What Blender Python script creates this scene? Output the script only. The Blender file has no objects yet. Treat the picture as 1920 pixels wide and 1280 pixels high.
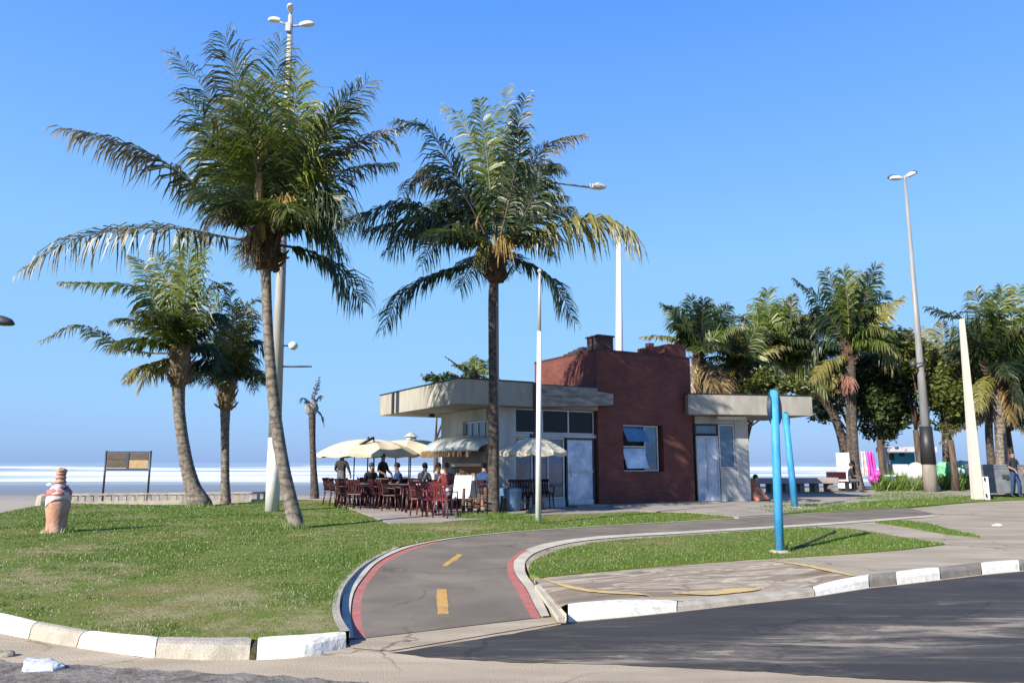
import bpy, bmesh, math, random
import numpy as np
from mathutils import Vector, Matrix, noise as mnoise
R = math.radians
rnd = random.Random(7)
scene = bpy.context.scene
COL = scene.collection

# ---------------------------------------------------------------- camera, sky, sun, exposure
CAM_H = 1.5
PITCH = R(9.3)
F = 26.0 / 36.0 * 1920.0
cam_data = bpy.data.cameras.new('camera')
cam = bpy.data.objects.new('camera', cam_data)
COL.objects.link(cam)
cam.location = (0, 0, CAM_H)
cam.rotation_euler = (R(90) + PITCH, 0, 0)
cam_data.lens = 26.0
cam_data.sensor_width = 36.0
cam_data.clip_start = 0.05
cam_data.clip_end = 60000
scene.camera = cam

SUN_AZ = R(42)      # the sun stands behind the camera, this far round to the left
SUN_EL = R(31)
sun_vec = Vector((-math.sin(SUN_AZ) * math.cos(SUN_EL), -math.cos(SUN_AZ) * math.cos(SUN_EL), math.sin(SUN_EL)))
world = bpy.data.worlds.new('World')
scene.world = world
world.use_nodes = True
wn = world.node_tree.nodes
wl = world.node_tree.links
wn.clear()
wout = wn.new('ShaderNodeOutputWorld')
wbg = wn.new('ShaderNodeBackground')
sky = wn.new('ShaderNodeTexSky')
sky.sky_type = 'NISHITA'
sky.sun_disc = False
sky.sun_elevation = SUN_EL
sky.sun_rotation = math.atan2(sun_vec.x, sun_vec.y)
sky.altitude = 0
sky.air_density = 1.0
sky.dust_density = 0.6
sky.ozone_density = 2.2
whs = wn.new('ShaderNodeHueSaturation')
whs.inputs['Saturation'].default_value = 1.2
wl.new(sky.outputs[0], whs.inputs['Color'])
# clear-day sky colour by elevation, blended over the Nishita sky
EXPO = 1.0
wtc = wn.new('ShaderNodeTexCoord')
wsx = wn.new('ShaderNodeSeparateXYZ')
wl.new(wtc.outputs['Generated'], wsx.inputs[0])
wrp = wn.new('ShaderNodeValToRGB')
def s2l(c):
    return tuple((((v / 255.0) / 12.92) if v < 10 else (((v / 255.0) + 0.055) / 1.055) ** 2.4) for v in c)
stops = [(0.0, (140, 178, 236)), (0.03, (147, 190, 244)), (0.08, (152, 203, 258)), (0.26, (146, 204, 258)), (0.40, (124, 184, 260)), (0.57, (94, 160, 258)), (1.0, (50, 110, 215))]
while len(wrp.color_ramp.elements) < len(stops):
    wrp.color_ramp.elements.new(0.5)
for el_, (p_, c_) in zip(wrp.color_ramp.elements, stops):
    el_.position = p_
    el_.color = (*s2l(c_), 1)
wl.new(wsx.outputs[2], wrp.inputs[0])
wsc = wn.new('ShaderNodeMixRGB')
wsc.blend_type = 'MULTIPLY'
wsc.inputs[0].default_value = 1
wl.new(wrp.outputs[0], wsc.inputs[1])
k_ = 1 / 0.13 / 2 ** EXPO
wsc.inputs[2].default_value = (k_, k_, k_, 1)
wmx = wn.new('ShaderNodeMixRGB')
wmx.inputs[0].default_value = 0.93
wl.new(whs.outputs[0], wmx.inputs[1])
wl.new(wsc.outputs[0], wmx.inputs[2])
wl.new(wmx.outputs[0], wbg.inputs[0])
wl.new(wbg.outputs[0], wout.inputs[0])
wbg.inputs[1].default_value = 0.13
sl = bpy.data.lights.new('sun', 'SUN')
sl.energy = 5.0
sl.angle = R(0.5)
sl.color = (1.0, 0.93, 0.80)
sun = bpy.data.objects.new('sun', sl)
COL.objects.link(sun)
sun.rotation_euler = sun_vec.to_track_quat('Z', 'Y').to_euler()
scene.view_settings.view_transform = 'Standard'
scene.view_settings.look = 'None'
scene.view_settings.exposure = EXPO
scene.view_settings.gamma = 1.0

# ---------------------------------------------------------------- where a pixel of the photo lies in the world
cp, sp = math.cos(PITCH), math.sin(PITCH)
LAND = 0.11

def ray(px, py):
    dx = (px - 960.0) / F
    dz = (640.0 - py) / F
    return Vector((dx, cp - dz * sp, sp + dz * cp))

def G(px, py, z=LAND):
    d = ray(px, py)
    t = (z - CAM_H) / d.z
    return Vector((d.x * t, d.y * t, z))

def D(px, py, Y):
    d = ray(px, py)
    t = Y / d.y
    return Vector((d.x * t, Y, CAM_H + d.z * t))

def V(px, py, p0, n):
    d = ray(px, py)
    o = Vector((0, 0, CAM_H))
    t = (p0 - o).dot(n) / d.dot(n)
    return o + d * t

# ---------------------------------------------------------------- materials
MATS = {}

def nt(name):
    m = bpy.data.materials.new(name)
    m.use_nodes = True
    MATS[name] = m
    t = m.node_tree
    b = t.nodes['Principled BSDF']
    return m, t, t.nodes, t.links, b

def ramp(n, stops):
    r = n.new('ShaderNodeValToRGB')
    cr = r.color_ramp
    while len(cr.elements) < len(stops):
        cr.elements.new(0.5)
    for e, (p, c) in zip(cr.elements, stops):
        e.position = p
        e.color = (*c, 1)
    return r

def add_cracks(n, l, tc, out, amt, scale):
    nw = n.new('ShaderNodeTexNoise')
    nw.inputs['Scale'].default_value = 2.2
    nw.inputs['Detail'].default_value = 5
    l.new(tc.outputs['Object'], nw.inputs['Vector'])
    vm = n.new('ShaderNodeVectorMath')
    vm.operation = 'MULTIPLY_ADD'
    l.new(nw.outputs['Color'], vm.inputs[0])
    vm.inputs[1].default_value = (0.7, 0.7, 0.7)
    l.new(tc.outputs['Object'], vm.inputs[2])
    vo = n.new('ShaderNodeTexVoronoi')
    vo.feature = 'DISTANCE_TO_EDGE'
    vo.inputs['Scale'].default_value = scale
    l.new(vm.outputs[0], vo.inputs['Vector'])
    rc = ramp(n, [(0.003, (1 - amt,) * 3), (0.012, (1, 1, 1))])
    l.new(vo.outputs['Distance'], rc.inputs[0])
    nm = n.new('ShaderNodeTexNoise')
    nm.inputs['Scale'].default_value = 0.6
    l.new(tc.outputs['Object'], nm.inputs['Vector'])
    rm = ramp(n, [(0.45, (0, 0, 0)), (0.55, (1, 1, 1))])
    l.new(nm.outputs[0], rm.inputs[0])
    mu = n.new('ShaderNodeMixRGB')
    mu.blend_type = 'MULTIPLY'
    l.new(rm.outputs[0], mu.inputs[0])
    l.new(out, mu.inputs[1])
    l.new(rc.outputs[0], mu.inputs[2])
    return mu.outputs[0]

def noisy(name, c1, c2, scale=3.0, rough=0.85, detail=6, c3=None, scale2=None, bump=0.0, bscale=40, stretch=(1, 1, 1),
          spec=0.3, metallic=0.0, lo=0.35, hi=0.65, amt3=0.5, fine=0.0, cracks=0.0, cscale=0.5, drips=0.0):
    m, t, n, l, b = nt(name)
    tc = n.new('ShaderNodeTexCoord')
    mp = n.new('ShaderNodeMapping')
    mp.inputs['Scale'].default_value = stretch
    l.new(tc.outputs['Object'], mp.inputs[0])
    nz = n.new('ShaderNodeTexNoise')
    nz.inputs['Scale'].default_value = scale
    nz.inputs['Detail'].default_value = detail
    nz.inputs['Roughness'].default_value = 0.62
    l.new(mp.outputs[0], nz.inputs['Vector'])
    r = ramp(n, [(lo, c1), (hi, c2)])
    l.new(nz.outputs[0], r.inputs[0])
    out = r.outputs[0]
    if c3 is not None:
        n2 = n.new('ShaderNodeTexNoise')
        n2.inputs['Scale'].default_value = scale2 or scale * 0.2
        n2.inputs['Detail'].default_value = 8
        n2.inputs['Roughness'].default_value = 0.65
        l.new(mp.outputs[0], n2.inputs['Vector'])
        r2 = ramp(n, [(0.48, (0, 0, 0)), (0.68, (amt3,) * 3)])
        l.new(n2.outputs[0], r2.inputs[0])
        mx = n.new('ShaderNodeMixRGB')
        l.new(r2.outputs[0], mx.inputs[0])
        l.new(out, mx.inputs[1])
        mx.inputs[2].default_value = (*c3, 1)
        out = mx.outputs[0]
    if fine:
        n3 = n.new('ShaderNodeTexNoise')
        n3.inputs['Scale'].default_value = 120
        n3.inputs['Detail'].default_value = 3
        l.new(tc.outputs['Object'], n3.inputs['Vector'])
        r3 = ramp(n, [(0.3, (1 - fine,) * 3), (0.7, (1 + fine,) * 3)])
        l.new(n3.outputs[0], r3.inputs[0])
        mu = n.new('ShaderNodeMixRGB')
        mu.blend_type = 'MULTIPLY'
        mu.inputs[0].default_value = 1
        l.new(out, mu.inputs[1])
        l.new(r3.outputs[0], mu.inputs[2])
        out = mu.outputs[0]
    if cracks:
        out = add_cracks(n, l, tc, out, cracks, cscale)
    if drips:
        md = n.new('ShaderNodeMapping')
        md.inputs['Scale'].default_value = (1.7, 1.7, 0.22)
        l.new(tc.outputs['Object'], md.inputs[0])
        nd = n.new('ShaderNodeTexNoise')
        nd.inputs['Scale'].default_value = 1.0
        nd.inputs['Detail'].default_value = 6
        l.new(md.outputs[0], nd.inputs['Vector'])
        rd = ramp(n, [(0.50, (1, 1, 1)), (0.74, (1 - drips,) * 3)])
        l.new(nd.outputs[0], rd.inputs[0])
        mu = n.new('ShaderNodeMixRGB')
        mu.blend_type = 'MULTIPLY'
        mu.inputs[0].default_value = 1
        l.new(out, mu.inputs[1])
        l.new(rd.outputs[0], mu.inputs[2])
        out = mu.outputs[0]
    l.new(out, b.inputs['Base Color'])
    b.inputs['Roughness'].default_value = rough
    b.inputs['Specular IOR Level'].default_value = spec
    b.inputs['Metallic'].default_value = metallic
    if bump:
        nb = n.new('ShaderNodeTexNoise')
        nb.inputs['Scale'].default_value = bscale
        nb.inputs['Detail'].default_value = 5
        l.new(tc.outputs['Object'], nb.inputs['Vector'])
        bp = n.new('ShaderNodeBump')
        bp.inputs['Strength'].default_value = bump
        bp.inputs['Distance'].default_value = 0.03
        l.new(nb.outputs[0], bp.inputs['Height'])
        l.new(bp.outputs[0], b.inputs['Normal'])
    return m

def leafmat(name, dark, light, tip, trans=0.3, tipat=0.72):
    m, t, n, l, b = nt(name)
    geo = n.new('ShaderNodeNewGeometry')
    r = ramp(n, [(0.0, dark), (1.0, light)])
    l.new(geo.outputs['Random Per Island'], r.inputs[0])
    at = n.new('ShaderNodeAttribute')
    at.attribute_name = 'age'
    r2 = ramp(n, [(tipat, (0, 0, 0)), (1.0, (1, 1, 1))])
    l.new(at.outputs['Fac'], r2.inputs[0])
    mx = n.new('ShaderNodeMixRGB')
    l.new(r2.outputs[0], mx.inputs[0])
    l.new(r.outputs[0], mx.inputs[1])
    mx.inputs[2].default_value = (*tip, 1)
    l.new(mx.outputs[0], b.inputs['Base Color'])
    b.inputs['Roughness'].default_value = 0.42
    b.inputs['Specular IOR Level'].default_value = 0.45
    tr = n.new('ShaderNodeBsdfTranslucent')
    l.new(mx.outputs[0], tr.inputs[0])
    ms = n.new('ShaderNodeMixShader')
    ms.inputs[0].default_value = trans
    out = n['Material Output']
    l.new(b.outputs[0], ms.inputs[1])
    l.new(tr.outputs[0], ms.inputs[2])
    l.new(ms.outputs[0], out.inputs[0])
    return m

def plain(name, c, rough=0.5, metallic=0.0, spec=0.5, var=0.12, scale=6):
    a = tuple(max(0, x * (1 - var)) for x in c)
    d = tuple(min(1, x * (1 + var)) for x in c)
    return noisy(name, a, d, scale=scale, rough=rough, metallic=metallic, spec=spec)

M_leaf = leafmat('palm leaf', (0.03, 0.062, 0.012), (0.15, 0.19, 0.03), (0.30, 0.27, 0.13), tipat=0.62)
M_leaf_dark = leafmat('palm leaf dark', (0.012, 0.030, 0.014), (0.058, 0.092, 0.028), (0.18, 0.17, 0.09), tipat=0.66)
M_leaf_lit = leafmat('palm leaf lit', (0.085, 0.135, 0.016), (0.21, 0.24, 0.04), (0.24, 0.20, 0.08))  # sunlit yellow-green put into the leaf colour
M_leaf_old = leafmat('palm leaf yellowing', (0.15, 0.155, 0.03), (0.30, 0.27, 0.075), (0.36, 0.29, 0.16), tipat=0.5)
M_leaf_dry = leafmat('palm leaf dry', (0.13, 0.09, 0.04), (0.30, 0.20, 0.08), (0.36, 0.26, 0.13), trans=0.15)
M_leaf_brown = leafmat('palm leaf brown', (0.028, 0.030, 0.014), (0.11, 0.105, 0.045), (0.34, 0.28, 0.18), trans=0.2, tipat=0.6)
M_tree = leafmat('tree leaf', (0.022, 0.048, 0.014), (0.095, 0.14, 0.03), (0.07, 0.10, 0.02), trans=0.25)
M_tree2 = leafmat('tree leaf olive', (0.045, 0.07, 0.016), (0.155, 0.175, 0.035), (0.1, 0.1, 0.03), trans=0.25)
M_tree3 = leafmat('tree leaf deep', (0.018, 0.038, 0.014), (0.075, 0.105, 0.028), (0.03, 0.05, 0.02), trans=0.2)
M_rib = plain('frond rib', (0.16, 0.15, 0.06), 0.5)
M_rib_dark = plain('frond rib brown', (0.075, 0.055, 0.03), 0.6)
M_fruit = plain('fruit stalks', (0.30, 0.20, 0.05), 0.7, var=0.4, scale=20)
M_fruit_red = plain('red fruit', (0.23, 0.10, 0.075), 0.6, var=0.4, scale=20)
M_fibre = noisy('crown fibre', (0.035, 0.022, 0.018), (0.14, 0.09, 0.05), scale=14, stretch=(1, 1, 0.3), bump=0.6)

M_fibre_tan = noisy('crown fibre tan', (0.10, 0.07, 0.04), (0.27, 0.19, 0.11), scale=14, stretch=(1, 1, 0.3), bump=0.6)

def trunkmat(name, c1, c2, c3):
    m, t, n, l, b = nt(name)
    tc = n.new('ShaderNodeTexCoord')
    wv = n.new('ShaderNodeTexWave')
    wv.bands_direction = 'Z'
    wv.inputs['Scale'].default_value = 1.6
    wv.inputs['Distortion'].default_value = 11.0
    wv.inputs['Detail'].default_value = 4
    wv.inputs['Detail Scale'].default_value = 1.5
    l.new(tc.outputs['Object'], wv.inputs[0])
    nz = n.new('ShaderNodeTexNoise')
    nz.inputs['Scale'].default_value = 9
    nz.inputs['Detail'].default_value = 7
    l.new(tc.outputs['Object'], nz.inputs['Vector'])
    r = ramp(n, [(0.36, c1), (0.62, c2)])
    l.new(nz.outputs[0], r.inputs[0])
    r2 = ramp(n, [(0.0, (0.7, 0.7, 0.7)), (0.22, (0.1, 0.1, 0.1)), (1, (0, 0, 0))])
    l.new(wv.outputs[0], r2.inputs[0])
    mx = n.new('ShaderNodeMixRGB')
    l.new(r2.outputs[0], mx.inputs[0])
    l.new(r.outputs[0], mx.inputs[1])
    mx.inputs[2].default_value = (*c3, 1)
    l.new(mx.outputs[0], b.inputs['Base Color'])
    b.inputs['Roughness'].default_value = 0.9
    bp = n.new('ShaderNodeBump')
    bp.inputs['Strength'].default_value = 0.6
    bp.inputs['Distance'].default_value = 0.03
    l.new(mx.outputs[0], bp.inputs['Height'])
    l.new(bp.outputs[0], b.inputs['Normal'])
    return m
M_trunk = trunkmat('palm trunk', (0.10, 0.082, 0.065), (0.25, 0.215, 0.175), (0.05, 0.04, 0.034))
M_trunk_dk = trunkmat('palm trunk dark', (0.035, 0.028, 0.024), (0.12, 0.095, 0.075), (0.03, 0.022, 0.02))
M_bark = noisy('tree bark', (0.05, 0.035, 0.025), (0.14, 0.10, 0.075), scale=8, stretch=(1, 1, 0.25), bump=0.5)

M_white = noisy('white kerb paint', (0.76, 0.73, 0.66), (0.86, 0.83, 0.77), scale=5, rough=0.7, c3=(0.42, 0.38, 0.31), scale2=9, amt3=0.7, bump=0.25, bscale=30)
M_conc = noisy('kerb concrete', (0.36, 0.32, 0.26), (0.47, 0.43, 0.36), scale=4, rough=0.95, c3=(0.22, 0.2, 0.17), scale2=3, amt3=0.5, bump=0.4, bscale=50, fine=0.15)
M_conc_dk = noisy('kerb concrete dark', (0.17, 0.15, 0.13), (0.26, 0.235, 0.2), scale=5, rough=0.95, c3=(0.34, 0.31, 0.26), scale2=4, bump=0.4, bscale=50, fine=0.15)
M_joint = noisy('kerb joint dark', (0.025, 0.022, 0.012), (0.09, 0.08, 0.03), scale=30, rough=1)  # dark olive-brown mottle for the kerb gap
M_gutter = noisy('gutter concrete', (0.36, 0.292, 0.205), (0.49, 0.405, 0.295), scale=1.6, rough=0.95, c3=(0.27, 0.225, 0.165), scale2=0.9,
                 stretch=(0.35, 1.6, 1), bump=0.3, bscale=60, fine=0.16, amt3=0.85, cracks=0.55, cscale=0.55)
M_oldroad = noisy('broken asphalt', (0.09, 0.078, 0.066), (0.25, 0.222, 0.188), scale=7, rough=0.97, c3=(0.30, 0.28, 0.25), scale2=2.2, bump=0.55, bscale=25, fine=0.2)
M_path = noisy('path asphalt', (0.150, 0.124, 0.096), (0.195, 0.163, 0.129), scale=1.1, rough=0.93, c3=(0.27, 0.226, 0.172), scale2=0.7, amt3=0.75, bump=0.25, bscale=120, fine=0.22, cracks=0.45, cscale=0.45)
M_pave = noisy('pavement', (0.315, 0.265, 0.192), (0.43, 0.37, 0.28), scale=1.3, rough=0.95, c3=(0.215, 0.175, 0.125), scale2=0.8, stretch=(0.45, 1.8, 1), amt3=0.7, bump=0.3, bscale=70, fine=0.18, cracks=0.5, cscale=0.4)
M_terr = noisy('terrace concrete', (0.29, 0.25, 0.21), (0.40, 0.35, 0.30), scale=1.2, rough=0.95, c3=(0.2, 0.17, 0.14), scale2=0.7, bump=0.3, bscale=50, fine=0.15)
M_cream = noisy('cream edging', (0.47, 0.42, 0.33), (0.66, 0.60, 0.49), scale=4, rough=0.9, c3=(0.27, 0.25, 0.2), scale2=2.0, amt3=0.8, bump=0.3, bscale=40, fine=0.1)
M_red = noisy('red stripe paint', (0.40, 0.115, 0.095), (0.50, 0.17, 0.145), scale=5, rough=0.85, c3=(0.26, 0.19, 0.16), scale2=4.5, amt3=0.85, bump=0.2, bscale=80, fine=0.12)
M_yel = noisy('yellow paint', (0.50, 0.27, 0.065), (0.60, 0.35, 0.10), scale=6, rough=0.85, c3=(0.24, 0.19, 0.13), scale2=7, amt3=0.9, bump=0.2, bscale=80, fine=0.12)
M_ochre = noisy('worn yellow paint', (0.56, 0.39, 0.15), (0.68, 0.49, 0.21), scale=3, rough=0.9, c3=(0.27, 0.24, 0.2), scale2=3, amt3=0.95, fine=0.12)
M_pale = noisy('worn pale paint', (0.36, 0.33, 0.30), (0.44, 0.41, 0.38), scale=6, rough=0.9, c3=(0.26, 0.235, 0.21), scale2=2.2, amt3=1.0, fine=0.12)

def asphaltmat():
    m, t, n, l, b = nt('new asphalt')
    tc = n.new('ShaderNodeTexCoord')
    mp = n.new('ShaderNodeMapping')
    mp.inputs['Rotation'].default_value = (0, 0, R(-24))
    mp.inputs['Scale'].default_value = (0.3, 1.9, 1)
    l.new(tc.outputs['Object'], mp.inputs[0])
    a = n.new('ShaderNodeTexNoise')
    a.inputs['Scale'].default_value = 1.2
    a.inputs['Detail'].default_value = 9
    a.inputs['Roughness'].default_value = 0.76
    l.new(mp.outputs[0], a.inputs['Vector'])
    r = ramp(n, [(0.3, (0.019, 0.0165, 0.0155)), (0.50, (0.033, 0.028, 0.0255)), (0.57, (0.05, 0.043, 0.037)), (0.62, (0.09, 0.077, 0.063)), (0.69, (0.22, 0.19, 0.15))])
    l.new(a.outputs[0], r.inputs[0])
    f = n.new('ShaderNodeTexNoise')
    f.inputs['Scale'].default_value = 140
    f.inputs['Detail'].default_value = 4
    l.new(tc.outputs['Object'], f.inputs['Vector'])
    r3 = ramp(n, [(0.3, (0.72,) * 3), (0.7, (1.28,) * 3)])
    l.new(f.outputs[0], r3.inputs[0])
    mu = n.new('ShaderNodeMixRGB')
    mu.blend_type = 'MULTIPLY'
    mu.inputs[0].default_value = 1
    l.new(r.outputs[0], mu.inputs[1])
    l.new(r3.outputs[0], mu.inputs[2])
    cr_ = add_cracks(n, l, tc, mu.outputs[0], 0.5, 0.35)
    mp2 = n.new('ShaderNodeMapping')
    mp2.inputs['Rotation'].default_value = (0, 0, R(-20))
    mp2.inputs['Scale'].default_value = (0.55, 3.2, 1)
    l.new(tc.outputs['Object'], mp2.inputs[0])
    a2 = n.new('ShaderNodeTexNoise')
    a2.inputs['Scale'].default_value = 1.0
    a2.inputs['Detail'].default_value = 12
    a2.inputs['Roughness'].default_value = 0.78
    a2.inputs['Distortion'].default_value = 0.6
    l.new(mp2.outputs[0], a2.inputs['Vector'])
    # the worn, dusty strip that runs along the lane
    pa, pb = G(1250, 1232, 0), G(1900, 1172, 0)
    dd = (pb - pa).normalized()
    nv = Vector((-dd.y, dd.x, 0))
    sb = n.new('ShaderNodeVectorMath')
    sb.operation = 'SUBTRACT'
    l.new(tc.outputs['Object'], sb.inputs[0])
    sb.inputs[1].default_value = pa
    dt = n.new('ShaderNodeVectorMath')
    dt.operation = 'DOT_PRODUCT'
    l.new(sb.outputs[0], dt.inputs[0])
    dt.inputs[1].default_value = nv
    ab = n.new('ShaderNodeMath')
    ab.operation = 'ABSOLUTE'
    l.new(dt.outputs['Value'], ab.inputs[0])
    mb = n.new('ShaderNodeMapRange')
    mb.inputs['From Min'].default_value = 0.0
    mb.inputs['From Max'].default_value = 0.75
    mb.inputs['To Min'].default_value = 0.15
    mb.inputs['To Max'].default_value = -0.03
    l.new(ab.outputs[0], mb.inputs[0])
    aw_ = n.new('ShaderNodeMath')
    l.new(a2.outputs[0], aw_.inputs[0])
    l.new(mb.outputs[0], aw_.inputs[1])
    rs_ = ramp(n, [(0.54, (0, 0, 0)), (0.60, (0.22, 0.22, 0.22)), (0.635, (0.3, 0.3, 0.3)), (0.67, (0.95, 0.95, 0.95))])
    l.new(aw_.outputs[0], rs_.inputs[0])
    m2 = n.new('ShaderNodeMixRGB')
    l.new(rs_.outputs[0], m2.inputs[0])
    l.new(cr_, m2.inputs[1])
    m2.inputs[2].default_value = (0.29, 0.245, 0.185, 1)
    l.new(m2.outputs[0], b.inputs['Base Color'])
    b.inputs['Roughness'].default_value = 0.85
    bp = n.new('ShaderNodeBump')
    bp.inputs['Strength'].default_value = 0.35
    bp.inputs['Distance'].default_value = 0.01
    l.new(f.outputs[0], bp.inputs['Height'])
    l.new(bp.outputs[0], b.inputs['Normal'])
    return m
M_asph = asphaltmat()

def wavemat():
    m, t, n, l, b = nt('wave paving')
    tc = n.new('ShaderNodeTexCoord')
    mp = n.new('ShaderNodeMapping')
    mp.inputs['Rotation'].default_value = (0, 0, R(-24))
    l.new(tc.outputs['Object'], mp.inputs[0])
    mp2 = n.new('ShaderNodeMapping')
    mp2.inputs['Scale'].default_value = (0.34, 1.7, 1)
    l.new(mp.outputs[0], mp2.inputs[0])
    wv = n.new('ShaderNodeTexNoise')
    wv.inputs['Scale'].default_value = 1.25
    wv.inputs['Detail'].default_value = 5
    wv.inputs['Roughness'].default_value = 0.5
    wv.inputs['Distortion'].default_value = 1.6
    l.new(mp2.outputs[0], wv.inputs['Vector'])
    r = ramp(n, [(0.30, (0.15, 0.115, 0.08)), (0.40, (0.27, 0.21, 0.145)), (0.455, (0.20, 0.155, 0.108)), (0.50, (0.54, 0.45, 0.33)), (0.545, (0.25, 0.197, 0.138)), (0.60, (0.38, 0.305, 0.215)), (0.66, (0.54, 0.45, 0.33))])
    l.new(wv.outputs[0], r.inputs[0])
    nz = n.new('ShaderNodeTexNoise')
    nz.inputs['Scale'].default_value = 2.4
    nz.inputs['Detail'].default_value = 10
    nz.inputs['Roughness'].default_value = 0.7
    l.new(mp2.outputs[0], nz.inputs['Vector'])
    rn = ramp(n, [(0.40, (0, 0, 0)), (0.66, (0.3, 0.3, 0.3))])
    l.new(nz.outputs[0], rn.inputs[0])
    mx = n.new('ShaderNodeMixRGB')
    l.new(rn.outputs[0], mx.inputs[0])
    l.new(r.outputs[0], mx.inputs[1])
    mx.inputs[2].default_value = (0.28, 0.222, 0.155, 1)
    f = n.new('ShaderNodeTexNoise')
    f.inputs['Scale'].default_value = 130
    l.new(tc.outputs['Object'], f.inputs['Vector'])
    r3 = ramp(n, [(0.3, (0.82,) * 3), (0.7, (1.18,) * 3)])
    l.new(f.outputs[0], r3.inputs[0])
    mu = n.new('ShaderNodeMixRGB')
    mu.blend_type = 'MULTIPLY'
    mu.inputs[0].default_value = 1
    l.new(mx.outputs[0], mu.inputs[1])
    l.new(r3.outputs[0], mu.inputs[2])
    out = add_cracks(n, l, tc, mu.outputs[0], 0.45, 0.7)
    l.new(out, b.inputs['Base Color'])
    b.inputs['Roughness'].default_value = 0.95
    return m
M_wave = wavemat()

def lawnmat():
    m, t, n, l, b = nt('lawn turf')
    tc = n.new('ShaderNodeTexCoord')
    a = n.new('ShaderNodeTexNoise')
    a.inputs['Scale'].default_value = 0.42
    a.inputs['Detail'].default_value = 9
    a.inputs['Roughness'].default_value = 0.7
    l.new(tc.outputs['Object'], a.inputs['Vector'])
    r = ramp(n, [(0.36, (0.09, 0.15, 0.02)), (0.52, (0.13, 0.175, 0.033)), (0.62, (0.22, 0.185, 0.075)), (0.72, (0.30, 0.24, 0.14))])
    l.new(a.outputs[0], r.inputs[0])
    f = n.new('ShaderNodeTexNoise')
    f.inputs['Scale'].default_value = 55
    f.inputs['Detail'].default_value = 5
    l.new(tc.outputs['Object'], f.inputs['Vector'])
    r3 = ramp(n, [(0.3, (0.5,) * 3), (0.7, (1.5,) * 3)])
    l.new(f.outputs[0], r3.inputs[0])
    mu = n.new('ShaderNodeMixRGB')
    mu.blend_type = 'MULTIPLY'
    mu.inputs[0].default_value = 1
    l.new(r.outputs[0], mu.inputs[1])
    l.new(r3.outputs[0], mu.inputs[2])
    l.new(mu.outputs[0], b.inputs['Base Color'])
    b.inputs['Roughness'].default_value = 1
    b.inputs['Specular IOR Level'].default_value = 0.1
    return m
M_lawn = lawnmat()
M_blade = leafmat('grass blade', (0.082, 0.16, 0.018), (0.165, 0.24, 0.042), (0.165, 0.24, 0.042), trans=0.3)
M_blade_dry = leafmat('dry grass blade', (0.16, 0.13, 0.06), (0.32, 0.27, 0.15), (0.3, 0.25, 0.15), trans=0.2)

def sandmat():
    m, t, n, l, b = nt('beach sand')
    tc = n.new('ShaderNodeTexCoord')
    sx = n.new('ShaderNodeSeparateXYZ')
    l.new(tc.outputs['Object'], sx.inputs[0])
    nz = n.new('ShaderNodeTexNoise')
    nz.inputs['Scale'].default_value = 0.05
    nz.inputs['Detail'].default_value = 7
    mp = n.new('ShaderNodeMapping')
    mp.inputs['Scale'].default_value = (0.5, 3, 1)
    l.new(tc.outputs['Object'], mp.inputs[0])
    l.new(mp.outputs[0], nz.inputs['Vector'])
    ad = n.new('ShaderNodeMath')
    ad.operation = 'MULTIPLY_ADD'
    l.new(nz.outputs[0], ad.inputs[0])
    ad.inputs[1].default_value = 34
    l.new(sx.outputs[1], ad.inputs[2])
    mr = n.new('ShaderNodeMapRange')
    mr.inputs['From Min'].default_value = 20
    mr.inputs['From Max'].default_value = 130
    l.new(ad.outputs[0], mr.inputs[0])
    r = ramp(n, [(0.0, (0.40, 0.335, 0.255)), (0.26, (0.37, 0.315, 0.25)), (0.36, (0.21, 0.20, 0.19)), (0.62, (0.22, 0.22, 0.23)), (0.75, (0.33, 0.34, 0.36)), (1, (0.42, 0.44, 0.47))])
    l.new(mr.outputs[0], r.inputs[0])
    f = n.new('ShaderNodeTexNoise')
    f.inputs['Scale'].default_value = 3
    f.inputs['Detail'].default_value = 8
    l.new(tc.outputs['Object'], f.inputs['Vector'])
    r3 = ramp(n, [(0.3, (0.8,) * 3), (0.7, (1.15,) * 3)])
    l.new(f.outputs[0], r3.inputs[0])
    mu = n.new('ShaderNodeMixRGB')
    mu.blend_type = 'MULTIPLY'
    mu.inputs[0].default_value = 1
    l.new(r.outputs[0], mu.inputs[1])
    l.new(r3.outputs[0], mu.inputs[2])
    l.new(mu.outputs[0], b.inputs['Base Color'])
    rr = ramp(n, [(0.3, (0.95,) * 3), (0.45, (0.4,) * 3)])
    l.new(mr.outputs[0], rr.inputs[0])
    l.new(rr.outputs[0], b.inputs['Roughness'])
    return m
M_sand = sandmat()

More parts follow.
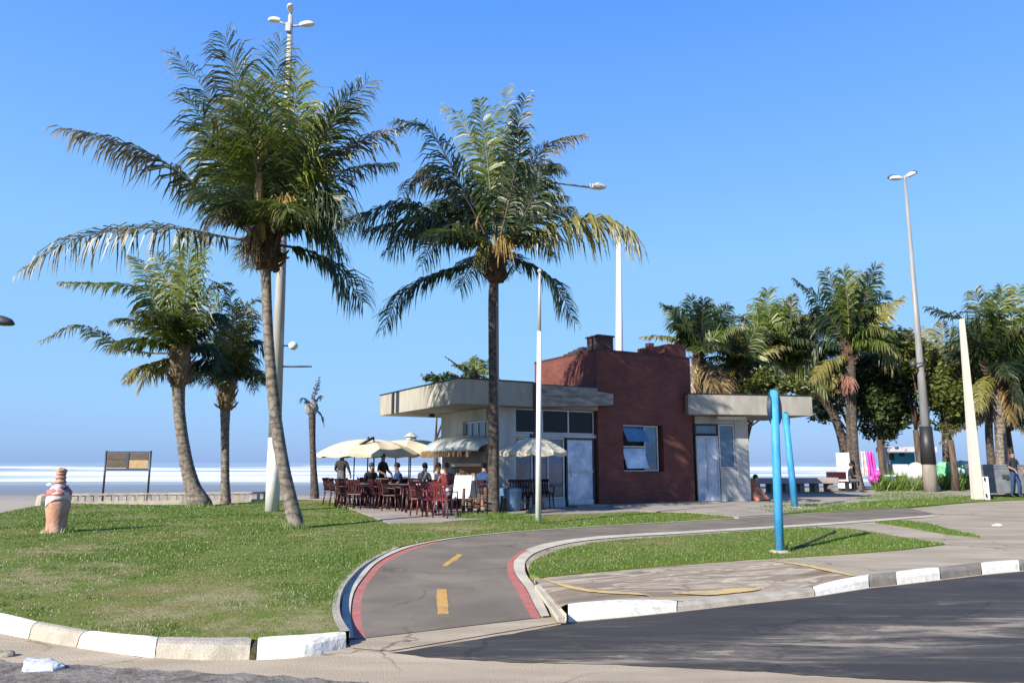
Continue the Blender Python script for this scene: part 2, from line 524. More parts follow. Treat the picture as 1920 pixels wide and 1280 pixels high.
def seamat():
    m, t, n, l, b = nt('sea water')
    tc = n.new('ShaderNodeTexCoord')
    sx = n.new('ShaderNodeSeparateXYZ')
    l.new(tc.outputs['Object'], sx.inputs[0])
    lg = n.new('ShaderNodeMath')
    lg.operation = 'LOGARITHM'
    l.new(sx.outputs[1], lg.inputs[0])
    lg.inputs[1].default_value = math.e
    cx_ = n.new('ShaderNodeCombineXYZ')
    xm = n.new('ShaderNodeMath')
    xm.operation = 'MULTIPLY'
    l.new(sx.outputs[0], xm.inputs[0])
    xm.inputs[1].default_value = 0.0065
    ym = n.new('ShaderNodeMath')
    ym.operation = 'MULTIPLY'
    l.new(lg.outputs[0], ym.inputs[0])
    ym.inputs[1].default_value = 5.5
    l.new(xm.outputs[0], cx_.inputs[0])
    l.new(ym.outputs[0], cx_.inputs[1])
    nz = n.new('ShaderNodeTexNoise')
    nz.inputs['Scale'].default_value = 1.0
    nz.inputs['Detail'].default_value = 7
    nz.inputs['Roughness'].default_value = 0.6
    nz.inputs['Distortion'].default_value = 0.25
    l.new(cx_.outputs[0], nz.inputs['Vector'])
    mp = n.new('ShaderNodeMapping')
    mp.inputs['Scale'].default_value = (0.10, 1.0, 1)
    l.new(tc.outputs['Object'], mp.inputs[0])
    # foam is thick in the surf and gone in open water
    mr = n.new('ShaderNodeMapRange')
    mr.inputs['From Min'].default_value = 480
    mr.inputs['From Max'].default_value = 820
    mr.inputs['To Min'].default_value = 0.015
    mr.inputs['To Max'].default_value = -0.5
    l.new(sx.outputs[1], mr.inputs[0])
    ad = n.new('ShaderNodeMath')
    ad.operation = 'ADD'
    l.new(nz.outputs[0], ad.inputs[0])
    l.new(mr.outputs[0], ad.inputs[1])
    r = ramp(n, [(0.43, (0.12, 0.12, 0.12)), (0.56, (1, 1, 1))])
    l.new(ad.outputs[0], r.inputs[0])
    mx = n.new('ShaderNodeMixRGB')
    l.new(r.outputs[0], mx.inputs[0])
    mx.inputs[1].default_value = (0.22, 0.32, 0.42, 1)
    mx.inputs[2].default_value = (0.74, 0.77, 0.80, 1)
    l.new(mx.outputs[0], b.inputs['Base Color'])
    rr = ramp(n, [(0.0, (0.35,) * 3), (1.0, (0.9,) * 3)])
    l.new(r.outputs[0], rr.inputs[0])
    l.new(rr.outputs[0], b.inputs['Roughness'])
    wv = n.new('ShaderNodeTexNoise')
    wv.inputs['Scale'].default_value = 0.35
    wv.inputs['Detail'].default_value = 6
    l.new(mp.outputs[0], wv.inputs['Vector'])
    bp = n.new('ShaderNodeBump')
    bp.inputs['Strength'].default_value = 0.7
    bp.inputs['Distance'].default_value = 1.0
    l.new(wv.outputs[0], bp.inputs['Height'])
    l.new(bp.outputs[0], b.inputs['Normal'])
    return m
M_sea = seamat()

def brickmat(name, c1, c2, mortar, scale=1.0):
    m, t, n, l, b = nt(name)
    tc = n.new('ShaderNodeTexCoord')
    mp = n.new('ShaderNodeMapping')
    mp.inputs['Rotation'].default_value = (R(90), 0, 0)
    l.new(tc.outputs['Object'], mp.inputs[0])
    # use x+y for the horizontal run so that both faces of a corner show courses
    sx = n.new('ShaderNodeSeparateXYZ')
    l.new(tc.outputs['Object'], sx.inputs[0])
    ad = n.new('ShaderNodeMath')
    l.new(sx.outputs[0], ad.inputs[0])
    l.new(sx.outputs[1], ad.inputs[1])
    cx = n.new('ShaderNodeCombineXYZ')
    l.new(ad.outputs[0], cx.inputs[0])
    l.new(sx.outputs[2], cx.inputs[1])
    br = n.new('ShaderNodeTexBrick')
    br.inputs['Scale'].default_value = scale
    br.inputs['Brick Width'].default_value = 0.24
    br.inputs['Row Height'].default_value = 0.075
    br.inputs['Mortar Size'].default_value = 0.008
    br.inputs['Color1'].default_value = (*c1, 1)
    br.inputs['Color2'].default_value = (*c2, 1)
    br.inputs['Mortar'].default_value = (*mortar, 1)
    l.new(cx.outputs[0], br.inputs['Vector'])
    nz = n.new('ShaderNodeTexNoise')
    nz.inputs['Scale'].default_value = 1.3
    nz.inputs['Detail'].default_value = 7
    l.new(tc.outputs['Object'], nz.inputs['Vector'])
    r3 = ramp(n, [(0.3, (0.75,) * 3), (0.7, (1.2,) * 3)])
    l.new(nz.outputs[0], r3.inputs[0])
    mu = n.new('ShaderNodeMixRGB')
    mu.blend_type = 'MULTIPLY'
    mu.inputs[0].default_value = 1
    l.new(br.outputs['Color'], mu.inputs[1])
    l.new(r3.outputs[0], mu.inputs[2])
    l.new(mu.outputs[0], b.inputs['Base Color'])
    b.inputs['Roughness'].default_value = 0.9
    bp = n.new('ShaderNodeBump')
    bp.inputs['Strength'].default_value = 0.5
    bp.inputs['Distance'].default_value = 0.01
    l.new(br.outputs['Fac'], bp.inputs['Height'])
    bp.invert = True
    l.new(bp.outputs[0], b.inputs['Normal'])
    return m
M_brick = brickmat('maroon painted brick', (0.185, 0.056, 0.042), (0.145, 0.043, 0.033), (0.125, 0.038, 0.029))
M_brick_dk = brickmat('dark brick', (0.05, 0.03, 0.035), (0.075, 0.04, 0.045), (0.035, 0.025, 0.03))  # darker brick tone for coping and chimney
M_brick_or = brickmat('orange brick', (0.40, 0.17, 0.09), (0.34, 0.14, 0.075), (0.3, 0.2, 0.14))
M_fascia = noisy('fascia concrete', (0.33, 0.31, 0.27), (0.42, 0.395, 0.345), scale=2, rough=0.9, c3=(0.20, 0.185, 0.122), scale2=1.4, stretch=(1, 1, 0.35), amt3=0.55, bump=0.15, bscale=30, drips=0.18)
M_stain_shade = noisy('stained shaded concrete', (0.15, 0.14, 0.125), (0.36, 0.335, 0.295), scale=2.0, rough=0.95, stretch=(0.8, 0.8, 3.0), lo=0.38, hi=0.60, bump=0.4, bscale=20)  # mottling joins stains and the palms' shadow pattern in one colour
M_wall = noisy('wall plaster', (0.50, 0.49, 0.47), (0.60, 0.59, 0.57), scale=1.5, rough=0.85, c3=(0.38, 0.36, 0.34), scale2=2, stretch=(1, 1, 0.4), amt3=0.5, drips=0.35)
M_wallw = plain('white wall', (0.78, 0.76, 0.72), 0.8, var=0.05)
M_alu = plain('window frame', (0.55, 0.56, 0.58), 0.4, metallic=0.3)
M_dark = plain('dark metal', (0.022, 0.022, 0.026), 0.5)
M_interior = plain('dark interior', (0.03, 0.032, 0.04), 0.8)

def glassmat(name, c, rough=0.04, metallic=0.0, spec=0.9, c2=None, scale=1.2):
    c2 = c2 or c
    m = noisy(name, c, c2, scale=scale, rough=rough, metallic=metallic, spec=spec, lo=0.4, hi=0.62)
    return m
M_glass = glassmat('dark glass', (0.008, 0.009, 0.011), spec=0.25)
M_glass_sky = glassmat('sky reflection glass', (0.05, 0.115, 0.19), c2=(0.10, 0.20, 0.30))  # blue of the reflected sky put into the pane colour
M_glass_cloud = glassmat('cloud reflection glass', (0.30, 0.42, 0.60), rough=0.12, c2=(0.72, 0.78, 0.86), scale=1.6)  # bright cloud reflection painted as a two-tone pane colour
M_glass_sf = glassmat('shopfront glass', (0.05, 0.09, 0.14), c2=(0.12, 0.18, 0.25))
M_pole = noisy('galvanised pole', (0.34, 0.34, 0.34), (0.46, 0.46, 0.46), scale=3, rough=0.55, c3=(0.25, 0.25, 0.25), scale2=2, stretch=(1, 1, 0.2))
M_pole2 = noisy('grey steel pole', (0.22, 0.22, 0.23), (0.32, 0.32, 0.33), scale=3, rough=0.5, stretch=(1, 1, 0.2))
M_polew = plain('white pole paint', (0.74, 0.74, 0.73), 0.5, var=0.06)
M_polebrown = noisy('weathered pole', (0.20, 0.175, 0.15), (0.33, 0.30, 0.26), scale=4, rough=0.8, stretch=(1, 1, 0.2))
M_lampw = plain('lamp housing', (0.72, 0.70, 0.64), 0.45)
M_lampd = plain('lamp housing dark', (0.05, 0.055, 0.065), 0.5)
M_blue = noisy('blue pole paint', (0.03, 0.25, 0.52), (0.05, 0.33, 0.64), scale=5, rough=0.55, c3=(0.14, 0.36, 0.55), scale2=6, amt3=0.8, bump=0.2, bscale=40, stretch=(1, 1, 0.4))
M_blued = plain('dark blue disc', (0.007, 0.03, 0.075), 0.5)
M_canvas = noisy('cream canvas', (0.58, 0.51, 0.37), (0.70, 0.63, 0.48), scale=2.5, rough=0.9, c3=(0.48, 0.43, 0.33), scale2=3, amt3=0.5)
M_canvas_g = noisy('awning plastic', (0.36, 0.40, 0.38), (0.50, 0.53, 0.49), scale=3, rough=0.35, c3=(0.60, 0.57, 0.47), scale2=3, amt3=0.9)
M_rust = noisy('rusty valance', (0.10, 0.06, 0.03), (0.26, 0.17, 0.09), scale=6, rough=0.9)
M_maroon = plain('maroon plastic', (0.042, 0.006, 0.010), 0.45, var=0.3)
M_redp = plain('red plastic', (0.13, 0.018, 0.02), 0.45, var=0.2)
M_wplast = plain('white plastic', (0.78, 0.78, 0.78), 0.4, var=0.04)
M_bplast = plain('blue plastic', (0.10, 0.20, 0.34), 0.45, var=0.1)
M_bin = noisy('bin plastic', (0.13, 0.122, 0.17), (0.17, 0.205, 0.21), scale=3, rough=0.5, c3=(0.24, 0.25, 0.25), scale2=4, amt3=0.4)
M_bind = plain('bin dark', (0.03, 0.035, 0.04), 0.6)
M_terra = noisy('terracotta', (0.42, 0.21, 0.14), (0.56, 0.31, 0.22), scale=5, rough=0.9, c3=(0.66, 0.46, 0.38), scale2=4, amt3=0.6, bump=0.4, bscale=20)
M_pinkc = noisy('pink cloth', (0.34, 0.10, 0.10), (0.50, 0.22, 0.21), scale=7, rough=0.9, bump=0.4, bscale=14)
M_palep = noisy('pale pink wrap', (0.55, 0.40, 0.38), (0.75, 0.66, 0.66), scale=7, rough=0.8, bump=0.4, bscale=14)
M_pinkc2 = noisy('rose cloth', (0.40, 0.15, 0.13), (0.66, 0.40, 0.38), scale=9, rough=0.9, c3=(0.62, 0.5, 0.5), scale2=5, amt3=0.8, bump=0.4, bscale=14)
M_wood = noisy('board wood', (0.07, 0.055, 0.045), (0.13, 0.10, 0.08), scale=6, rough=0.85, stretch=(0.4, 1, 4))
M_tan = noisy('board tan', (0.36, 0.25, 0.13), (0.44, 0.32, 0.18), scale=6, rough=0.85)
M_balu = noisy('balustrade concrete', (0.42, 0.37, 0.30), (0.54, 0.49, 0.41), scale=5, rough=0.95, c3=(0.2, 0.16, 0.13), scale2=4, amt3=0.7, bump=0.3)
M_magenta = plain('magenta vinyl', (0.62, 0.07, 0.45), 0.35, var=0.3, scale=4)
M_cyan = plain('cyan paint', (0.03, 0.42, 0.60), 0.5, var=0.1)
M_green = plain('bright green vinyl', (0.16, 0.55, 0.28), 0.45, var=0.3, scale=5)
M_stone = noisy('pale stone', (0.40, 0.42, 0.46), (0.62, 0.64, 0.68), scale=9, rough=0.85, bump=0.5, bscale=18)
M_soil = noisy('soil', (0.05, 0.04, 0.03), (0.13, 0.105, 0.08), scale=9, rough=1, bump=0.6)
M_skin = plain('skin', (0.32, 0.19, 0.125), 0.6, var=0.06)
M_hair = plain('hair', (0.012, 0.01, 0.009), 0.6)
M_cl_blk = plain('black cloth', (0.018, 0.018, 0.021), 0.9, var=0.3)
M_cl_navy = plain('navy cloth', (0.02, 0.05, 0.14), 0.9, var=0.25)
M_cl_or = plain('orange cloth', (0.50, 0.14, 0.06), 0.9, var=0.2)
M_cl_grey = plain('grey cloth', (0.10, 0.10, 0.11), 0.9, var=0.2)
M_cl_wh = plain('white cloth', (0.7, 0.69, 0.67), 0.9, var=0.05)
M_cl_jean = plain('denim', (0.06, 0.09, 0.16), 0.9, var=0.2)

# ---------------------------------------------------------------- mesh builder and tagging
class MB:
    def __init__(self):
        self.v, self.f, self.mi, self.age, self.sm = [], [], [], [], []

    def add(self, vs, fs, mi=0, age=None, smooth=False):
        o = len(self.v)
        self.v += [tuple(p) for p in vs]
        self.age += (age if age is not None else [0.0] * len(vs))
        for f in fs:
            self.f.append([i + o for i in f])
            self.mi.append(mi)
            self.sm.append(smooth)

    def box(self, c, s, mi=0, rot=None, taper=1.0):
        hx, hy, hz = s[0] / 2, s[1] / 2, s[2] / 2
        vs = []
        for z in (-hz, hz):
            k = taper if z > 0 else 1.0
            for x, y in ((-hx, -hy), (hx, -hy), (hx, hy), (-hx, hy)):
                p = Vector((x * k, y * k, z))
                if rot is not None:
                    p = rot @ p
                vs.append(p + Vector(c))
        self.add(vs, [(3, 2, 1, 0), (4, 5, 6, 7), (0, 1, 5, 4), (1, 2, 6, 5), (2, 3, 7, 6), (3, 0, 4, 7)], mi)

    def prism(self, pts, z0, z1, mi=0):
        """pts: plan outline (x,y); vertical prism"""
        n = len(pts)
        ar = sum(pts[i][0] * pts[(i + 1) % n][1] - pts[(i + 1) % n][0] * pts[i][1] for i in range(n))
        if ar < 0:
            pts = list(reversed(pts))
        vs = [(p[0], p[1], z0) for p in pts] + [(p[0], p[1], z1) for p in pts]
        fs = [tuple(range(n, 2 * n)), tuple(reversed(range(n)))]
        fs += [(i, (i + 1) % n, n + (i + 1) % n, n + i) for i in range(n)]
        self.add(vs, fs, mi)

    def tube(self, pts, rad, seg=8, mi=0, caps=True, smooth=True):
        pts = [Vector(p) for p in pts]
        n = len(pts)
        if not hasattr(rad, '__len__'):
            rad = [rad] * n
        vs = []
        prev = None
        for i, p in enumerate(pts):
            t = (pts[min(i + 1, n - 1)] - pts[max(i - 1, 0)])
            t = t.normalized() if t.length > 1e-9 else Vector((0, 0, 1))
            if prev is None:
                a = Vector((1, 0, 0)) if abs(t.x) < 0.8 else Vector((0, 1, 0))
                a = (a - t * a.dot(t)).normalized()
            else:
                a = (prev - t * prev.dot(t)).normalized()
            prev = a
            b = t.cross(a)
            for k in range(seg):
                th = 2 * math.pi * k / seg
                vs.append(p + (a * math.cos(th) + b * math.sin(th)) * rad[i])
        fs = []
        for i in range(n - 1):
            for k in range(seg):
                fs.append((i * seg + k, i * seg + (k + 1) % seg, (i + 1) * seg + (k + 1) % seg, (i + 1) * seg + k))
        if caps:
            fs.append(tuple(reversed(range(seg))))
            fs.append(tuple(range((n - 1) * seg, n * seg)))
        self.add(vs, fs, mi, smooth=smooth)

    def lathe(self, c, prof, seg=20, mi=0, sx=1.0, sy=1.0, wob=0.0, smooth=True, seed=0):
        vs = []
        rr = random.Random(seed)
        for (r, z) in prof:
            for k in range(seg):
                th = 2 * math.pi * k / seg
                q = r * (1 + wob * (rr.random() - 0.5))
                vs.append((c[0] + q * math.cos(th) * sx, c[1] + q * math.sin(th) * sy, c[2] + z + wob * 0.15 * (rr.random() - 0.5)))
        fs = []
        n = len(prof)
        for i in range(n - 1):
            for k in range(seg):
                fs.append((i * seg + k, i * seg + (k + 1) % seg, (i + 1) * seg + (k + 1) % seg, (i + 1) * seg + k))
        fs.append(tuple(reversed(range(seg))))
        fs.append(tuple(range((n - 1) * seg, n * seg)))
        self.add(vs, fs, mi, smooth=smooth)

    def ball(self, c, r, seg=12, rings=8, mi=0, s=(1, 1, 1), wob=0.0, seed=0):
        rr = random.Random(seed)
        vs = [(c[0], c[1], c[2] - r * s[2])]
        for i in range(1, rings):
            ph = math.pi * i / rings
            for k in range(seg):
                th = 2 * math.pi * k / seg
                q = r * (1 + wob * (rr.random() - 0.5))
                vs.append((c[0] + q * math.sin(ph) * math.cos(th) * s[0], c[1] + q * math.sin(ph) * math.sin(th) * s[1], c[2] - q * math.cos(ph) * s[2]))
        vs.append((c[0], c[1], c[2] + r * s[2]))
        fs = []
        for k in range(seg):
            fs.append((0, 1 + (k + 1) % seg, 1 + k))
        for i in range(rings - 2):
            for k in range(seg):
                a = 1 + i * seg
                fs.append((a + k, a + (k + 1) % seg, a + seg + (k + 1) % seg, a + seg + k))
        a = 1 + (rings - 2) * seg
        for k in range(seg):
            fs.append((a + k, a + (k + 1) % seg, len(vs) - 1))
        self.add(vs, fs, mi, smooth=True)

    def build(self, name, mats, parent=None, bevel=0.0, origin=None, local=False):
        me = bpy.data.meshes.new(name)
        vs = self.v
        if origin is not None:
            o = Vector(origin)
            vs = [(p[0] - o.x, p[1] - o.y, p[2] - o.z) for p in vs]
        me.from_pydata(vs, [], self.f)
        if not isinstance(mats, (list, tuple)):
            mats = [mats]
        for m in mats:
            me.materials.append(m)
        me.polygons.foreach_set('material_index', self.mi)
        me.polygons.foreach_set('use_smooth', self.sm)
        if any(self.age):
            at = me.attributes.new('age', 'FLOAT', 'POINT')
            at.data.foreach_set('value', self.age)
        me.update()
        o = bpy.data.objects.new(name, me)
        COL.objects.link(o)
        if origin is not None:
            o.location = origin
        if parent is not None:
            o.parent = parent
            if not local and origin is None and parent.location.length > 0 and parent.parent is None:
                o.matrix_parent_inverse = Matrix.Translation(-parent.location)
        if bevel:
            bv = o.modifiers.new('bevel', 'BEVEL')
            bv.width = bevel
            bv.segments = 2
            bv.limit_method = 'ANGLE'
        return o

def tag(o, label=None, cat=None, group=None, kind=None):
    if label:
        o['label'] = label
    if cat:
        o['category'] = cat
    if group:
        o['group'] = group
    if kind:
        o['kind'] = kind
    return o

def thing(name, label, cat, loc=(0, 0, 0), group=None, rz=0):
    o = bpy.data.objects.new(name, None)
    COL.objects.link(o)
    o.location = loc
    o.rotation_euler = (0, 0, rz)
    o.empty_display_size = 0.3
    return tag(o, label, cat, group)

def copy_tree(o, parent=None):
    c = o.copy()
    COL.objects.link(c)
    if parent is not None:
        c.parent = parent
    for ch in list(o.children):
        copy_tree(ch, c)
    return c

def sheet(name, pts, mat, z=None, thick=0.0, kind='structure'):
    """flat sheet or slab from 3-D outline points"""
    bm = bmesh.new()
    vs = [bm.verts.new(p) for p in pts]
    f = bm.faces.new(vs)
    f.normal_update()
    if f.normal.z < 0:
        f.normal_flip()
    bmesh.ops.triangulate(bm, faces=[f])
    if thick:
        r = bmesh.ops.extrude_face_region(bm, geom=list(bm.faces))
        for e in r['geom']:
            if isinstance(e, bmesh.types.BMVert):
                e.co.z -= thick
        bmesh.ops.recalc_face_normals(bm, faces=bm.faces)
    me = bpy.data.meshes.new(name)
    bm.to_mesh(me)
    bm.free()
    me.materials.append(mat)
    o = bpy.data.objects.new(name, me)
    COL.objects.link(o)
    if kind:
        o['kind'] = kind
    return o

def catmull(pts, n):
    pts = [Vector(p) for p in pts]
    P = [pts[0] * 2 - pts[1]] + pts + [pts[-1] * 2 - pts[-2]]
    out = []
    m = len(pts) - 1
    for i in range(n + 1):
        s = i / n * m
        k = min(int(s), m - 1)
        t = s - k
        a, b, c, d = P[k], P[k + 1], P[k + 2], P[k + 3]
        out.append(0.5 * ((2 * b) + (c - a) * t + (2 * a - 5 * b + 4 * c - d) * t * t + (3 * b - a - 3 * c + d) * t ** 3))
    return out

# ================================================================ THE SETTING
# beach sheet (falls gently to the sea) and the sea out to the horizon
def beach_z(y):
    if y < 29:
        return -0.05
    return max(-0.05 - (y - 29) / 86.0 * 1.3, -1.6)
m = MB()
ys = [-400, -60, 0, 10, 20, 29, 35, 42, 50, 60, 72, 85, 100, 115, 140]
xs = [-3000, -400, -120, -60, -30, -10, 10, 30, 60, 120, 400, 3000]
vs = [(x, y, beach_z(y)) for y in ys for x in xs]
nx = len(xs)
m.add(vs, [(j * nx + i, j * nx + i + 1, (j + 1) * nx + i + 1, (j + 1) * nx + i) for j in range(len(ys) - 1) for i in range(nx - 1)], smooth=True)
tag(m.build('beach', M_sand), kind='structure')

m = MB()
ys = []
y = 96.0
while y < 900:
    ys.append(y)
    y *= 1.012
while y < 40000:
    ys.append(y)
    y *= 1.25
ss = [i / 60.0 for i in range(-90, 91)]
vs = []
for y in ys:
    for s in ss:
        x = s * (y + 60)
        z = -1.2
        for (yc, h, w, k) in ((150, 0.35, 6, 1.0), (215, 0.55, 9, 2.3), (300, 0.9, 12, 3.1), (410, 1.2, 18, 4.7), (560, 1.4, 26, 5.9)):
            yy = yc + 16 * mnoise.noise(Vector((x * 0.006, k * 7.1, 0)))
            a = max(0, mnoise.noise(Vector((x * 0.009, k * 3.3, 1.7))) + 0.35)
            z += h * a * math.exp(-((y - yy) / w) ** 2)
        vs.append((x, y, z))
nx = len(ss)
m.add(vs, [(j * nx + i, j * nx + i + 1, (j + 1) * nx + i + 1, (j + 1) * nx + i) for j in range(len(ys) - 1) for i in range(nx - 1)], smooth=True)
tag(m.build('sea', M_sea), kind='structure')

# old concrete road and gutter
sheet('road', [(-80, -40, 0), (80, -40, 0), (80, 13, 0), (-80, 13, 0)], M_gutter)
def jag(pts, amp, step, z, seed=1):
    rr = random.Random(seed)
    out = []
    for a, b in zip(pts[:-1], pts[1:]):
        a, b = Vector(a), Vector(b)
        n = max(1, int((b - a).length / step))
        for i in range(n):
            p = a.lerp(b, i / n)
            p += Vector((rr.uniform(-amp, amp), rr.uniform(-amp, amp), 0))
            p.z = z
            out.append(p)
    out.append(Vector(pts[-1]))
    return out
kerb_r_base = [(1066, 1166), (1150, 1158), (1270, 1146), (1400, 1131), (1530, 1117), (1630, 1101), (1680, 1096), (1765, 1086), (1840, 1077), (1912, 1070), (2060, 1056)]
top = [G(x, y + 1, 0.004) for x, y in [(732, 1223), (870, 1200), (960, 1186)] + kerb_r_base]
bot = [G(x, y, 0.004) for x, y in [(732, 1223), (800, 1231), (950, 1240), (1200, 1247), (1430, 1258), (1560, 1268), (1700, 1275), (1960, 1280)]]
far_r = [Vector((30, 17.0, 0.004)), Vector((30, 6.2, 0.004))]
sheet('asphalt_road', jag(top[:4], 0.008, 0.12, 0.004) + top[4:] + far_r + list(reversed(jag(bot, 0.014, 0.09, 0.004, 5))), M_asph)
old = [G(x, y, 0.005) for x, y in [(-260, 1216), (0, 1236), (60, 1243), (150, 1244), (230, 1250), (300, 1254), (400, 1260), (480, 1263), (560, 1269), (640, 1275), (690, 1277)]]
old2 = [G(690, 1290, 0.005), G(560, 1330, 0.005), G(300, 1350, 0.005), G(-260, 1330, 0.005)]
sheet('broken_asphalt', jag(old, 0.035, 0.10, 0.005, 9) + old2, M_oldroad)

# cycle path: one row of section points per step
SEC = [
    (0.012, (650, 1199), (664, 1197), (685, 1195), (997, 1158), (1014, 1157), (1030, 1156)),
    (0.026, (641, 1152), (657, 1151), (676, 1149), (985, 1137), (1002, 1135), (1020, 1134)),
    (0.044, (645, 1112), (664, 1110), (682, 1108), (969, 1107), (987, 1105), (1005, 1103)),
    (0.062, (661, 1083), (683, 1081), (699, 1080), (954, 1080), (968, 1079), (987, 1078)),
    (0.080, (689, 1057), (706, 1056), (722, 1055), (951, 1062), (963, 1061), (984, 1062)),
    (0.092, (726, 1037), (742, 1036), (759, 1036), (955, 1049), (968, 1048), (987, 1051)),
    (0.097, (772, 1022), (786, 1021.5), (800, 1022), (978, 1033), (990, 1033.5), (1006, 1036)),
    (0.099, (852, 1008), (862, 1008), (874, 1008.5), (1025, 1017.5), (1037, 1019), (1050, 1022)),
    (0.100, (950, 998), (957, 998.3), (966, 999), (1100, 1006.5), (1105, 1008.5), (1112, 1012)),
    (0.100, (1032, 992), (1037, 992.3), (1044, 993), (1180, 1000.5), (1182, 1002.5), (1185, 1006)),
    (0.100, (1150, 984.5), (1153, 985), (1158, 985.6), (1300, 994), (1300, 996), (1300, 999.5)),
    (0.100, (1300, 976), (1302, 976.6), (1305, 977.2), (1440, 986), (1440, 988), (1440, 991)),
    (0.100, (1440, 967.5), (1441, 968), (1443, 968.6), (1540, 980), (1540, 982), (1540, 985)),
    (0.100, (1560, 959), (1561, 959.5), (1562, 960), (1640, 973), (1640, 975), (1641, 977.5)),
    (0.100, (1700, 951), (1701, 951.5), (1702, 952), (1760, 964), (1760, 966), (1760, 968)),
]
cols = [catmull([G(*s[1 + c], s[0]) for s in SEC], 84) for c in range(6)]
def strip(name, a, b, mat, i0=0, i1=84, dz=0.0, sub=6):
    m = MB()
    vs = []
    for i in range(i0, i1 + 1):
        for k in range(sub + 1):
            p = cols[a][i].lerp(cols[b][i], k / sub)
            vs.append((p.x, p.y, p.z + dz))
    w = sub + 1
    m.add(vs, [(j * w + k, j * w + k + 1, (j + 1) * w + k + 1, (j + 1) * w + k) for j in range(i1 - i0) for k in range(sub)])
    return tag(m.build(name, mat), kind='structure')
strip('bike_path', 2, 3, M_path, sub=10)
strip('path_edging', 0, 1, M_cream, dz=0.012, sub=1)
strip('path_edging', 4, 5, M_cream, dz=0.012, sub=1)
strip('path_stripe', 1, 2, M_red, 0, 38, sub=1)
strip('path_shoulder', 1, 2, M_path, 38, 84, sub=1)
strip('path_stripe', 3, 4, M_red, 0, 37, sub=1)
strip('path_shoulder', 3, 4, M_cream, 37, 84, sub=1)
# centre dashes
for pts in ([(819, 1104), (838, 1104), (842, 1150), (820, 1151)], [(858, 1038), (868, 1039), (842, 1061), (827, 1060)]):
    zc = 0.062 if pts[0][1] > 1080 else 0.118
    q = []
    for x, y in pts:
        g = G(x, y, zc)
        # height of the path under this point
        best = min(((c[i].xy - g.xy).length, c[i].z) for c in cols[2:4] for i in range(85))
        q.append((g, best[1]))
    rows = []
    m = MB()
    near_z = [min(((cols[2][i].lerp(cols[3][i], k / 10).xy - g.xy).length, cols[2][i].lerp(cols[3][i], k / 10).z) for i in range(85) for k in range(11))[1] for g, _ in q]
    zt = max(near_z) + 0.006
    vs = []
    A_, B_, C_, D_ = [G(x, y, zz + 0.006) for (x, y), zz in zip(pts, near_z)]
    nn = 12
    for i in range(nn + 1):
        for k in range(4):
            l_ = A_.lerp(D_, i / nn)
            r_ = B_.lerp(C_, i / nn)
            p = l_.lerp(r_, k / 3)
            if k in (0, 3):
                p.x += rnd.uniform(-0.006, 0.006)
            vs.append(p)
    m.add(vs, [(j * 4 + k, j * 4 + k + 1, (j + 1) * 4 + k + 1, (j + 1) * 4 + k) for j in range(nn) for k in range(3)])
    tag(m.build('path_marking', M_yel), kind='structure')

# concrete threshold where the path meets the road
sheet('path_threshold', [G(650, 1200, 0.008), G(685, 1196, 0.008), G(1000, 1159, 0.008), G(1062, 1154, 0.008), G(1064, 1164, 0.008), G(870, 1196, 0.008), G(730, 1219, 0.008), G(660, 1214, 0.008)], M_gutter)

# pavement slab between path and kerb, running off to the right
WAVE_TOP = [(1004, 1086), (1060, 1077), (1200, 1064), (1400, 1049), (1445, 1045.5), (1510, 1056), (1560, 1067), (1606, 1079)]
kerb_r_back = [(1063, 1152), (1065, 1131), (1100, 1126), (1270, 1125), (1400, 1112), (1525, 1099), (1600, 1081), (1680, 1071), (1760, 1063), (1840, 1054), (1910, 1049)]
pv = [G(x, y, 0.103) for x, y in kerb_r_back[7:]] + [Vector((20, 14.6, 0.103)), Vector((60, 24, 0.103)), Vector((60, 40, 0.103)), G(1960, 935, 0.103), G(1830, 941, 0.103), G(1700, 951, 0.098)]
edge = [(cols[5][i].x, cols[5][i].y) for i in range(84, 24, -2)]
pv2 = [Vector((x + 0.02, y - 0.015, 0.103)) for x, y in edge] + [G(x, y, 0.103) for x, y in WAVE_TOP]
pv[-1] = cols[2][84] + Vector((0, 0, -0.01))
sheet('pavement', pv + pv2, M_pave, thick=0.2)
tag(sheet('drain_edging', [G(1003, 1096, 0.108), G(1010, 1094, 0.108), G(1062, 1150, 0.108), G(1060, 1157, 0.07), G(1047, 1156, 0.08)], M_cream, thick=0.05), kind='structure')

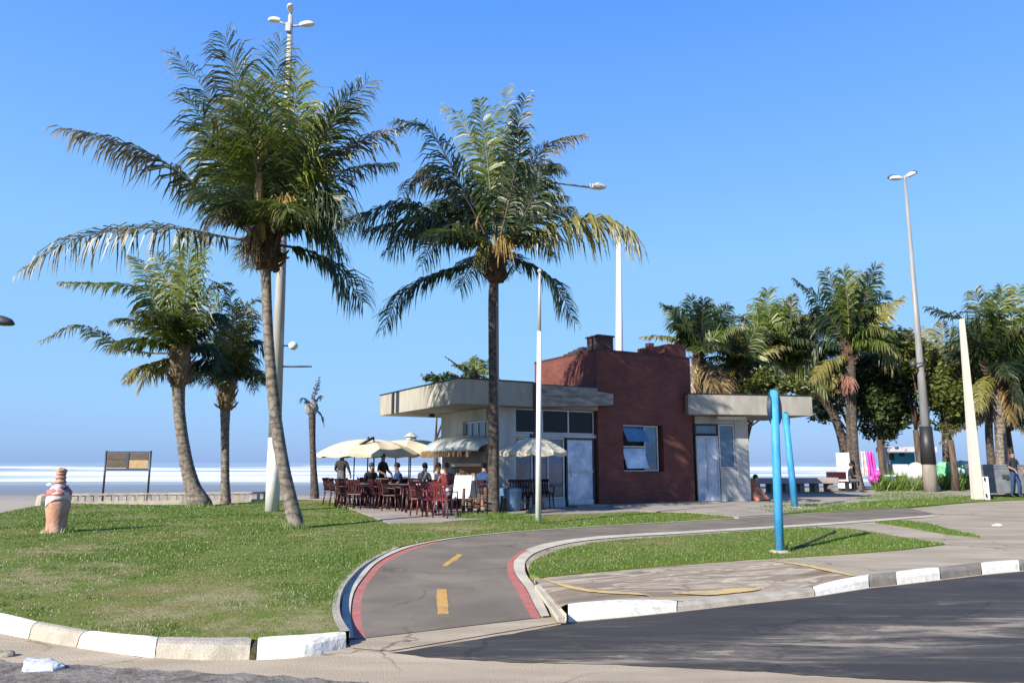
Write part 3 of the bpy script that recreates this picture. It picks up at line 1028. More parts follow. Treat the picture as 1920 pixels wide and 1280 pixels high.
# worn painted lines on the pavement
WT = catmull([G(x, y, 0.107) for x, y in WAVE_TOP], 60)
WB = catmull([G(x, y, z) for x, y, z in [(1048, 1140, 0.10), (1066, 1131.5, 0.117), (1110, 1127, 0.113), (1170, 1125, 0.111), (1268, 1125, 0.062), (1400, 1112.5, 0.056), (1523, 1100, 0.056), (1560, 1089, 0.095), (1600, 1081, 0.107)]], 60)
wave_pts = []
m = MB()
for i in range(61):
    for k in range(9):
        p = WT[i].lerp(WB[i], k / 8)
        wave_pts.append(p)
m.add(wave_pts, [(i * 9 + k, i * 9 + k + 1, (i + 1) * 9 + k + 1, (i + 1) * 9 + k) for i in range(60) for k in range(8)], smooth=True)
tag(m.build('patterned_pavement', M_wave), kind='structure')
def wave_z(p):
    return min(((q.xy - p.xy).length, q.z) for q in wave_pts)[1]
def pline(pts, w, mat, z, n=24, wj=0.3):
    c = catmull([G(x, y, z) for x, y in pts], n)
    m = MB()
    vs = []
    for i, p in enumerate(c):
        t = (c[min(i + 1, n)] - c[max(i - 1, 0)]).normalized()
        s = Vector((-t.y, t.x, 0))
        ww = w * (1 + rnd.uniform(-wj, wj)) * (0.25 + 0.75 * min(1, 4 * i / n, 4 * (n - i) / n))
        p = Vector((p.x, p.y, wave_z(p) + z - 0.10))
        vs += [p + s * ww / 2, p - s * ww / 2]
    m.add(vs, [(2 * i, 2 * i + 1, 2 * i + 3, 2 * i + 2) for i in range(n)])
    return tag(m.build('pavement_marking', mat), kind='structure')
pline([(1262, 1107), (1330, 1104), (1380, 1099), (1425, 1096)], 0.24, M_ochre, 0.108, wj=0.12)
pline([(1440, 1050), (1500, 1057), (1560, 1070), (1600, 1080)], 0.14, M_ochre, 0.109, wj=0.12)
pline([(1020, 1086), (1080, 1104), (1150, 1112), (1280, 1118)], 0.12, M_ochre, 0.110)
# lawns
main_lawn = [(75, 946), (100, 943), (290, 946), (400, 946), (540, 936), (622, 938), (665, 955), (730, 979), (830, 976), (960, 968), (1030, 963), (1150, 957), (1290, 958), (1385, 967)]
ml = [G(x, y) for x, y in main_lawn]
up_edge = [Vector((c.x - 0.03, c.y + 0.05, LAND)) for c in reversed(cols[0][36:70])]
near_edge = [G(x, y) for x, y in [(745, 1025), (705, 1043), (673, 1063), (647, 1089), (634, 1112), (630, 1135), (633, 1158), (648, 1183)]]
kerb_back = [(600, 1188), (480, 1194), (380, 1195), (290, 1193), (165, 1181), (70, 1164), (0, 1148)]
kb = [G(x, y) for x, y in kerb_back]
left = [Vector((-7.2, 9.4, LAND)), Vector((-10.8, 11.8, LAND)), Vector((-17.5, 15.9, LAND)), Vector((-31, 20.5, LAND)), G(-260, 990), G(0, 961)]
LAWN_A = ml + up_edge + near_edge + kb + left
sheet('lawn', LAWN_A, M_lawn, thick=0.19)
LAWN_B = [G(x, y, 0.122) for x, y in [(994, 1077), (991, 1064), (1002, 1048), (1052, 1029), (1110, 1017), (1185, 1009.5), (1300, 1002), (1440, 993), (1530, 988), (1600, 991), (1680, 1004), (1772, 1019), (1690, 1029), (1600, 1036), (1400, 1048), (1200, 1063), (1060, 1076), (1012, 1081)]]
sheet('lawn', LAWN_B, M_lawn, thick=0.05)
LAWN_C = [G(x, y, 0.122) for x, y in [(1640, 978.5), (1690, 975.5), (1730, 980), (1790, 993), (1838, 1006), (1780, 1001), (1700, 987)]]
sheet('lawn', LAWN_C, M_lawn, thick=0.05)
LAWN_D = [G(x, y, 0.13) for x, y in [(1400, 952), (1440, 948), (1520, 944), (1600, 936), (1640, 925), (1640, 917), (1830, 914), (1960, 912), (1960, 934), (1828, 940), (1700, 949.5), (1560, 957), (1460, 962)]]
sheet('lawn', LAWN_D, M_lawn, thick=0.2)
# terrace round the building
sheet('terrace', [G(621, 938, 0.135), G(665, 955.5, 0.135), G(730, 979.5, 0.135), G(830, 977, 0.135), G(1030, 964, 0.135), G(1200, 958, 0.135), G(1290, 959, 0.135), G(1385, 968, 0.135), G(1460, 963, 0.135), G(1640, 938, 0.135),
                  Vector((26, 36, 0.135)), Vector((26, 44, 0.135)), Vector((-4, 44, 0.135)), Vector((-6.6, 33, 0.135))], M_terr, thick=0.3)

# bare and dry patches worn into the big lawn
DRY = [(G(440, 1125), 1.5), (G(560, 1165), 1.1), (G(250, 1150), 0.9), (G(40, 1085), 2.2), (G(150, 1030), 1.6), (G(600, 1000), 1.6), (G(860, 990), 1.8)]
_t = M_lawn.node_tree
_n, _l = _t.nodes, _t.links
_b = _n['Principled BSDF']
_src = _b.inputs['Base Color'].links[0].from_socket
_tc = _n.new('ShaderNodeTexCoord')
_nz = _n.new('ShaderNodeTexNoise')
_nz.inputs['Scale'].default_value = 2.6
_nz.inputs['Detail'].default_value = 9
_nz.inputs['Roughness'].default_value = 0.7
_l.new(_tc.outputs['Object'], _nz.inputs['Vector'])
_acc = None
for c_, r_ in DRY:
    vd = _n.new('ShaderNodeVectorMath')
    vd.operation = 'DISTANCE'
    _l.new(_tc.outputs['Object'], vd.inputs[0])
    vd.inputs[1].default_value = c_
    mr_ = _n.new('ShaderNodeMapRange')
    mr_.inputs['From Min'].default_value = 0.0
    mr_.inputs['From Max'].default_value = r_
    mr_.inputs['To Min'].default_value = 0.27
    mr_.inputs['To Max'].default_value = 0.0
    _l.new(vd.outputs['Value'], mr_.inputs[0])
    if _acc is None:
        _acc = mr_.outputs[0]
    else:
        mx_ = _n.new('ShaderNodeMath')
        mx_.operation = 'MAXIMUM'
        _l.new(_acc, mx_.inputs[0])
        _l.new(mr_.outputs[0], mx_.inputs[1])
        _acc = mx_.outputs[0]
ad_ = _n.new('ShaderNodeMath')
_l.new(_acc, ad_.inputs[0])
_l.new(_nz.outputs[0], ad_.inputs[1])
rp_ = ramp(_n, [(0.60, (0, 0, 0)), (0.78, (0.9, 0.9, 0.9))])
_l.new(ad_.outputs[0], rp_.inputs[0])
mc_ = _n.new('ShaderNodeMixRGB')
_l.new(rp_.outputs[0], mc_.inputs[0])
_l.new(_src, mc_.inputs[1])
mc_.inputs[2].default_value = (0.30, 0.255, 0.14, 1)
_l.new(mc_.outputs[0], _b.inputs['Base Color'])

# ---------------------------------------------------------------- grass blades on the lawns
def inpoly(px, py, poly):
    ins = np.zeros(len(px), bool)
    n = len(poly)
    for i in range(n):
        x0, y0 = poly[i][0], poly[i][1]
        x1, y1 = poly[(i + 1) % n][0], poly[(i + 1) % n][1]
        if y0 == y1:
            continue
        c = ((y0 > py) != (y1 > py)) & (px < (x1 - x0) * (py - y0) / (y1 - y0) + x0)
        ins ^= c
    return ins
rs = np.random.RandomState(4)
def lawn_noise(x, y, s, seed):
    return np.array([mnoise.fractal(Vector((a * s, b * s, seed)), 1.0, 2.0, 4) for a, b in zip(x, y)])
def grass(poly, z, n, h0, h1, w, mat, name, dry=False, ymax=30, exclude=None):
    xs_ = np.array([p[0] for p in poly])
    ys_ = np.array([p[1] for p in poly])
    k = n * 3
    # density falls with distance
    u = rs.rand(k)
    y0, y1 = ys_.min(), min(ys_.max(), ymax)
    yy = y0 * (y1 / y0) ** u
    lim = 0.72 * yy + 0.5
    xx = np.maximum(xs_.min(), -lim) + rs.rand(k) * (np.minimum(xs_.max(), lim) - np.maximum(xs_.min(), -lim))
    ok = inpoly(xx, yy, poly)
    xx, yy = xx[ok][:n * 2], yy[ok][:n * 2]
    nn = lawn_noise(xx, yy, 0.42, 2.2) + 0.5 * lawn_noise(xx, yy, 2.3, 8.8)
    for c_, r_ in DRY:
        nn = nn - 0.75 * np.clip(1 - np.hypot(xx - c_.x, yy - c_.y) / r_, 0, 1)
    keep = (nn > -0.16) if not dry else (nn < -0.02)
    keep |= rs.rand(len(nn)) < (0.18 if not dry else 0.04)
    xx, yy, nn = xx[keep][:n], yy[keep][:n], nn[keep][:n]
    n = len(xx)
    a = rs.rand(n) * 6.283
    sc = np.clip(yy / 9.0, 0.8, 2.4)
    h = (h0 + (h1 - h0) * rs.rand(n)) * np.clip(0.9 + nn * 0.5, 0.5, 1.4)
    lean = 0.6 * h
    la = rs.rand(n) * 6.283
    ww = w * sc
    v = np.zeros((n * 3, 3))
    v[0::3, 0] = xx - ww * np.cos(a)
    v[0::3, 1] = yy - ww * np.sin(a)
    v[1::3, 0] = xx + ww * np.cos(a)
    v[1::3, 1] = yy + ww * np.sin(a)
    v[0::3, 2] = z - 0.004
    v[1::3, 2] = z - 0.004
    v[2::3, 0] = xx + lean * np.cos(la)
    v[2::3, 1] = yy + lean * np.sin(la)
    v[2::3, 2] = z + h
    me = bpy.data.meshes.new(name)
    me.vertices.add(n * 3)
    me.vertices.foreach_set('co', v.ravel())
    me.loops.add(n * 3)
    me.loops.foreach_set('vertex_index', np.arange(n * 3))
    me.polygons.add(n)
    me.polygons.foreach_set('loop_start', np.arange(0, n * 3, 3))
    me.update()
    me.validate()
    me.materials.append(mat)
    o = bpy.data.objects.new(name, me)
    COL.objects.link(o)
    return o
def grasslab(o, label):
    return tag(o, label, 'grass', None, 'stuff')
A2 = [(p[0], p[1]) for p in LAWN_A]
grasslab(grass(A2, LAND, 130000, 0.012, 0.040, 0.0045, M_blade, 'grass', ymax=27), 'green mown grass blades of the big lawn beside the cycle path')
grasslab(grass(A2, LAND, 60000, 0.008, 0.028, 0.0045, M_blade_dry, 'dry_grass', dry=True, ymax=27), 'straw coloured dry grass blades of the big lawn beside the cycle path')
B2 = [(p[0], p[1]) for p in LAWN_B]
grasslab(grass(B2, 0.122, 30000, 0.012, 0.040, 0.0045, M_blade, 'grass'), 'green mown grass blades of the tapering lawn around the front blue post')
grasslab(grass(B2, 0.122, 9000, 0.008, 0.028, 0.0045, M_blade_dry, 'dry_grass', dry=True), 'straw coloured dry blades in the tapering lawn around the front blue post')
C2 = [(p[0], p[1]) for p in LAWN_C]
grasslab(grass(C2, 0.122, 4000, 0.015, 0.045, 0.006, M_blade, 'grass'), 'grass blades of the small green sliver in the pavement')
D2 = [(p[0], p[1]) for p in LAWN_D]
grasslab(grass(D2, 0.13, 14000, 0.02, 0.07, 0.008, M_blade, 'grass', ymax=45), 'grass blades of the verge by the grey bin')
HEDGE = [G(x, y, 0.13) for x, y in [(1640, 921), (1700, 920), (1822, 917), (1815, 905), (1740, 903), (1660, 906)]]
grasslab(grass([(p.x, p.y) for p in HEDGE], 0.13, 9000, 0.35, 0.95, 0.014, M_blade, 'tall_grass', ymax=60), 'tall uncut grass behind the verge beside the white post')

# ---------------------------------------------------------------- kerb stones
def kerb_block(base, back, zt, mat, label, group, lump=0.0, gap=0.004):
    """base: road-level pixel polyline of the front; back: pixel polyline of the top's rear edge"""
    n = 10
    cb = catmull([G(x, y, 0.0) for x, y in base], n) if len(base) > 1 else None
    zs = zt if isinstance(zt, (list, tuple)) else [zt] * len(back)
    ck = catmull([G(x, y, zz) for (x, y), zz in zip(back, zs)], n)
    m = MB()
    vs = []
    rows = 6
    for i in range(n + 1):
        b0, k0 = cb[i], ck[i]
        out = (k0 - b0)
        out.z = 0
        w = out.length
        o = out.normalized()
        t = k0.z
        j = [mnoise.noise(Vector((b0.x * 4 + q * 3.1, b0.y * 4, 1.0))) * 0.006 for q in range(4)]
        e = 0.006 if i in (0, n) else 0.0
        vs += [b0 + Vector((0, 0, -0.03)), b0 + o * min(0.035 + e + j[0], w * 0.25) + Vector((0, 0, t * 0.66)), b0 + o * min(0.065 + j[1], w * 0.4) + Vector((0, 0, t * 0.88 - e)),
               b0 + o * min(0.12 + j[2], w * 0.6) + Vector((0, 0, t - e + j[3] * 0.5)), k0 + Vector((0, 0, 0.003 - e)), k0 + Vector((0, 0, -0.17))]
    fs = [(j * rows + k, (j + 1) * rows + k, (j + 1) * rows + k + 1, j * rows + k + 1) for j in range(n) for k in range(rows - 1)]
    fs += [tuple(reversed(range(rows))), tuple(range(n * rows, (n + 1) * rows))]
    m.add(vs, fs)
    o = m.build('kerb_stone', mat)
    bm = bmesh.new()
    bm.from_mesh(o.data)
    bmesh.ops.recalc_face_normals(bm, faces=bm.faces)
    bm.to_mesh(o.data)
    bm.free()
    c = G(*base[0], 0)
    o.data.transform(Matrix.Translation(-c))
    o.location = c
    return tag(o, label, 'kerb', group)
GL = 'kerb stones along the left lawn'
kerb_block([(-130, 1161), (-40, 1178), (51, 1197)], [(-130, 1125), (-40, 1140), (70, 1164)], 0.115, M_white, 'white painted kerb stone at the left edge of the photo', GL)
kerb_block([(53, 1197.5), (95, 1206), (141, 1213)], [(72, 1164.4), (118, 1173), (165, 1181)], 0.115, M_conc, 'bare beige kerb stone left of the longer white one, above the pale rubble', GL)
kerb_block([(143, 1213.5), (215, 1224), (289, 1233)], [(167, 1181.3), (230, 1188), (296, 1193)], 0.115, M_white, 'long white kerb stone with bare beige stones at both ends', GL)
kerb_block([(291, 1233.2), (380, 1237), (467, 1237)], [(298, 1193.2), (385, 1195), (472, 1194)], 0.115, M_conc, 'bare beige kerb stone ending at the dark gap', GL)
kerb_block([(468, 1237), (474, 1237), (480, 1237)], [(473, 1195), (478, 1195), (483, 1195)], 0.09, M_joint, 'thin dark joint stone between beige and white kerb', GL)
kerb_block([(481, 1237), (570, 1231), (649, 1214)], [(484, 1194), (575, 1189), (647, 1183)], 0.118, M_white, 'white kerb stone at the left mouth of the cycle path', GL)
GR = 'kerb stones along the right pavement'
kerb_block([(1066, 1165), (1170, 1156), (1268, 1146)], [(1065, 1131), (1160, 1124), (1270, 1124.5)], (0.122, 0.116, 0.067), M_white, 'wide white kerb stone at the right mouth of the cycle path', GR)
kerb_block([(1270, 1146), (1400, 1130.5), (1528, 1117)], [(1272, 1124.5), (1400, 1112), (1522, 1100)], (0.067, 0.061, 0.060), M_conc, 'long low bare kerb stone beside the yellow band', GR)
kerb_block([(1530, 1117), (1580, 1109), (1629, 1101)], [(1524, 1099.5), (1560, 1089), (1629, 1076)], (0.060, 0.10, 0.118), M_white, 'white kerb stone where the kerb rises beside the diagonal ochre line', GR)
kerb_block([(1631, 1101), (1655, 1098.5), (1680, 1096)], [(1631, 1076), (1655, 1074), (1678, 1071.5)], 0.118, M_conc_dk, 'short grey kerb stone, smaller of the two grey ones', GR)
kerb_block([(1682, 1095.7), (1722, 1091), (1763, 1086)], [(1680, 1071), (1720, 1066), (1760, 1063)], 0.118, M_white, 'white kerb stone between the two grey kerb stones', GR)
kerb_block([(1765, 1085.7), (1802, 1081), (1840, 1077)], [(1762, 1062.7), (1800, 1058), (1837, 1054.5)], 0.118, M_conc_dk, 'long grey kerb stone between white stones at the right', GR)
kerb_block([(1842, 1076.7), (1878, 1073), (1912, 1070)], [(1839, 1054.2), (1875, 1051), (1910, 1049)], 0.118, M_white, 'rightmost white kerb stone beside the dark road', GR)
kerb_block([(1914, 1069.7), (1960, 1065), (2060, 1056)], [(1912, 1048.8), (1960, 1044), (2060, 1035)], 0.118, M_conc_dk, 'grey kerb stone cut by the right edge of the photo', GR)

# thin lip at the lawn's edge along the path
lip = catmull([p + Vector((0, 0, 0.004)) for p in near_edge], 40)
m = MB()
vs = []
for i, p in enumerate(lip):
    t = (lip[min(i + 1, 40)] - lip[max(i - 1, 0)]).normalized()
    s = Vector((-t.y, t.x, 0)) * 0.035
    vs += [p + s, p - s, p - s + Vector((0, 0, -0.13)), p + s + Vector((0, 0, -0.13))]
m.add(vs, [(4 * i + a, 4 * i + (a + 1) % 4, 4 * i + 4 + (a + 1) % 4, 4 * i + 4 + a) for i in range(40) for a in range(4)])
tag(m.build('lawn_lip', M_conc), kind='structure')

# pale rubble in the gutter and a white scrap on the pavement
def lump(name, px, py, z, s, mat, label, cat, seed):
    c = G(px, py, z)
    m = MB()
    m.ball((0, 0, s[2] * 0.35), 1.0, 14, 9, s=s, wob=0.0)
    vs = []
    for p in m.v:
        q = Vector(p)
        k = 1 + 0.45 * mnoise.noise(Vector((q.x * 9 + seed, q.y * 9, q.z * 9)))
        vs.append((q.x * k, q.y * k, max(-0.02, q.z * k)))
    m.v = vs
    m.sm = [False] * len(m.sm)
    o = m.build(name, mat)
    o.location = c
    return tag(o, label, cat)
lump('rubble_stone', 78, 1254, 0.0, (0.19, 0.09, 0.055), M_stone, 'pale grey broken stone lying in the gutter at lower left', 'stone', 3)
lump('rubble_stone', 6, 1229, 0.0, (0.09, 0.05, 0.04), M_conc_dk, 'small dark rubble lump at the left edge below the kerb', 'stone', 8)
lump('paper_scrap', 1870, 985, 0.106, (0.13, 0.05, 0.03), M_wplast, 'small white paper scrap lying on the pavement at right', 'litter', 5)

# ================================================================ PALMS AND TREES
def frond_mesh(pts, leaf, width, n=60, droop=0.5, seed=0, rib=0.035, hvec=None, start=0.14, spread=62, mats=None, seg=28, ragged=0.15):
    rr = random.Random(seed)
    droop = max(droop, 0.42)
    c = catmull(pts, seg)
    L = [0.0]
    for a, b in zip(c[:-1], c[1:]):
        L.append(L[-1] + (b - a).length)
    tot = L[-1]
    m = MB()
    m.tube(c, [rib * (1 - 0.85 * i / seg) for i in range(seg + 1)], 5, mi=1, caps=False)
    if hvec is None:
        a = rr.uniform(-0.9, 0.9)
        hvec = Vector((math.sin(a), -math.cos(a), 0))
    def at(s):
        i = 0
        while i < seg - 1 and L[i + 1] < s:
            i += 1
        f = (s - L[i]) / max(1e-6, L[i + 1] - L[i])
        return c[i].lerp(c[i + 1], f), (c[i + 1] - c[i]).normalized()
    up = Vector((0, 0, 1))
    for i in range(n):
        t = start + (1 - start) * (i + rr.uniform(-0.3, 0.3)) / n
        t = min(max(t, 0.02), 0.998)
        p, T = at(t * tot)
        w = abs(T.z)
        N = (up * (1 - w * w) + hvec * (w * w + 0.05)).normalized()
        S = T.cross(N)
        if S.length < 1e-4:
            continue
        S.normalize()
        N = S.cross(T).normalized()
        u = (t - start) / (1 - start)
        prof = (0.45 + 0.55 * min(1, u / 0.25)) * (1.0 if u < 0.55 else 1 - 0.62 * ((u - 0.55) / 0.45) ** 1.3)
        for sd in (-1, 1):
            if rr.random() < ragged * 0.5:
                continue
            gap = mnoise.noise(Vector((t * 14, seed * 0.7, sd * 5 + 3)))
            if gap < -0.42:
                continue
            ll = leaf * prof * rr.uniform(1 - ragged * 2.2, 1.15) * (1 + 0.35 * gap)
            ang = R(spread - 26 * u + rr.uniform(-13, 13) + 16 * mnoise.noise(Vector((t * 9, seed * 1.3, sd * 2))))
            d0 = (S * sd * math.sin(ang) + T * math.cos(ang) + N * rr.uniform(-0.05, 0.34) * (1 - min(1, droop)) + Vector((rr.gauss(0, 1), rr.gauss(0, 1), rr.gauss(0, 1))) * 0.075).normalized()
            g = Vector((0, 0, -1)) * droop * rr.uniform(0.6, 1.5)
            d1 = (d0 + g * 0.9).normalized()
            d2 = (d0 * 0.8 + g * 2.6).normalized()
            a = p
            b = a + d0 * ll * 0.28
            e = b + d1 * ll * 0.36
            f = e + d2 * ll * 0.36
            tw = (T + N * rr.uniform(-0.5, 0.5)).normalized()
            W = width * (0.75 + 0.5 * rr.random()) * (1 - 0.45 * u)
            ag = 0.55 * u
            m.add([a - tw * W * 0.4, a + tw * W * 0.4, b - tw * W, b + tw * W, e - tw * W * 0.8, e + tw * W * 0.8, f],
                  [(0, 1, 3, 2), (2, 3, 5, 4), (4, 5, 6)], 0,
                  age=[ag, ag, ag + 0.1, ag + 0.1, ag + 0.27, ag + 0.27, ag + 0.5])
    return m

def add_frond(root, pts, leaf, width, mat, ribmat, **kw):
    return frond_mesh(pts, leaf, width, **kw).build('frond', [mat, ribmat], root)

def arc_frond(base, az, el0, length, bend, n=5):
    """midrib that leaves base at azimuth/elevation and arches over"""
    pts = [Vector(base)]
    el = el0
    st = length / n
    for i in range(n):
        d = Vector((math.cos(az) * math.cos(el), math.sin(az) * math.cos(el), math.sin(el)))
        pts.append(pts[-1] + d * st)
        el -= bend / n * (0.5 + 1.0 * i / n)
    return pts

def trunk_mesh(pts, rads, seg=14, rings=0.05, seed=0):
    pts = [Vector(pts[0]) + Vector((0, 0, -0.35))] + list(pts)
    rads = [rads[0]] + list(rads)
    n = max(12, int(sum((Vector(b) - Vector(a)).length for a, b in zip(pts[:-1], pts[1:])) / 0.07))
    c = catmull(pts, n)
    rr = random.Random(seed)
    m = MB()
    rad = []
    k = len(rads) - 1
    for i in range(n + 1):
        s = i / n * k
        j = min(int(s), k - 1)
        r = rads[j] + (rads[j + 1] - rads[j]) * (s - j)
        rad.append(r * (1 + (rings * 0.5 if i % 2 else -rings * 0.2) * rr.uniform(0.2, 1)))
    m.tube(c, rad, seg)
    return m

def fibre_boss(root, c, r, h, seed, mats=None):
    """brown sheaths and old stalk stubs below the crown"""
    rr = random.Random(seed)
    m = MB()
    m.lathe((c[0], c[1], c[2] - h * 0.6), [(r * 0.72, 0), (r * 0.86, h * 0.25), (r * 0.98, h * 0.55), (r * 0.85, h * 0.85), (r * 0.25, h * 1.08)], 14, wob=0.3, seed=seed)
    for i in range(44):
        a = rr.random() * 6.283
        z = c[2] + rr.uniform(-0.6, 0.4) * h
        p = Vector((c[0] + r * 0.7 * math.cos(a), c[1] + r * 0.7 * math.sin(a), z))
        q = p + Vector((math.cos(a) * rr.uniform(0.2, 0.7) * r * 1.6, math.sin(a) * rr.uniform(0.2, 0.7) * r * 1.6, rr.uniform(0.05, 0.6) * h * 0.5))
        m.tube([p, p.lerp(q, 0.5) + Vector((0, 0, -0.03)), q], [r * 0.2, r * 0.15, r * 0.07], 5)
    for i in range(60):
        a = rr.random() * 6.283
        p = Vector((c[0] + r * math.cos(a) * 0.9, c[1] + r * math.sin(a) * 0.9, c[2] + rr.uniform(-0.35, 0.35) * h))
        q = p + Vector((math.cos(a) * 0.12, math.sin(a) * 0.12, -rr.uniform(0.15, 0.5)))
        m.tube([p, q], [0.014, 0.004], 3, caps=False)
    return m.build('crown_fibre', mats or M_fibre, root)

def spray(root, c, L, spread, mat, seed, n=70, name='flower_stalk', down=0.5, dirv=(0, 0, 1), th=0.012):
    rr = random.Random(seed)
    m = MB()
    dv = Vector(dirv).normalized()
    for i in range(n):
        d = (dv + Vector((rr.gauss(0, 1), rr.gauss(0, 1), rr.gauss(0, 1))) * spread).normalized()
        l = L * rr.uniform(0.6, 1.1)
        p = Vector(c)
        q = p + d * l * 0.55
        s = q + (d + Vector((0, 0, -down * 2))).normalized() * l * 0.55
        m.tube([p, q, s], [th, th * 1.1, th * 0.5], 4, caps=False)
    return m.build(name, mat, root)

def palm(label, trunk, Y, radpx, crown_px, fronds, seed, group=None, extra=8, tmat=None, leaf=0.85, width=0.028, flen=3.6, boss=(0.34, 0.9), n=64, dmat=(None, None, None), base_z=None, eel=(0.1, 1.2), fmat=False):
    """trunk: pixel polyline from the base up; fronds: (pixel polyline, depth change at the tip, material key, droop, leaf factor)"""
    rr = random.Random(seed)
    bx, by = trunk[0]
    pts = [D(x, y, Y) for x, y in list(trunk) + [crown_px]]
    radpx = list(radpx) + [radpx[-1] * 0.9]
    if base_z is not None:
        pts[0].z = base_z
    root = thing('palm_tree', label, 'palm', pts[0], group)
    px2m = (pts[0].y * cp + (pts[0].z - CAM_H) * sp) / F
    trunk_mesh(pts, [r * 0.5 * px2m for r in radpx], seed=seed).build('trunk', tmat or M_trunk, root)
    C = D(*crown_px, Y)
    fibre_boss(root, (C.x, C.y, C.z), boss[0], boss[1], seed, M_fibre_tan if fmat else None)
    K = {'g': (M_leaf, M_rib), 'd': (M_leaf_dark, M_rib_dark), 'y': (M_leaf_lit, M_rib), 'o': (M_leaf_old, M_rib), 'b': (M_leaf_brown, M_rib_dark), 't': (M_leaf_dry, M_rib_dark)}  # y and o carry sunlit tones in the leaf colour; d is darker
    for i, fr in enumerate(fronds):
        px, dy, key, droop = fr[:4]
        lf = fr[4] if len(fr) > 4 else 1.0
        P = []
        k = len(px) - 1
        for j, (x, y) in enumerate(px):
            P.append(D(x, y, Y + dy * (j / k) ** 1.2))
        # all fronds spring from the crown itself
        P[0] = P[0].lerp(C + Vector((0, 0, 0.15)), 0.5)
        a, b = K[key]
        add_frond(root, P, leaf * lf, width, a, b, n=n, droop=droop, seed=seed * 100 + i)
    for i in range(extra):
        # fronds towards and away from the camera and all round, for the crown's depth
        az = (R(90) if i % 2 else R(-90)) + rr.uniform(-0.8, 0.8)
        el = rr.uniform(*eel)
        P = arc_frond(C + Vector((0, 0, 0.2)), az, el, flen * rr.uniform(0.75, 1.0), rr.uniform(0.9, 1.7))
        key = rr.choice('ggdgd')
        a, b = K[key]
        add_frond(root, P, leaf * rr.uniform(0.75, 1.0), width, a, b, n=n, droop=rr.uniform(0.35, 0.7), seed=seed * 100 + 50 + i)
    return root, C

# ---- tall palm at left, in front of the street lamp
p1, c1 = palm('tallest palm with leaning grey trunk in front of the tapering street lamp', [(556, 990), (546, 945), (532, 880), (519, 800), (510, 720), (504, 640), (500, 560), (498, 490)], 16.3,
     [32, 27, 24, 23, 21, 19, 19, 21], (502, 462), [
    ([(480, 452), (445, 420), (385, 362), (305, 302), (222, 266), (118, 241)], -1.2, 'b', 0.85, 1.05),
    ([(480, 462), (410, 442), (330, 428), (235, 430), (130, 452), (42, 506)], 0.8, 'b', 0.9, 1.1),
    ([(492, 440), (452, 320), (405, 200), (325, 97)], 1.0, 'd', 0.25, 0.9),
    ([(495, 430), (474, 300), (452, 180), (420, 66)], -0.8, 'd', 0.2, 1.0),
    ([(497, 430), (480, 320), (466, 220), (455, 120)], 1.2, 'g', 0.2, 1.1),
    ([(505, 430), (505, 310), (512, 190), (528, 78)], 0.5, 'g', 0.2, 1.0),
    ([(508, 430), (530, 320), (548, 240), (560, 130)], -0.7, 'y', 0.2, 0.95),
    ([(515, 432), (560, 330), (620, 230), (690, 152)], 0.8, 'd', 0.3, 0.95),
    ([(515, 440), (575, 350), (640, 282), (752, 236)], -0.8, 'b', 0.7, 0.85),
    ([(515, 445), (575, 380), (650, 320), (735, 306)], 1.4, 'd', 0.75, 0.8),
    ([(520, 465), (575, 470), (632, 500), (682, 568)], 0.5, 'd', 0.7, 0.9),
    ([(490, 440), (440, 340), (398, 260), (350, 178)], -1.4, 'g', 0.35, 0.95),
    ([(490, 440), (445, 370), (415, 310), (380, 240)], 1.6, 'g', 0.4, 1.0),
    ([(492, 440), (462, 350), (440, 250), (432, 160)], 1.0, 'd', 0.3, 1.1),
    ([(512, 440), (540, 350), (585, 270), (640, 200)], -1.4, 'y', 0.3, 1.0),
    ([(512, 440), (560, 390), (610, 360), (660, 420)], -1.5, 'd', 0.8, 0.85),
    ([(500, 430), (495, 330), (492, 250), (478, 150)], -1.5, 'y', 0.2, 1.0),
    ([(512, 440), (555, 420), (600, 430), (640, 480)], 1.0, 'd', 0.8, 0.8),
    ([(500, 440), (530, 370), (570, 310), (600, 240)], 1.8, 'd', 0.4, 1.0),
    ([(495, 440), (455, 400), (420, 390), (395, 420)], -1.8, 'b', 0.8, 0.7),
        ([(500, 440), (486, 350), (470, 260), (445, 200)], -1.8, 'g', 0.3, 1.2),
    ([(510, 440), (545, 370), (570, 300), (560, 220)], -1.0, 'y', 0.4, 1.15),
    ([(490, 440), (465, 370), (430, 300), (395, 265)], -0.6, 'd', 0.5, 1.15),
    ([(515, 445), (560, 400), (600, 390), (635, 440)], -0.6, 'd', 0.85, 1.0),
    ([(515, 440), (560, 350), (600, 270), (655, 175)], -1.8, 'd', 0.35, 1.0),
    ], 11, extra=3, leaf=1.22, width=0.030, flen=3.3, boss=(0.28, 0.9), n=92, eel=(0.0, 0.6))
spray(p1, D(530, 398, 15.7), 0.75, 0.35, M_fruit, 3, 90, dirv=(0.35, -0.3, 1.0), down=0.9)
spray(p1, D(480, 425, 15.8), 0.95, 0.22, M_leaf_dry, 4, 70, dirv=(0, -0.4, -0.5), down=0.8, name='dry_spathe')
m = MB()
m.tube([D(492, 450, 15.9), D(486, 370, 15.8), D(488, 290, 15.7), D(492, 228, 15.7)], [0.09, 0.10, 0.08, 0.02], 7)
m.build('spathe', M_leaf_dry, p1)

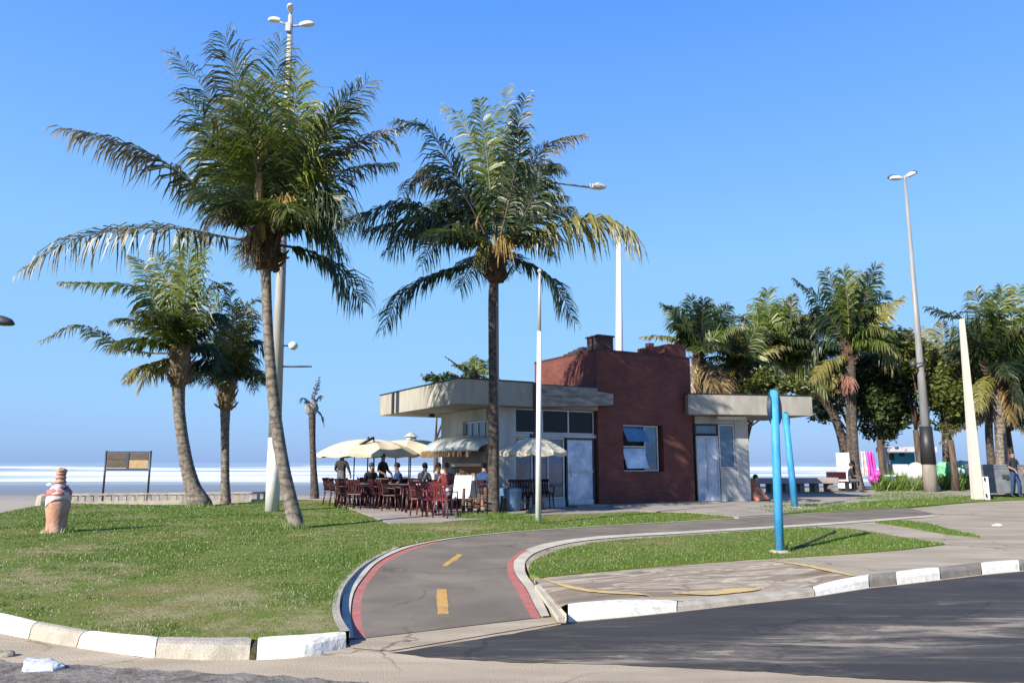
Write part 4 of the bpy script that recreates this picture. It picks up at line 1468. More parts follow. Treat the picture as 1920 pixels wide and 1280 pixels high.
# ---- second tall palm before the building
p2, c2 = palm('tall palm with straight dark trunk in front of the canopy roof corner', [(926, 970), (925, 900), (925, 800), (924, 700), (923, 620), (924, 550)], 19.6,
     [24, 21, 19, 16, 15, 17], (930, 492), [
    ([(905, 470), (884, 452), (819, 402), (753, 380), (679, 400), (602, 427)], -1.6, 'd', 0.85, 1.15),
    ([(915, 450), (880, 380), (840, 300), (800, 240), (745, 226)], -0.8, 'd', 0.6, 0.9),
    ([(915, 450), (871, 370), (819, 336), (780, 335), (755, 365)], -1.6, 'b', 0.8, 0.8),
    ([(924, 440), (900, 310), (868, 232), (832, 200)], 1.2, 'g', 0.35, 0.62),
    ([(928, 440), (917, 330), (908, 250), (900, 186)], -0.6, 'y', 0.2, 0.62),
    ([(936, 440), (944, 330), (947, 240), (950, 165)], 1.2, 'g', 0.2, 0.62),
    ([(940, 440), (955, 330), (967, 250), (987, 180)], -0.6, 'd', 0.25, 0.62),
    ([(945, 440), (972, 360), (1010, 290), (1040, 265), (1092, 254)], 0.4, 'b', 0.6, 0.8),
    ([(950, 470), (985, 452), (1030, 430), (1090, 412), (1140, 412), (1175, 430), (1192, 470)], -1.0, 'o', 1.25, 1.35),
    ([(945, 485), (975, 490), (1015, 508), (1050, 545), (1078, 606)], 0.6, 'd', 0.75, 0.75),
    ([(915, 490), (870, 498), (805, 518), (750, 555), (718, 618)], -0.8, 'd', 0.7, 0.9),
    ([(945, 460), (975, 410), (1010, 378), (1052, 368)], 1.6, 'd', 0.7, 0.85),
    ([(920, 450), (880, 400), (830, 390), (770, 440)], 1.6, 'd', 0.85, 0.95),
    ([(945, 445), (990, 350), (1020, 310), (1055, 320)], 1.8, 'd', 0.5, 0.8),
    ([(932, 440), (930, 330), (925, 250), (925, 200)], 1.8, 'g', 0.2, 0.62),
    ([(920, 470), (860, 430), (800, 420), (730, 470)], -0.6, 'd', 0.9, 1.0),
    ([(918, 460), (870, 420), (820, 440), (790, 500)], -1.8, 'd', 0.85, 0.85),
    ([(945, 460), (985, 440), (1015, 440), (1035, 480)], 1.8, 'd', 0.85, 0.8),
        ([(920, 450), (870, 360), (830, 320), (790, 320)], -0.3, 'd', 0.6, 1.05),
    ([(915, 470), (860, 440), (800, 410), (690, 430)], -0.3, 'd', 0.9, 1.1),
    ([(942, 450), (985, 400), (1010, 340), (1030, 310)], -1.2, 'd', 0.6, 1.0),
    ([(940, 440), (965, 330), (975, 280), (970, 230)], -1.6, 'd', 0.3, 0.62),
    ([(920, 460), (885, 410), (845, 380), (790, 400)], 0.4, 'd', 0.8, 1.0),
    ], 23, extra=4, leaf=1.2, width=0.033, flen=3.1, boss=(0.28, 0.9), n=90, tmat=M_trunk_dk, eel=(-0.1, 0.5))
spray(p2, D(922, 462, 19.1), 0.95, 0.22, M_leaf_old, 6, 110, dirv=(-0.25, -0.35, -0.2), down=1.0, name='dry_spathe', th=0.014)
spray(p2, D(940, 470, 19.2), 0.8, 0.3, M_fruit, 7, 80, dirv=(0.1, -0.4, 0.2), down=1.1)
for a, b, cc in (((905, 455), (880, 425), (855, 425)), ((898, 440), (893, 420), (897, 405)), ((948, 462), (960, 440), (970, 425))):
    m = MB()
    m.tube([D(*a, 19.3), D(*b, 19.2), D(*cc, 19.2)], [0.05, 0.04, 0.02], 6)
    m.build('stalk_stub', M_leaf_dry, p2)

# ---- two shorter palms by the low wall at left
p3, c3 = palm('short palm with curved ringed trunk by the low wall', [(374, 948), (362, 915), (350, 870), (342, 820), (336, 770), (335, 720)], 24.7,
     [46, 29, 24, 21, 21, 24], (338, 672), [
    ([(330, 650), (305, 590), (270, 545), (205, 532), (117, 530)], -0.8, 'g', 0.55, 0.85),
    ([(325, 660), (270, 660), (210, 640), (150, 610), (76, 640)], 0.9, 'd', 0.5, 0.75),
    ([(335, 650), (325, 590), (315, 530), (290, 470)], 0.8, 'g', 0.25, 0.9),
    ([(340, 640), (345, 570), (352, 510), (360, 440)], -0.5, 'y', 0.2, 1.0),
    ([(342, 640), (355, 570), (370, 500), (392, 440)], 0.8, 'g', 0.25, 1.0),
    ([(345, 650), (365, 590), (385, 550), (420, 530)], -0.8, 'd', 0.45, 0.9),
    ([(330, 660), (290, 620), (250, 600), (215, 600)], 1.2, 'd', 0.7, 0.9),
    ([(330, 668), (290, 680), (260, 690), (238, 712)], -0.6, 'o', 0.6, 0.8),
    ([(332, 672), (300, 690), (280, 700), (262, 726)], 0.8, 'o', 0.7, 0.8),
    ([(345, 665), (375, 650), (400, 660), (420, 700)], 1.0, 'd', 0.8, 0.85),
    ([(332, 650), (300, 560), (270, 500), (245, 480)], 1.4, 'g', 0.35, 0.8),
    ([(345, 650), (380, 600), (400, 590), (430, 610)], 1.4, 'd', 0.7, 0.9),
    ([(338, 640), (335, 560), (340, 490), (330, 455)], 1.2, 'g', 0.2, 0.9),
    ], 31, extra=7, leaf=1.05, width=0.042, flen=2.6, boss=(0.34, 1.6), n=84, fmat=True, eel=(0.3, 1.2))
p4, c4 = palm('slender straight palm right of the curved one by the low wall', [(423, 941), (422, 900), (422, 850), (422, 800), (423, 755)], 26.9,
     [20, 16, 15, 16, 20], (427, 725), [
    ([(428, 700), (440, 640), (450, 600), (470, 570), (488, 562)], -0.8, 'o', 0.25, 0.8),
    ([(425, 700), (420, 640), (412, 590), (400, 545)], 0.8, 'g', 0.25, 0.9),
    ([(427, 700), (432, 640), (436, 590), (430, 545)], -0.5, 'g', 0.2, 0.9),
    ([(430, 700), (450, 660), (475, 640), (495, 660)], 0.9, 'd', 0.7, 0.85),
    ([(422, 705), (395, 680), (370, 680), (345, 710)], -0.8, 'd', 0.75, 0.85),
    ([(430, 715), (455, 700), (480, 695), (500, 710)], -1.0, 'd', 0.5, 0.6),
    ([(425, 705), (405, 650), (385, 610), (370, 600)], 1.2, 'd', 0.4, 0.9),
    ([(430, 700), (455, 640), (470, 600), (478, 590)], 1.2, 'd', 0.3, 0.8),
    ([(428, 705), (450, 680), (470, 690), (480, 730)], 1.2, 'g', 0.85, 0.8),
    ], 37, extra=6, leaf=1.0, width=0.044, flen=2.3, boss=(0.28, 1.4), n=70, fmat=True, eel=(0.2, 1.1))

# ---- bare dying palm by the beach
pts = [D(590, 926, 35), D(588, 880, 35), D(586, 830, 35), D(585, 775, 35)]
root = thing('palm_tree', 'bare dying palm stump with one dark blade and a grey head, near the beach', 'palm', pts[0])
trunk_mesh(pts, [0.21, 0.15, 0.14, 0.17], seed=5).build('trunk', M_trunk_dk, root)
m = MB()
C = D(585, 765, 35)
m.ball((C.x - 0.02, C.y, C.z), 0.34, 12, 9, s=(0.95, 0.9, 1.0), wob=0.15, seed=3)
m.build('crown_fibre', noisy('grey fibre', (0.20, 0.18, 0.15), (0.40, 0.37, 0.33), scale=9), root)
for i, (px, dy) in enumerate((([(588, 760), (590, 740), (594, 725), (599, 706)], 0.2), ([(580, 762), (572, 748), (566, 748), (562, 756)], -0.3), ([(592, 768), (600, 775), (606, 788), (608, 800)], 0.3), ([(590, 756), (598, 745), (602, 742), (600, 752)], 0.5))):
    add_frond(root, [D(x, y, 35 + dy * j) for j, (x, y) in enumerate(px)], 0.28, 0.03, M_leaf_dark, M_rib_dark, n=26, droop=0.5, seed=900 + i, rib=0.05, start=0.05)

# ---- frond of a palm that stands outside the photo, at the left edge
def generic_fronds(cx, cy, rpx, n, seed, keys='ggddyo', up=0.35, sq=1.0):
    """pixel polylines fanned round a crown"""
    rr = random.Random(seed)
    out = []
    for i in range(n):
        a = math.pi * (0.5 + (i + 0.5 - n / 2) / n * 1.5) + rr.uniform(-0.12, 0.12)
        r = rpx * rr.uniform(0.8, 1.08)
        ex, ey = math.cos(a) * r * sq, -math.sin(a) * r
        steep = max(0, math.sin(a))
        sag = (1 - steep) * r * 0.32
        out.append(([(cx, cy), (cx + ex * 0.35, cy + ey * 0.42 - sag * 0.5 - 4), (cx + ex * 0.7, cy + ey * 0.78 - sag * 0.3), (cx + ex, cy + ey + sag * 0.5)],
                    rr.uniform(-1.6, 1.6), rr.choice(keys), 0.75 - 0.5 * steep, rr.uniform(0.8, 1.05)))
    return out

# ---- palms behind the building
palm('palm whose fan of fronds shows above the left canopy roof, behind it', [(895, 930), (893, 850), (890, 760), (888, 715)], 46, [16, 14, 14, 16], (888, 706), [
    ([(885, 705), (870, 695), (855, 682), (834, 668)], -0.6, 'd', 0.1, 0.35),
    ] + generic_fronds(893, 708, 48, 9, 5, 'ggdg'), 41, extra=3, leaf=0.75, width=0.05, flen=1.6, n=44, boss=(0.26, 0.7), base_z=0.0)
R1 = 37.0
pa, ca = palm('palm behind the right end of the brick block, upright dark ribs', [(1312, 935), (1311, 850), (1310, 760), (1309, 680)], R1, [20, 18, 18, 20], (1309, 668), [
    ([(1306, 665), (1290, 620), (1270, 590), (1246, 572)], -0.8, 'd', 0.3, 0.7),
    ([(1308, 660), (1304, 620), (1300, 585), (1296, 556)], 0.5, 'd', 0.2, 0.9),
    ([(1310, 660), (1316, 620), (1318, 590), (1318, 562)], -0.6, 'd', 0.2, 0.9),
    ([(1312, 660), (1335, 625), (1350, 600), (1368, 572)], 0.6, 'd', 0.3, 0.75),
    ([(1306, 668), (1275, 640), (1240, 630), (1202, 632)], 0.5, 'o', 0.4, 0.55),
    ([(1314, 668), (1345, 650), (1375, 650), (1405, 668)], 0.8, 'd', 0.5, 0.6),
    ([(1312, 665), (1340, 630), (1365, 615), (1392, 610)], -1.0, 'g', 0.5, 0.8),
    ([(1306, 662), (1285, 610), (1275, 585), (1262, 575)], 1.5, 'g', 0.3, 1.0),
    ([(1310, 662), (1330, 610), (1338, 590), (1345, 575)], 1.5, 'g', 0.3, 1.0),
    ([(1310, 678), (1330, 686), (1348, 700), (1362, 738)], -1.2, 't', 0.95, 1.0),
    ([(1308, 680), (1300, 692), (1296, 710), (1292, 742)], -1.0, 't', 0.95, 0.8),
    ([(1312, 678), (1340, 690), (1352, 712), (1356, 742)], -0.6, 't', 0.95, 0.8),
    ([(1310, 680), (1322, 690), (1335, 708), (1342, 742)], -1.8, 't', 0.95, 0.9),
    ], 43, group='palms behind the building', extra=6, leaf=1.35, width=0.058, flen=3.2, n=70, boss=(0.3, 1.0), tmat=M_trunk_dk, base_z=0.1)
palm('palm between the brick block and the double-trunked palm, among bushes', [(1390, 915), (1394, 830), (1414, 755), (1438, 690)], 40, [20, 18, 18, 20], (1446, 668),
     generic_fronds(1446, 668, 118, 16, 8, 'gggdy', sq=0.9) + [([(1446, 668), (1470, 620), (1482, 590), (1486, 552)], 0.4, 'd', 0.2, 0.6)],
     47, group='palms behind the building', extra=5, leaf=1.35, width=0.06, flen=3.0, n=70, boss=(0.3, 1.0), tmat=M_trunk_dk, base_z=0.1)
palm('squat palm between the two behind the right canopy, with hanging olive fronds', [(1392, 915), (1391, 830), (1390, 770), (1390, 725)], 38.5, [18, 16, 16, 18], (1390, 700),
     generic_fronds(1390, 698, 100, 15, 15, 'godgg', sq=0.95) + [([(1390, 700), (1370, 690), (1350, 705), (1340, 742)], -1.0, 'o', 0.9, 0.9), ([(1390, 700), (1415, 692), (1432, 706), (1440, 742)], -1.0, 'o', 0.9, 0.9)],
     71, group='palms behind the building', extra=5, leaf=1.1, width=0.042, flen=2.6, n=64, boss=(0.3, 0.9), tmat=M_trunk_dk, base_z=0.1)
palm('leaning palm just left of the paired-trunk palm, over the roof end', [(1586, 918), (1582, 840), (1562, 775), (1526, 728)], 40.0, [18, 16, 16, 18], (1503, 700),
     generic_fronds(1503, 690, 110, 15, 19, 'ggdod', sq=0.95) + [([(1503, 700), (1530, 690), (1552, 700), (1566, 735)], -1.0, 'o', 0.9, 0.9), ([(1503, 700), (1480, 695), (1466, 708), (1458, 740)], -1.0, 't', 0.9, 0.8)],
     73, group='palms behind the building', extra=5, leaf=1.15, width=0.042, flen=2.8, n=64, boss=(0.3, 0.9), tmat=M_trunk_dk, base_z=0.1)
palm('slender palm between the tall right lamp and the white post', [(1776, 905), (1775, 840), (1772, 780), (1770, 740)], 41.0, [16, 15, 15, 17], (1768, 712),
     generic_fronds(1768, 706, 104, 15, 29, 'gogdo', sq=1.0), 79, group='palms behind the building', extra=5, leaf=1.1, width=0.042, flen=2.6, n=60, boss=(0.3, 0.9), tmat=M_trunk_dk, base_z=0.1)
R2 = 38.0
pb, cb_ = palm('palm with paired dark trunks and a reddish fruit bunch, right of the right canopy', [(1612, 922), (1604, 870), (1600, 800), (1597, 740), (1594, 680)], R2, [20, 15, 14, 15, 20], (1592, 660), [
    ([(1588, 650), (1560, 600), (1530, 560), (1490, 524)], -0.8, 'd', 0.5, 0.75),
    ([(1590, 640), (1575, 580), (1562, 540), (1545, 508)], 0.6, 'd', 0.25, 0.9),
    ([(1592, 640), (1590, 580), (1586, 540), (1580, 508)], -0.6, 'y', 0.2, 1.0),
    ([(1594, 640), (1604, 580), (1612, 540), (1618, 512)], 0.8, 'g', 0.2, 1.0),
    ([(1596, 645), (1615, 590), (1625, 545), (1642, 498)], -0.8, 'd', 0.25, 0.85),
    ([(1598, 645), (1630, 595), (1650, 565), (1662, 545)], 0.8, 'd', 0.3, 0.85),
    ([(1598, 650), (1635, 610), (1660, 580), (1692, 558)], -1.0, 'o', 0.5, 0.8),
    ([(1600, 655), (1635, 640), (1660, 650), (1678, 690)], -1.2, 'o', 0.95, 1.0),
    ([(1588, 655), (1555, 640), (1530, 650), (1508, 690)], 0.8, 'd', 0.9, 0.9),
    ([(1590, 665), (1570, 672), (1545, 680), (1522, 715)], -1.2, 'o', 0.95, 0.8),
    ([(1588, 650), (1550, 610), (1520, 590), (1480, 610)], 1.0, 'd', 0.7, 0.9),
    ([(1592, 640), (1596, 590), (1598, 560), (1600, 520)], 1.6, 'g', 0.2, 1.0),
    ], 53, group='palms behind the building', extra=7, leaf=1.4, width=0.058, flen=3.0, n=76, boss=(0.34, 1.2), tmat=M_trunk_dk, base_z=0.12)
tp = [D(1594, 915, R2 + 0.6), D(1593, 860, R2 + 0.6), D(1592, 800, R2 + 0.6), D(1590, 730, R2 + 0.4)]
tp[0].z = 0.12
trunk_mesh(tp, [0.20, 0.15, 0.14, 0.16], seed=8).build('trunk', M_trunk_dk, pb)
spray(pb, D(1586, 706, R2 - 0.5), 0.85, 0.38, M_fruit_red, 9, 120, name='fruit_bunch', dirv=(0, -0.3, -0.5), down=0.9, th=0.03)
pc, cc_ = palm('palm at the right edge with yellowing fronds, behind the white post', [(1880, 905), (1878, 850), (1874, 790), (1870, 730)], 34.0, [26, 20, 18, 20], (1868, 700), [
    ([(1862, 690), (1830, 640), (1800, 600), (1742, 576)], -0.8, 'd', 0.5, 0.75),
    ([(1866, 680), (1850, 620), (1840, 580), (1826, 545)], 0.8, 'd', 0.3, 1.0),
    ([(1868, 680), (1870, 620), (1874, 580), (1880, 540)], -0.6, 'g', 0.2, 1.0),
    ([(1870, 680), (1890, 620), (1900, 580), (1912, 535)], 0.8, 'g', 0.25, 1.0),
    ([(1874, 690), (1910, 640), (1940, 610), (1980, 600)], -0.8, 'g', 0.4, 1.0),
    ([(1864, 690), (1835, 650), (1800, 640), (1768, 652)], 0.8, 'd', 0.6, 0.8),
    ([(1872, 700), (1895, 700), (1905, 725), (1908, 765)], -1.2, 'o', 0.95, 0.9),
    ([(1866, 705), (1848, 710), (1838, 730), (1832, 770)], -1.2, 'o', 0.95, 0.7),
    ([(1870, 705), (1880, 720), (1890, 745), (1896, 790)], -0.8, 't', 0.95, 0.7),
    ([(1860, 790), (1830, 790), (1790, 805), (1762, 832)], -0.5, 'b', 0.6, 0.3),
    ([(1880, 780), (1895, 785), (1912, 800), (1930, 815)], -0.5, 'b', 0.6, 0.35),
    ([(1874, 695), (1920, 680), (1960, 690), (1990, 730)], 0.8, 'g', 0.8, 0.9),
    ([(1866, 690), (1850, 660), (1842, 640), (1830, 600)], -1.5, 'd', 0.4, 1.1),
    ], 59, group='palms behind the building', extra=8, leaf=1.35, width=0.058, flen=3.2, n=76, boss=(0.42, 1.2), base_z=0.12)

tp = [D(1862, 905, 34.6), D(1858, 860, 34.6), D(1854, 800, 34.6), D(1856, 730, 34.3)]
tp[0].z = 0.12
trunk_mesh(tp, [0.22, 0.17, 0.16, 0.18], seed=9).build('trunk', M_trunk_dk, pc)

# ---- broad-leaved trees
def leaf_tree(label, base, H, clumps, mat, seed, n=2600, ls=0.14, trunk_r=0.16, group=None, name='tree'):
    """clumps: (offset x, y, z of centre, rx, ry, rz)"""
    rr = random.Random(seed)
    root = thing(name, label, 'tree' if name == 'tree' else 'bush', base, group)
    m = MB()
    b = Vector(base)
    fork = b + Vector((0, 0, H * 0.55))
    m.tube([b - Vector((0, 0, 0.1)), b + Vector((0.05, 0, H * 0.2)), fork], [trunk_r * 1.3, trunk_r, trunk_r * 0.85], 9)
    for c in clumps:
        q = b + Vector(c[:3])
        mid = fork.lerp(q, 0.5) + Vector((rr.uniform(-.2, .2), rr.uniform(-.2, .2), -0.1))
        m.tube([fork, mid, q], [trunk_r * 0.5, trunk_r * 0.28, trunk_r * 0.1], 6)
    m.build('trunk', M_bark, root)
    m = MB()
    vol = sum(c[3] * c[4] * c[5] for c in clumps)
    for c in clumps:
        k = int(n * c[3] * c[4] * c[5] / vol) + 40
        subs = []
        for _ in range(max(8, k // 38)):
            d = Vector((rr.gauss(0, 1), rr.gauss(0, 1), rr.gauss(0, 1))).normalized() * (rr.random() ** 0.4) * rr.choice((0.8, 1.0, 1.0, 1.35))
            subs.append(Vector((d.x * c[3], d.y * c[4], d.z * c[5])) + b + Vector(c[:3]))
        for s_ in subs:
            sr = 0.22 * (c[3] + c[4] + c[5]) / 3 + 0.12
            for _ in range(38):
                d = Vector((rr.gauss(0, 1), rr.gauss(0, 1), rr.gauss(0, 0.8))) * sr * 0.62
                p = s_ + d
                ax = Vector((rr.gauss(0, 1), rr.gauss(0, 1), rr.gauss(0, 0.6))).normalized()
                bx_ = ax.cross(Vector((rr.gauss(0, 1), rr.gauss(0, 1), rr.gauss(0, 1)))).normalized()
                l = ls * rr.uniform(0.7, 1.5)
                m.add([p - ax * l, p + bx_ * l * 0.42, p + ax * l, p - bx_ * l * 0.42], [(0, 1, 2, 3)], 0)
    m.build('crown', mat, root)
    return root
def tree_at(label, px, py_base, Y, clumps_px, mat, seed, n, ls=0.15, name='tree', group=None, zb=0.1, depth=0.8):
    b = D(px, py_base, Y)
    b.z = zb
    cl = []
    top = 0
    for (x, y, rx, ry) in clumps_px:
        c = D(x, y, Y)
        k = (c.y * cp + (c.z - CAM_H) * sp) / F
        cl.append((c.x - b.x, random.Random(x).uniform(-0.6, 0.6), c.z - b.z, rx * k, rx * k * depth, ry * k))
        top = max(top, c.z - b.z)
    return leaf_tree(label, b, max(0.8, top * 0.75), cl, mat, seed, n, ls, group=group, name=name)
TG = 'broad-leaved trees behind the right canopy'
tree_at('ragged green tree above the right canopy roof, left of the paired-trunk palm', 1345, 925, 42, [(1412, 668, 40, 26), (1395, 700, 46, 24), (1475, 672, 40, 30), (1500, 706, 40, 24), (1440, 712, 50, 20), (1352, 704, 34, 22)], M_tree, 61, 9000, 0.13, group=TG)
tree_at('low olive bush tree whose foliage fringes the right canopy roof', 1360, 925, 37.5, [(1385, 728, 26, 12), (1428, 714, 26, 20), (1475, 724, 30, 15), (1345, 722, 22, 12), (1515, 728, 20, 12)], M_tree2, 62, 4200, 0.10, group=TG)
tree_at('dark dense bush tree beside the paired-trunk palm', 1655, 905, 40, [(1655, 740, 46, 42), (1640, 695, 40, 32), (1685, 770, 32, 34), (1630, 760, 30, 44), (1662, 805, 30, 24), (1690, 720, 28, 26)], M_tree3, 63, 15000, 0.13, group=TG)
tree_at('dark leafy mass hanging low between the two palms right of the canopy end', 1606, 915, 41.5, [(1545, 715, 36, 24), (1575, 745, 30, 26), (1535, 752, 30, 20), (1550, 778, 26, 12), (1610, 700, 40, 26), (1640, 735, 30, 30)], M_tree3, 70, 6500, 0.12, group=TG)
tree_at('far bluish mound of tree crown beyond the paired-trunk palm', 1660, 900, 60, [(1655, 640, 46, 24), (1690, 655, 38, 22), (1630, 650, 34, 28), (1720, 668, 34, 16)], M_tree3, 64, 8000, 0.20, group=TG)
tree_at('airy olive tree around the foot of the tall right street lamp', 1725, 900, 39, [(1715, 662, 34, 22), (1765, 675, 36, 18), (1740, 700, 28, 20), (1700, 690, 26, 20), (1690, 650, 22, 16)], M_tree2, 65, 5200, 0.13, group=TG)
tree_at('bright green tree left of the white post', 1790, 905, 37, [(1790, 715, 34, 20), (1762, 748, 36, 24), (1802, 765, 30, 24), (1812, 690, 22, 26), (1750, 722, 20, 16), (1785, 792, 26, 14)], M_tree2, 66, 7000, 0.12, group=TG)
tree_at('dark green tree behind the palm at the right edge', 1900, 905, 39, [(1845, 690, 42, 54), (1905, 700, 48, 58), (1940, 660, 42, 48), (1890, 765, 44, 32), (1840, 760, 30, 34), (1925, 760, 36, 32)], M_tree, 67, 15000, 0.13, group=TG)
tree_at('low bushes seen over the left canopy roof edge', 815, 925, 50, [(815, 712, 24, 10), (850, 712, 22, 8), (975, 735, 26, 8)], M_tree3, 68, 900, 0.16, group=TG)

# ================================================================ THE BEACH BAR
OB = Vector((-1.54, 21.3, 0))
AB = R(30)
e1 = Vector((math.cos(AB), math.sin(AB), 0))
e2 = Vector((-math.sin(AB), math.cos(AB), 0))
def VB(px, py, v):
    p = V(px, py, OB + e2 * v, e2) - OB
    return p.dot(e1), p.z
def VL(px, py, u):
    p = V(px, py, OB + e1 * u, e1) - OB
    return p.dot(e2), p.z
bar = thing('beach_bar', 'single storey beach bar with flat concrete canopies and a maroon brick block', 'building', OB, rz=AB)
ZT, ZB = 3.91, 3.18
# canopy roof, left wing
m = MB()
m.prism([(0, 0), (2.54, 0), (2.54, 0.40), (5.27, 0.40), (5.27, 6.55), (0, 6.55)], ZB, ZT)
cr = m.build('canopy_roof', M_fascia, bar, bevel=0.015, local=True)
m = MB()
m.prism([(-0.025, -0.025), (2.54, -0.025), (2.54, 0.43), (5.25, 0.43), (5.25, 6.57), (-0.025, 6.57)], ZT + 0.002, ZT + 0.035)
m.build('roof_trim', M_dark, cr, local=True)
m = MB()
n = 24
vs = []
for i in range(n + 1):
    u = 2.57 + (5.60 - 2.57) * i / n
    k = i / n
    zt = ZT - 0.02 - 0.17 * k
    zb = ZB + 0.02 + 0.16 * k ** 1.5
    w = 0.012 * mnoise.noise(Vector((u * 3, 0, 0)))
    vs += [(u, 0.01 + w, zb), (u, 0.0 + w, zt), (u, 0.385, zt), (u, 0.385, zb)]
m.add(vs, [(4 * i + (a + 1) % 4, 4 * i + a, 4 * i + 4 + a, 4 * i + 4 + (a + 1) % 4) for i in range(n) for a in range(4)] + [(0, 1, 2, 3), (4 * n + 3, 4 * n + 2, 4 * n + 1, 4 * n)])
tag(m.build('canopy_fascia', M_stain_shade, bar, local=True), 'stained, palm-shadowed drooping length of concrete fascia')
v0, _ = VL(738, 760, 0)
m = MB()
m.box((-0.03, v0, (ZB + ZT) / 2), (0.05, 0.14, ZT - ZB + 0.02))
m.build('fascia_joint', M_dark, bar, local=True)
m = MB()
m.box((1.2, 4.6, ZB - 0.06), (0.16, 0.16, 0.12))
m.build('ceiling_lamp', M_dark, bar, local=True)

# walls of the left wing: piers and bands round the openings
U0, U1, V0, V1 = 1.6, 5.28, 0.55, 4.44
W1, W2 = 2.26, 5.26
m = MB()
m.box(((U0 + 2.22) / 2, V0 + 0.12, (0.13 + ZB) / 2), (2.22 - U0, 0.24, ZB - 0.13 - 0.004))        # corner pier
m.box(((2.22 + U1) / 2, V0 + 0.12, 2.34), (U1 - 2.22, 0.24, 0.10))
m.box(((2.22 + 4.05) / 2, V0 + 0.125, 0.25), (4.05 - 2.22, 0.22, 0.24))
m.box(((U0 + 0.11), (V0 + 0.25 + 1.05) / 2, 1.655), (0.22, 0.80 - 0.01, 3.04))
m.box((U0 + 0.11, (2.95 + V1) / 2, 1.655), (0.22, V1 - 2.95, 3.04))
m.box((U0 + 0.11, 2.0, 0.95), (0.22, 1.9 - 0.004, 1.64))
m.box((U0 + 0.11, 2.0, 3.0), (0.22, 1.9 - 0.004, 0.35))
m.box(((U0 + U1) / 2, V1 + 0.12, 1.655), (U1 - U0, 0.23, 3.04))
m.build('wall', M_wall, bar, local=True)
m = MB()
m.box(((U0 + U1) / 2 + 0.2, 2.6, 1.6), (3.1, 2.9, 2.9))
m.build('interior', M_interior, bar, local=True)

def window(parent, name, axis, a0, a1, z0, z1, off, mat, cols_=1, rows_=1, fw=0.05, depth=0.07, fmat=None):
    """axis 'u': lies along u at v=off, facing -v; axis 'v': lies along v at u=off, facing -u"""
    def bx(m, a, b, c, d, t, dd):
        ca, cz = (a + b) / 2, (c + d) / 2
        if axis == 'u':
            m.box((ca, off + dd, cz), (b - a, t, d - c))
        else:
            m.box((off + dd, ca, cz), (t, b - a, d - c))
    m = MB()
    bx(m, a0, a1, z0, z0 + fw, depth, 0)
    bx(m, a0, a1, z1 - fw, z1, depth, 0)
    for i in range(cols_ + 1):
        c = a0 + fw / 2 + (a1 - a0 - fw) * i / cols_
        bx(m, c - fw / 2, c + fw / 2, z0 + fw, z1 - fw, depth - 0.004, 0)
    for j in range(1, rows_):
        c = z0 + (z1 - z0) * j / rows_
        bx(m, a0 + fw, a1 - fw, c - fw / 2, c + fw / 2, depth - 0.008, 0)
    w = m.build(name, fmat or M_alu, parent, local=True)
    m = MB()
    bx(m, a0 + 0.01, a1 - 0.01, z0 + 0.01, z1 - 0.01, 0.012, 0.005)
    m.build('pane', mat, w, local=True)
    return w
window(bar, 'window', 'u', 2.23, 5.24, 2.40, 3.17, V0 + 0.10, M_glass, cols_=3, fw=0.045)
window(bar, 'shop_window', 'u', 2.23, 4.06, 0.38, 2.285, V0 + 0.10, M_glass_sf, cols_=3)
window(bar, 'window', 'v', 1.06, 2.94, 1.78, 2.82, U0 + 0.09, M_glass_sky, cols_=4, fw=0.05)
dr = window(bar, 'glass_door', 'u', 4.10, 5.22, 0.15, 2.285, V0 + 0.06, M_glass_cloud, fw=0.06, fmat=M_dark)
m = MB()
m.tube([(4.24, V0 - 0.03, 1.05), (4.24, V0 - 0.03, 1.45)], 0.015, 6)
m.build('handle', M_alu, dr, local=True)
m = MB()
m.box((4.66, V0 + 0.02, 0.26), (0.98, 0.012, 0.16))
m.build('kick_plate', M_alu, dr, local=True)
m = MB()
m.box((4.66, V0 + 0.022, 1.22), (1.0, 0.02, 0.035))
m.build('door_bar', M_alu, dr, local=True)

# brick block
BU0, BU1, BV0, BV1, BZ = 5.30, 9.45, 0.47, 4.39, 5.20
wu0, wz1 = VB(1168, 795, BV0)
wu1, wz0 = VB(1246, 885, BV0)
wz0 = 1.20
m = MB()
m.box(((BU0 + wu0) / 2, BV0 + 0.15, (0.1 + BZ) / 2), (wu0 - BU0, 0.3, BZ - 0.1))
m.box(((BU1 + wu1) / 2, BV0 + 0.15, (0.1 + BZ) / 2), (BU1 - wu1, 0.3, BZ - 0.1))
m.box(((wu0 + wu1) / 2, BV0 + 0.15, (0.1 + wz0) / 2), (wu1 - wu0, 0.3, wz0 - 0.1))
m.box(((wu0 + wu1) / 2, BV0 + 0.15, (wz1 + BZ) / 2), (wu1 - wu0, 0.3, BZ - wz1))
m.box(((BU0 + BU1) / 2, (BV0 + 0.30 + BV1) / 2, (0.1 + BZ) / 2), (BU1 - BU0, BV1 - BV0 - 0.30, BZ - 0.1))
blk = m.build('brick_block', M_brick, bar, local=True)
m = MB()
m.prism([(BU0 - 0.02, BV0 - 0.02), (BU1 + 0.02, BV0 - 0.02), (BU1 + 0.02, BV1 + 0.02), (BU0 - 0.02, BV1 + 0.02)], BZ + 0.001, BZ + 0.05)
m.build('coping', M_brick_dk, blk, local=True)
m = MB()
m.box((5.74, 0.86, BZ + 0.28), (0.62, 0.66, 0.45))
m.box((5.74, 0.86, BZ + 0.52), (0.70, 0.74, 0.055))
for k in range(4):
    m.box((5.36 + 0.02 * k, 1.35 + 0.32 * k, BZ + 0.13 - 0.02 * k), (0.22, 0.30, 0.15 - 0.03 * k))
m.build('chimney', M_brick_dk, blk, local=True)
m = MB()
m.box((8.95, 0.95, BZ + 0.27), (0.80, 0.80, 0.43))
m.box((8.05, 1.05, BZ + 0.20), (0.55, 0.60, 0.28))
m.box((8.10, 1.05, BZ + 0.44), (0.22, 0.22, 0.18))
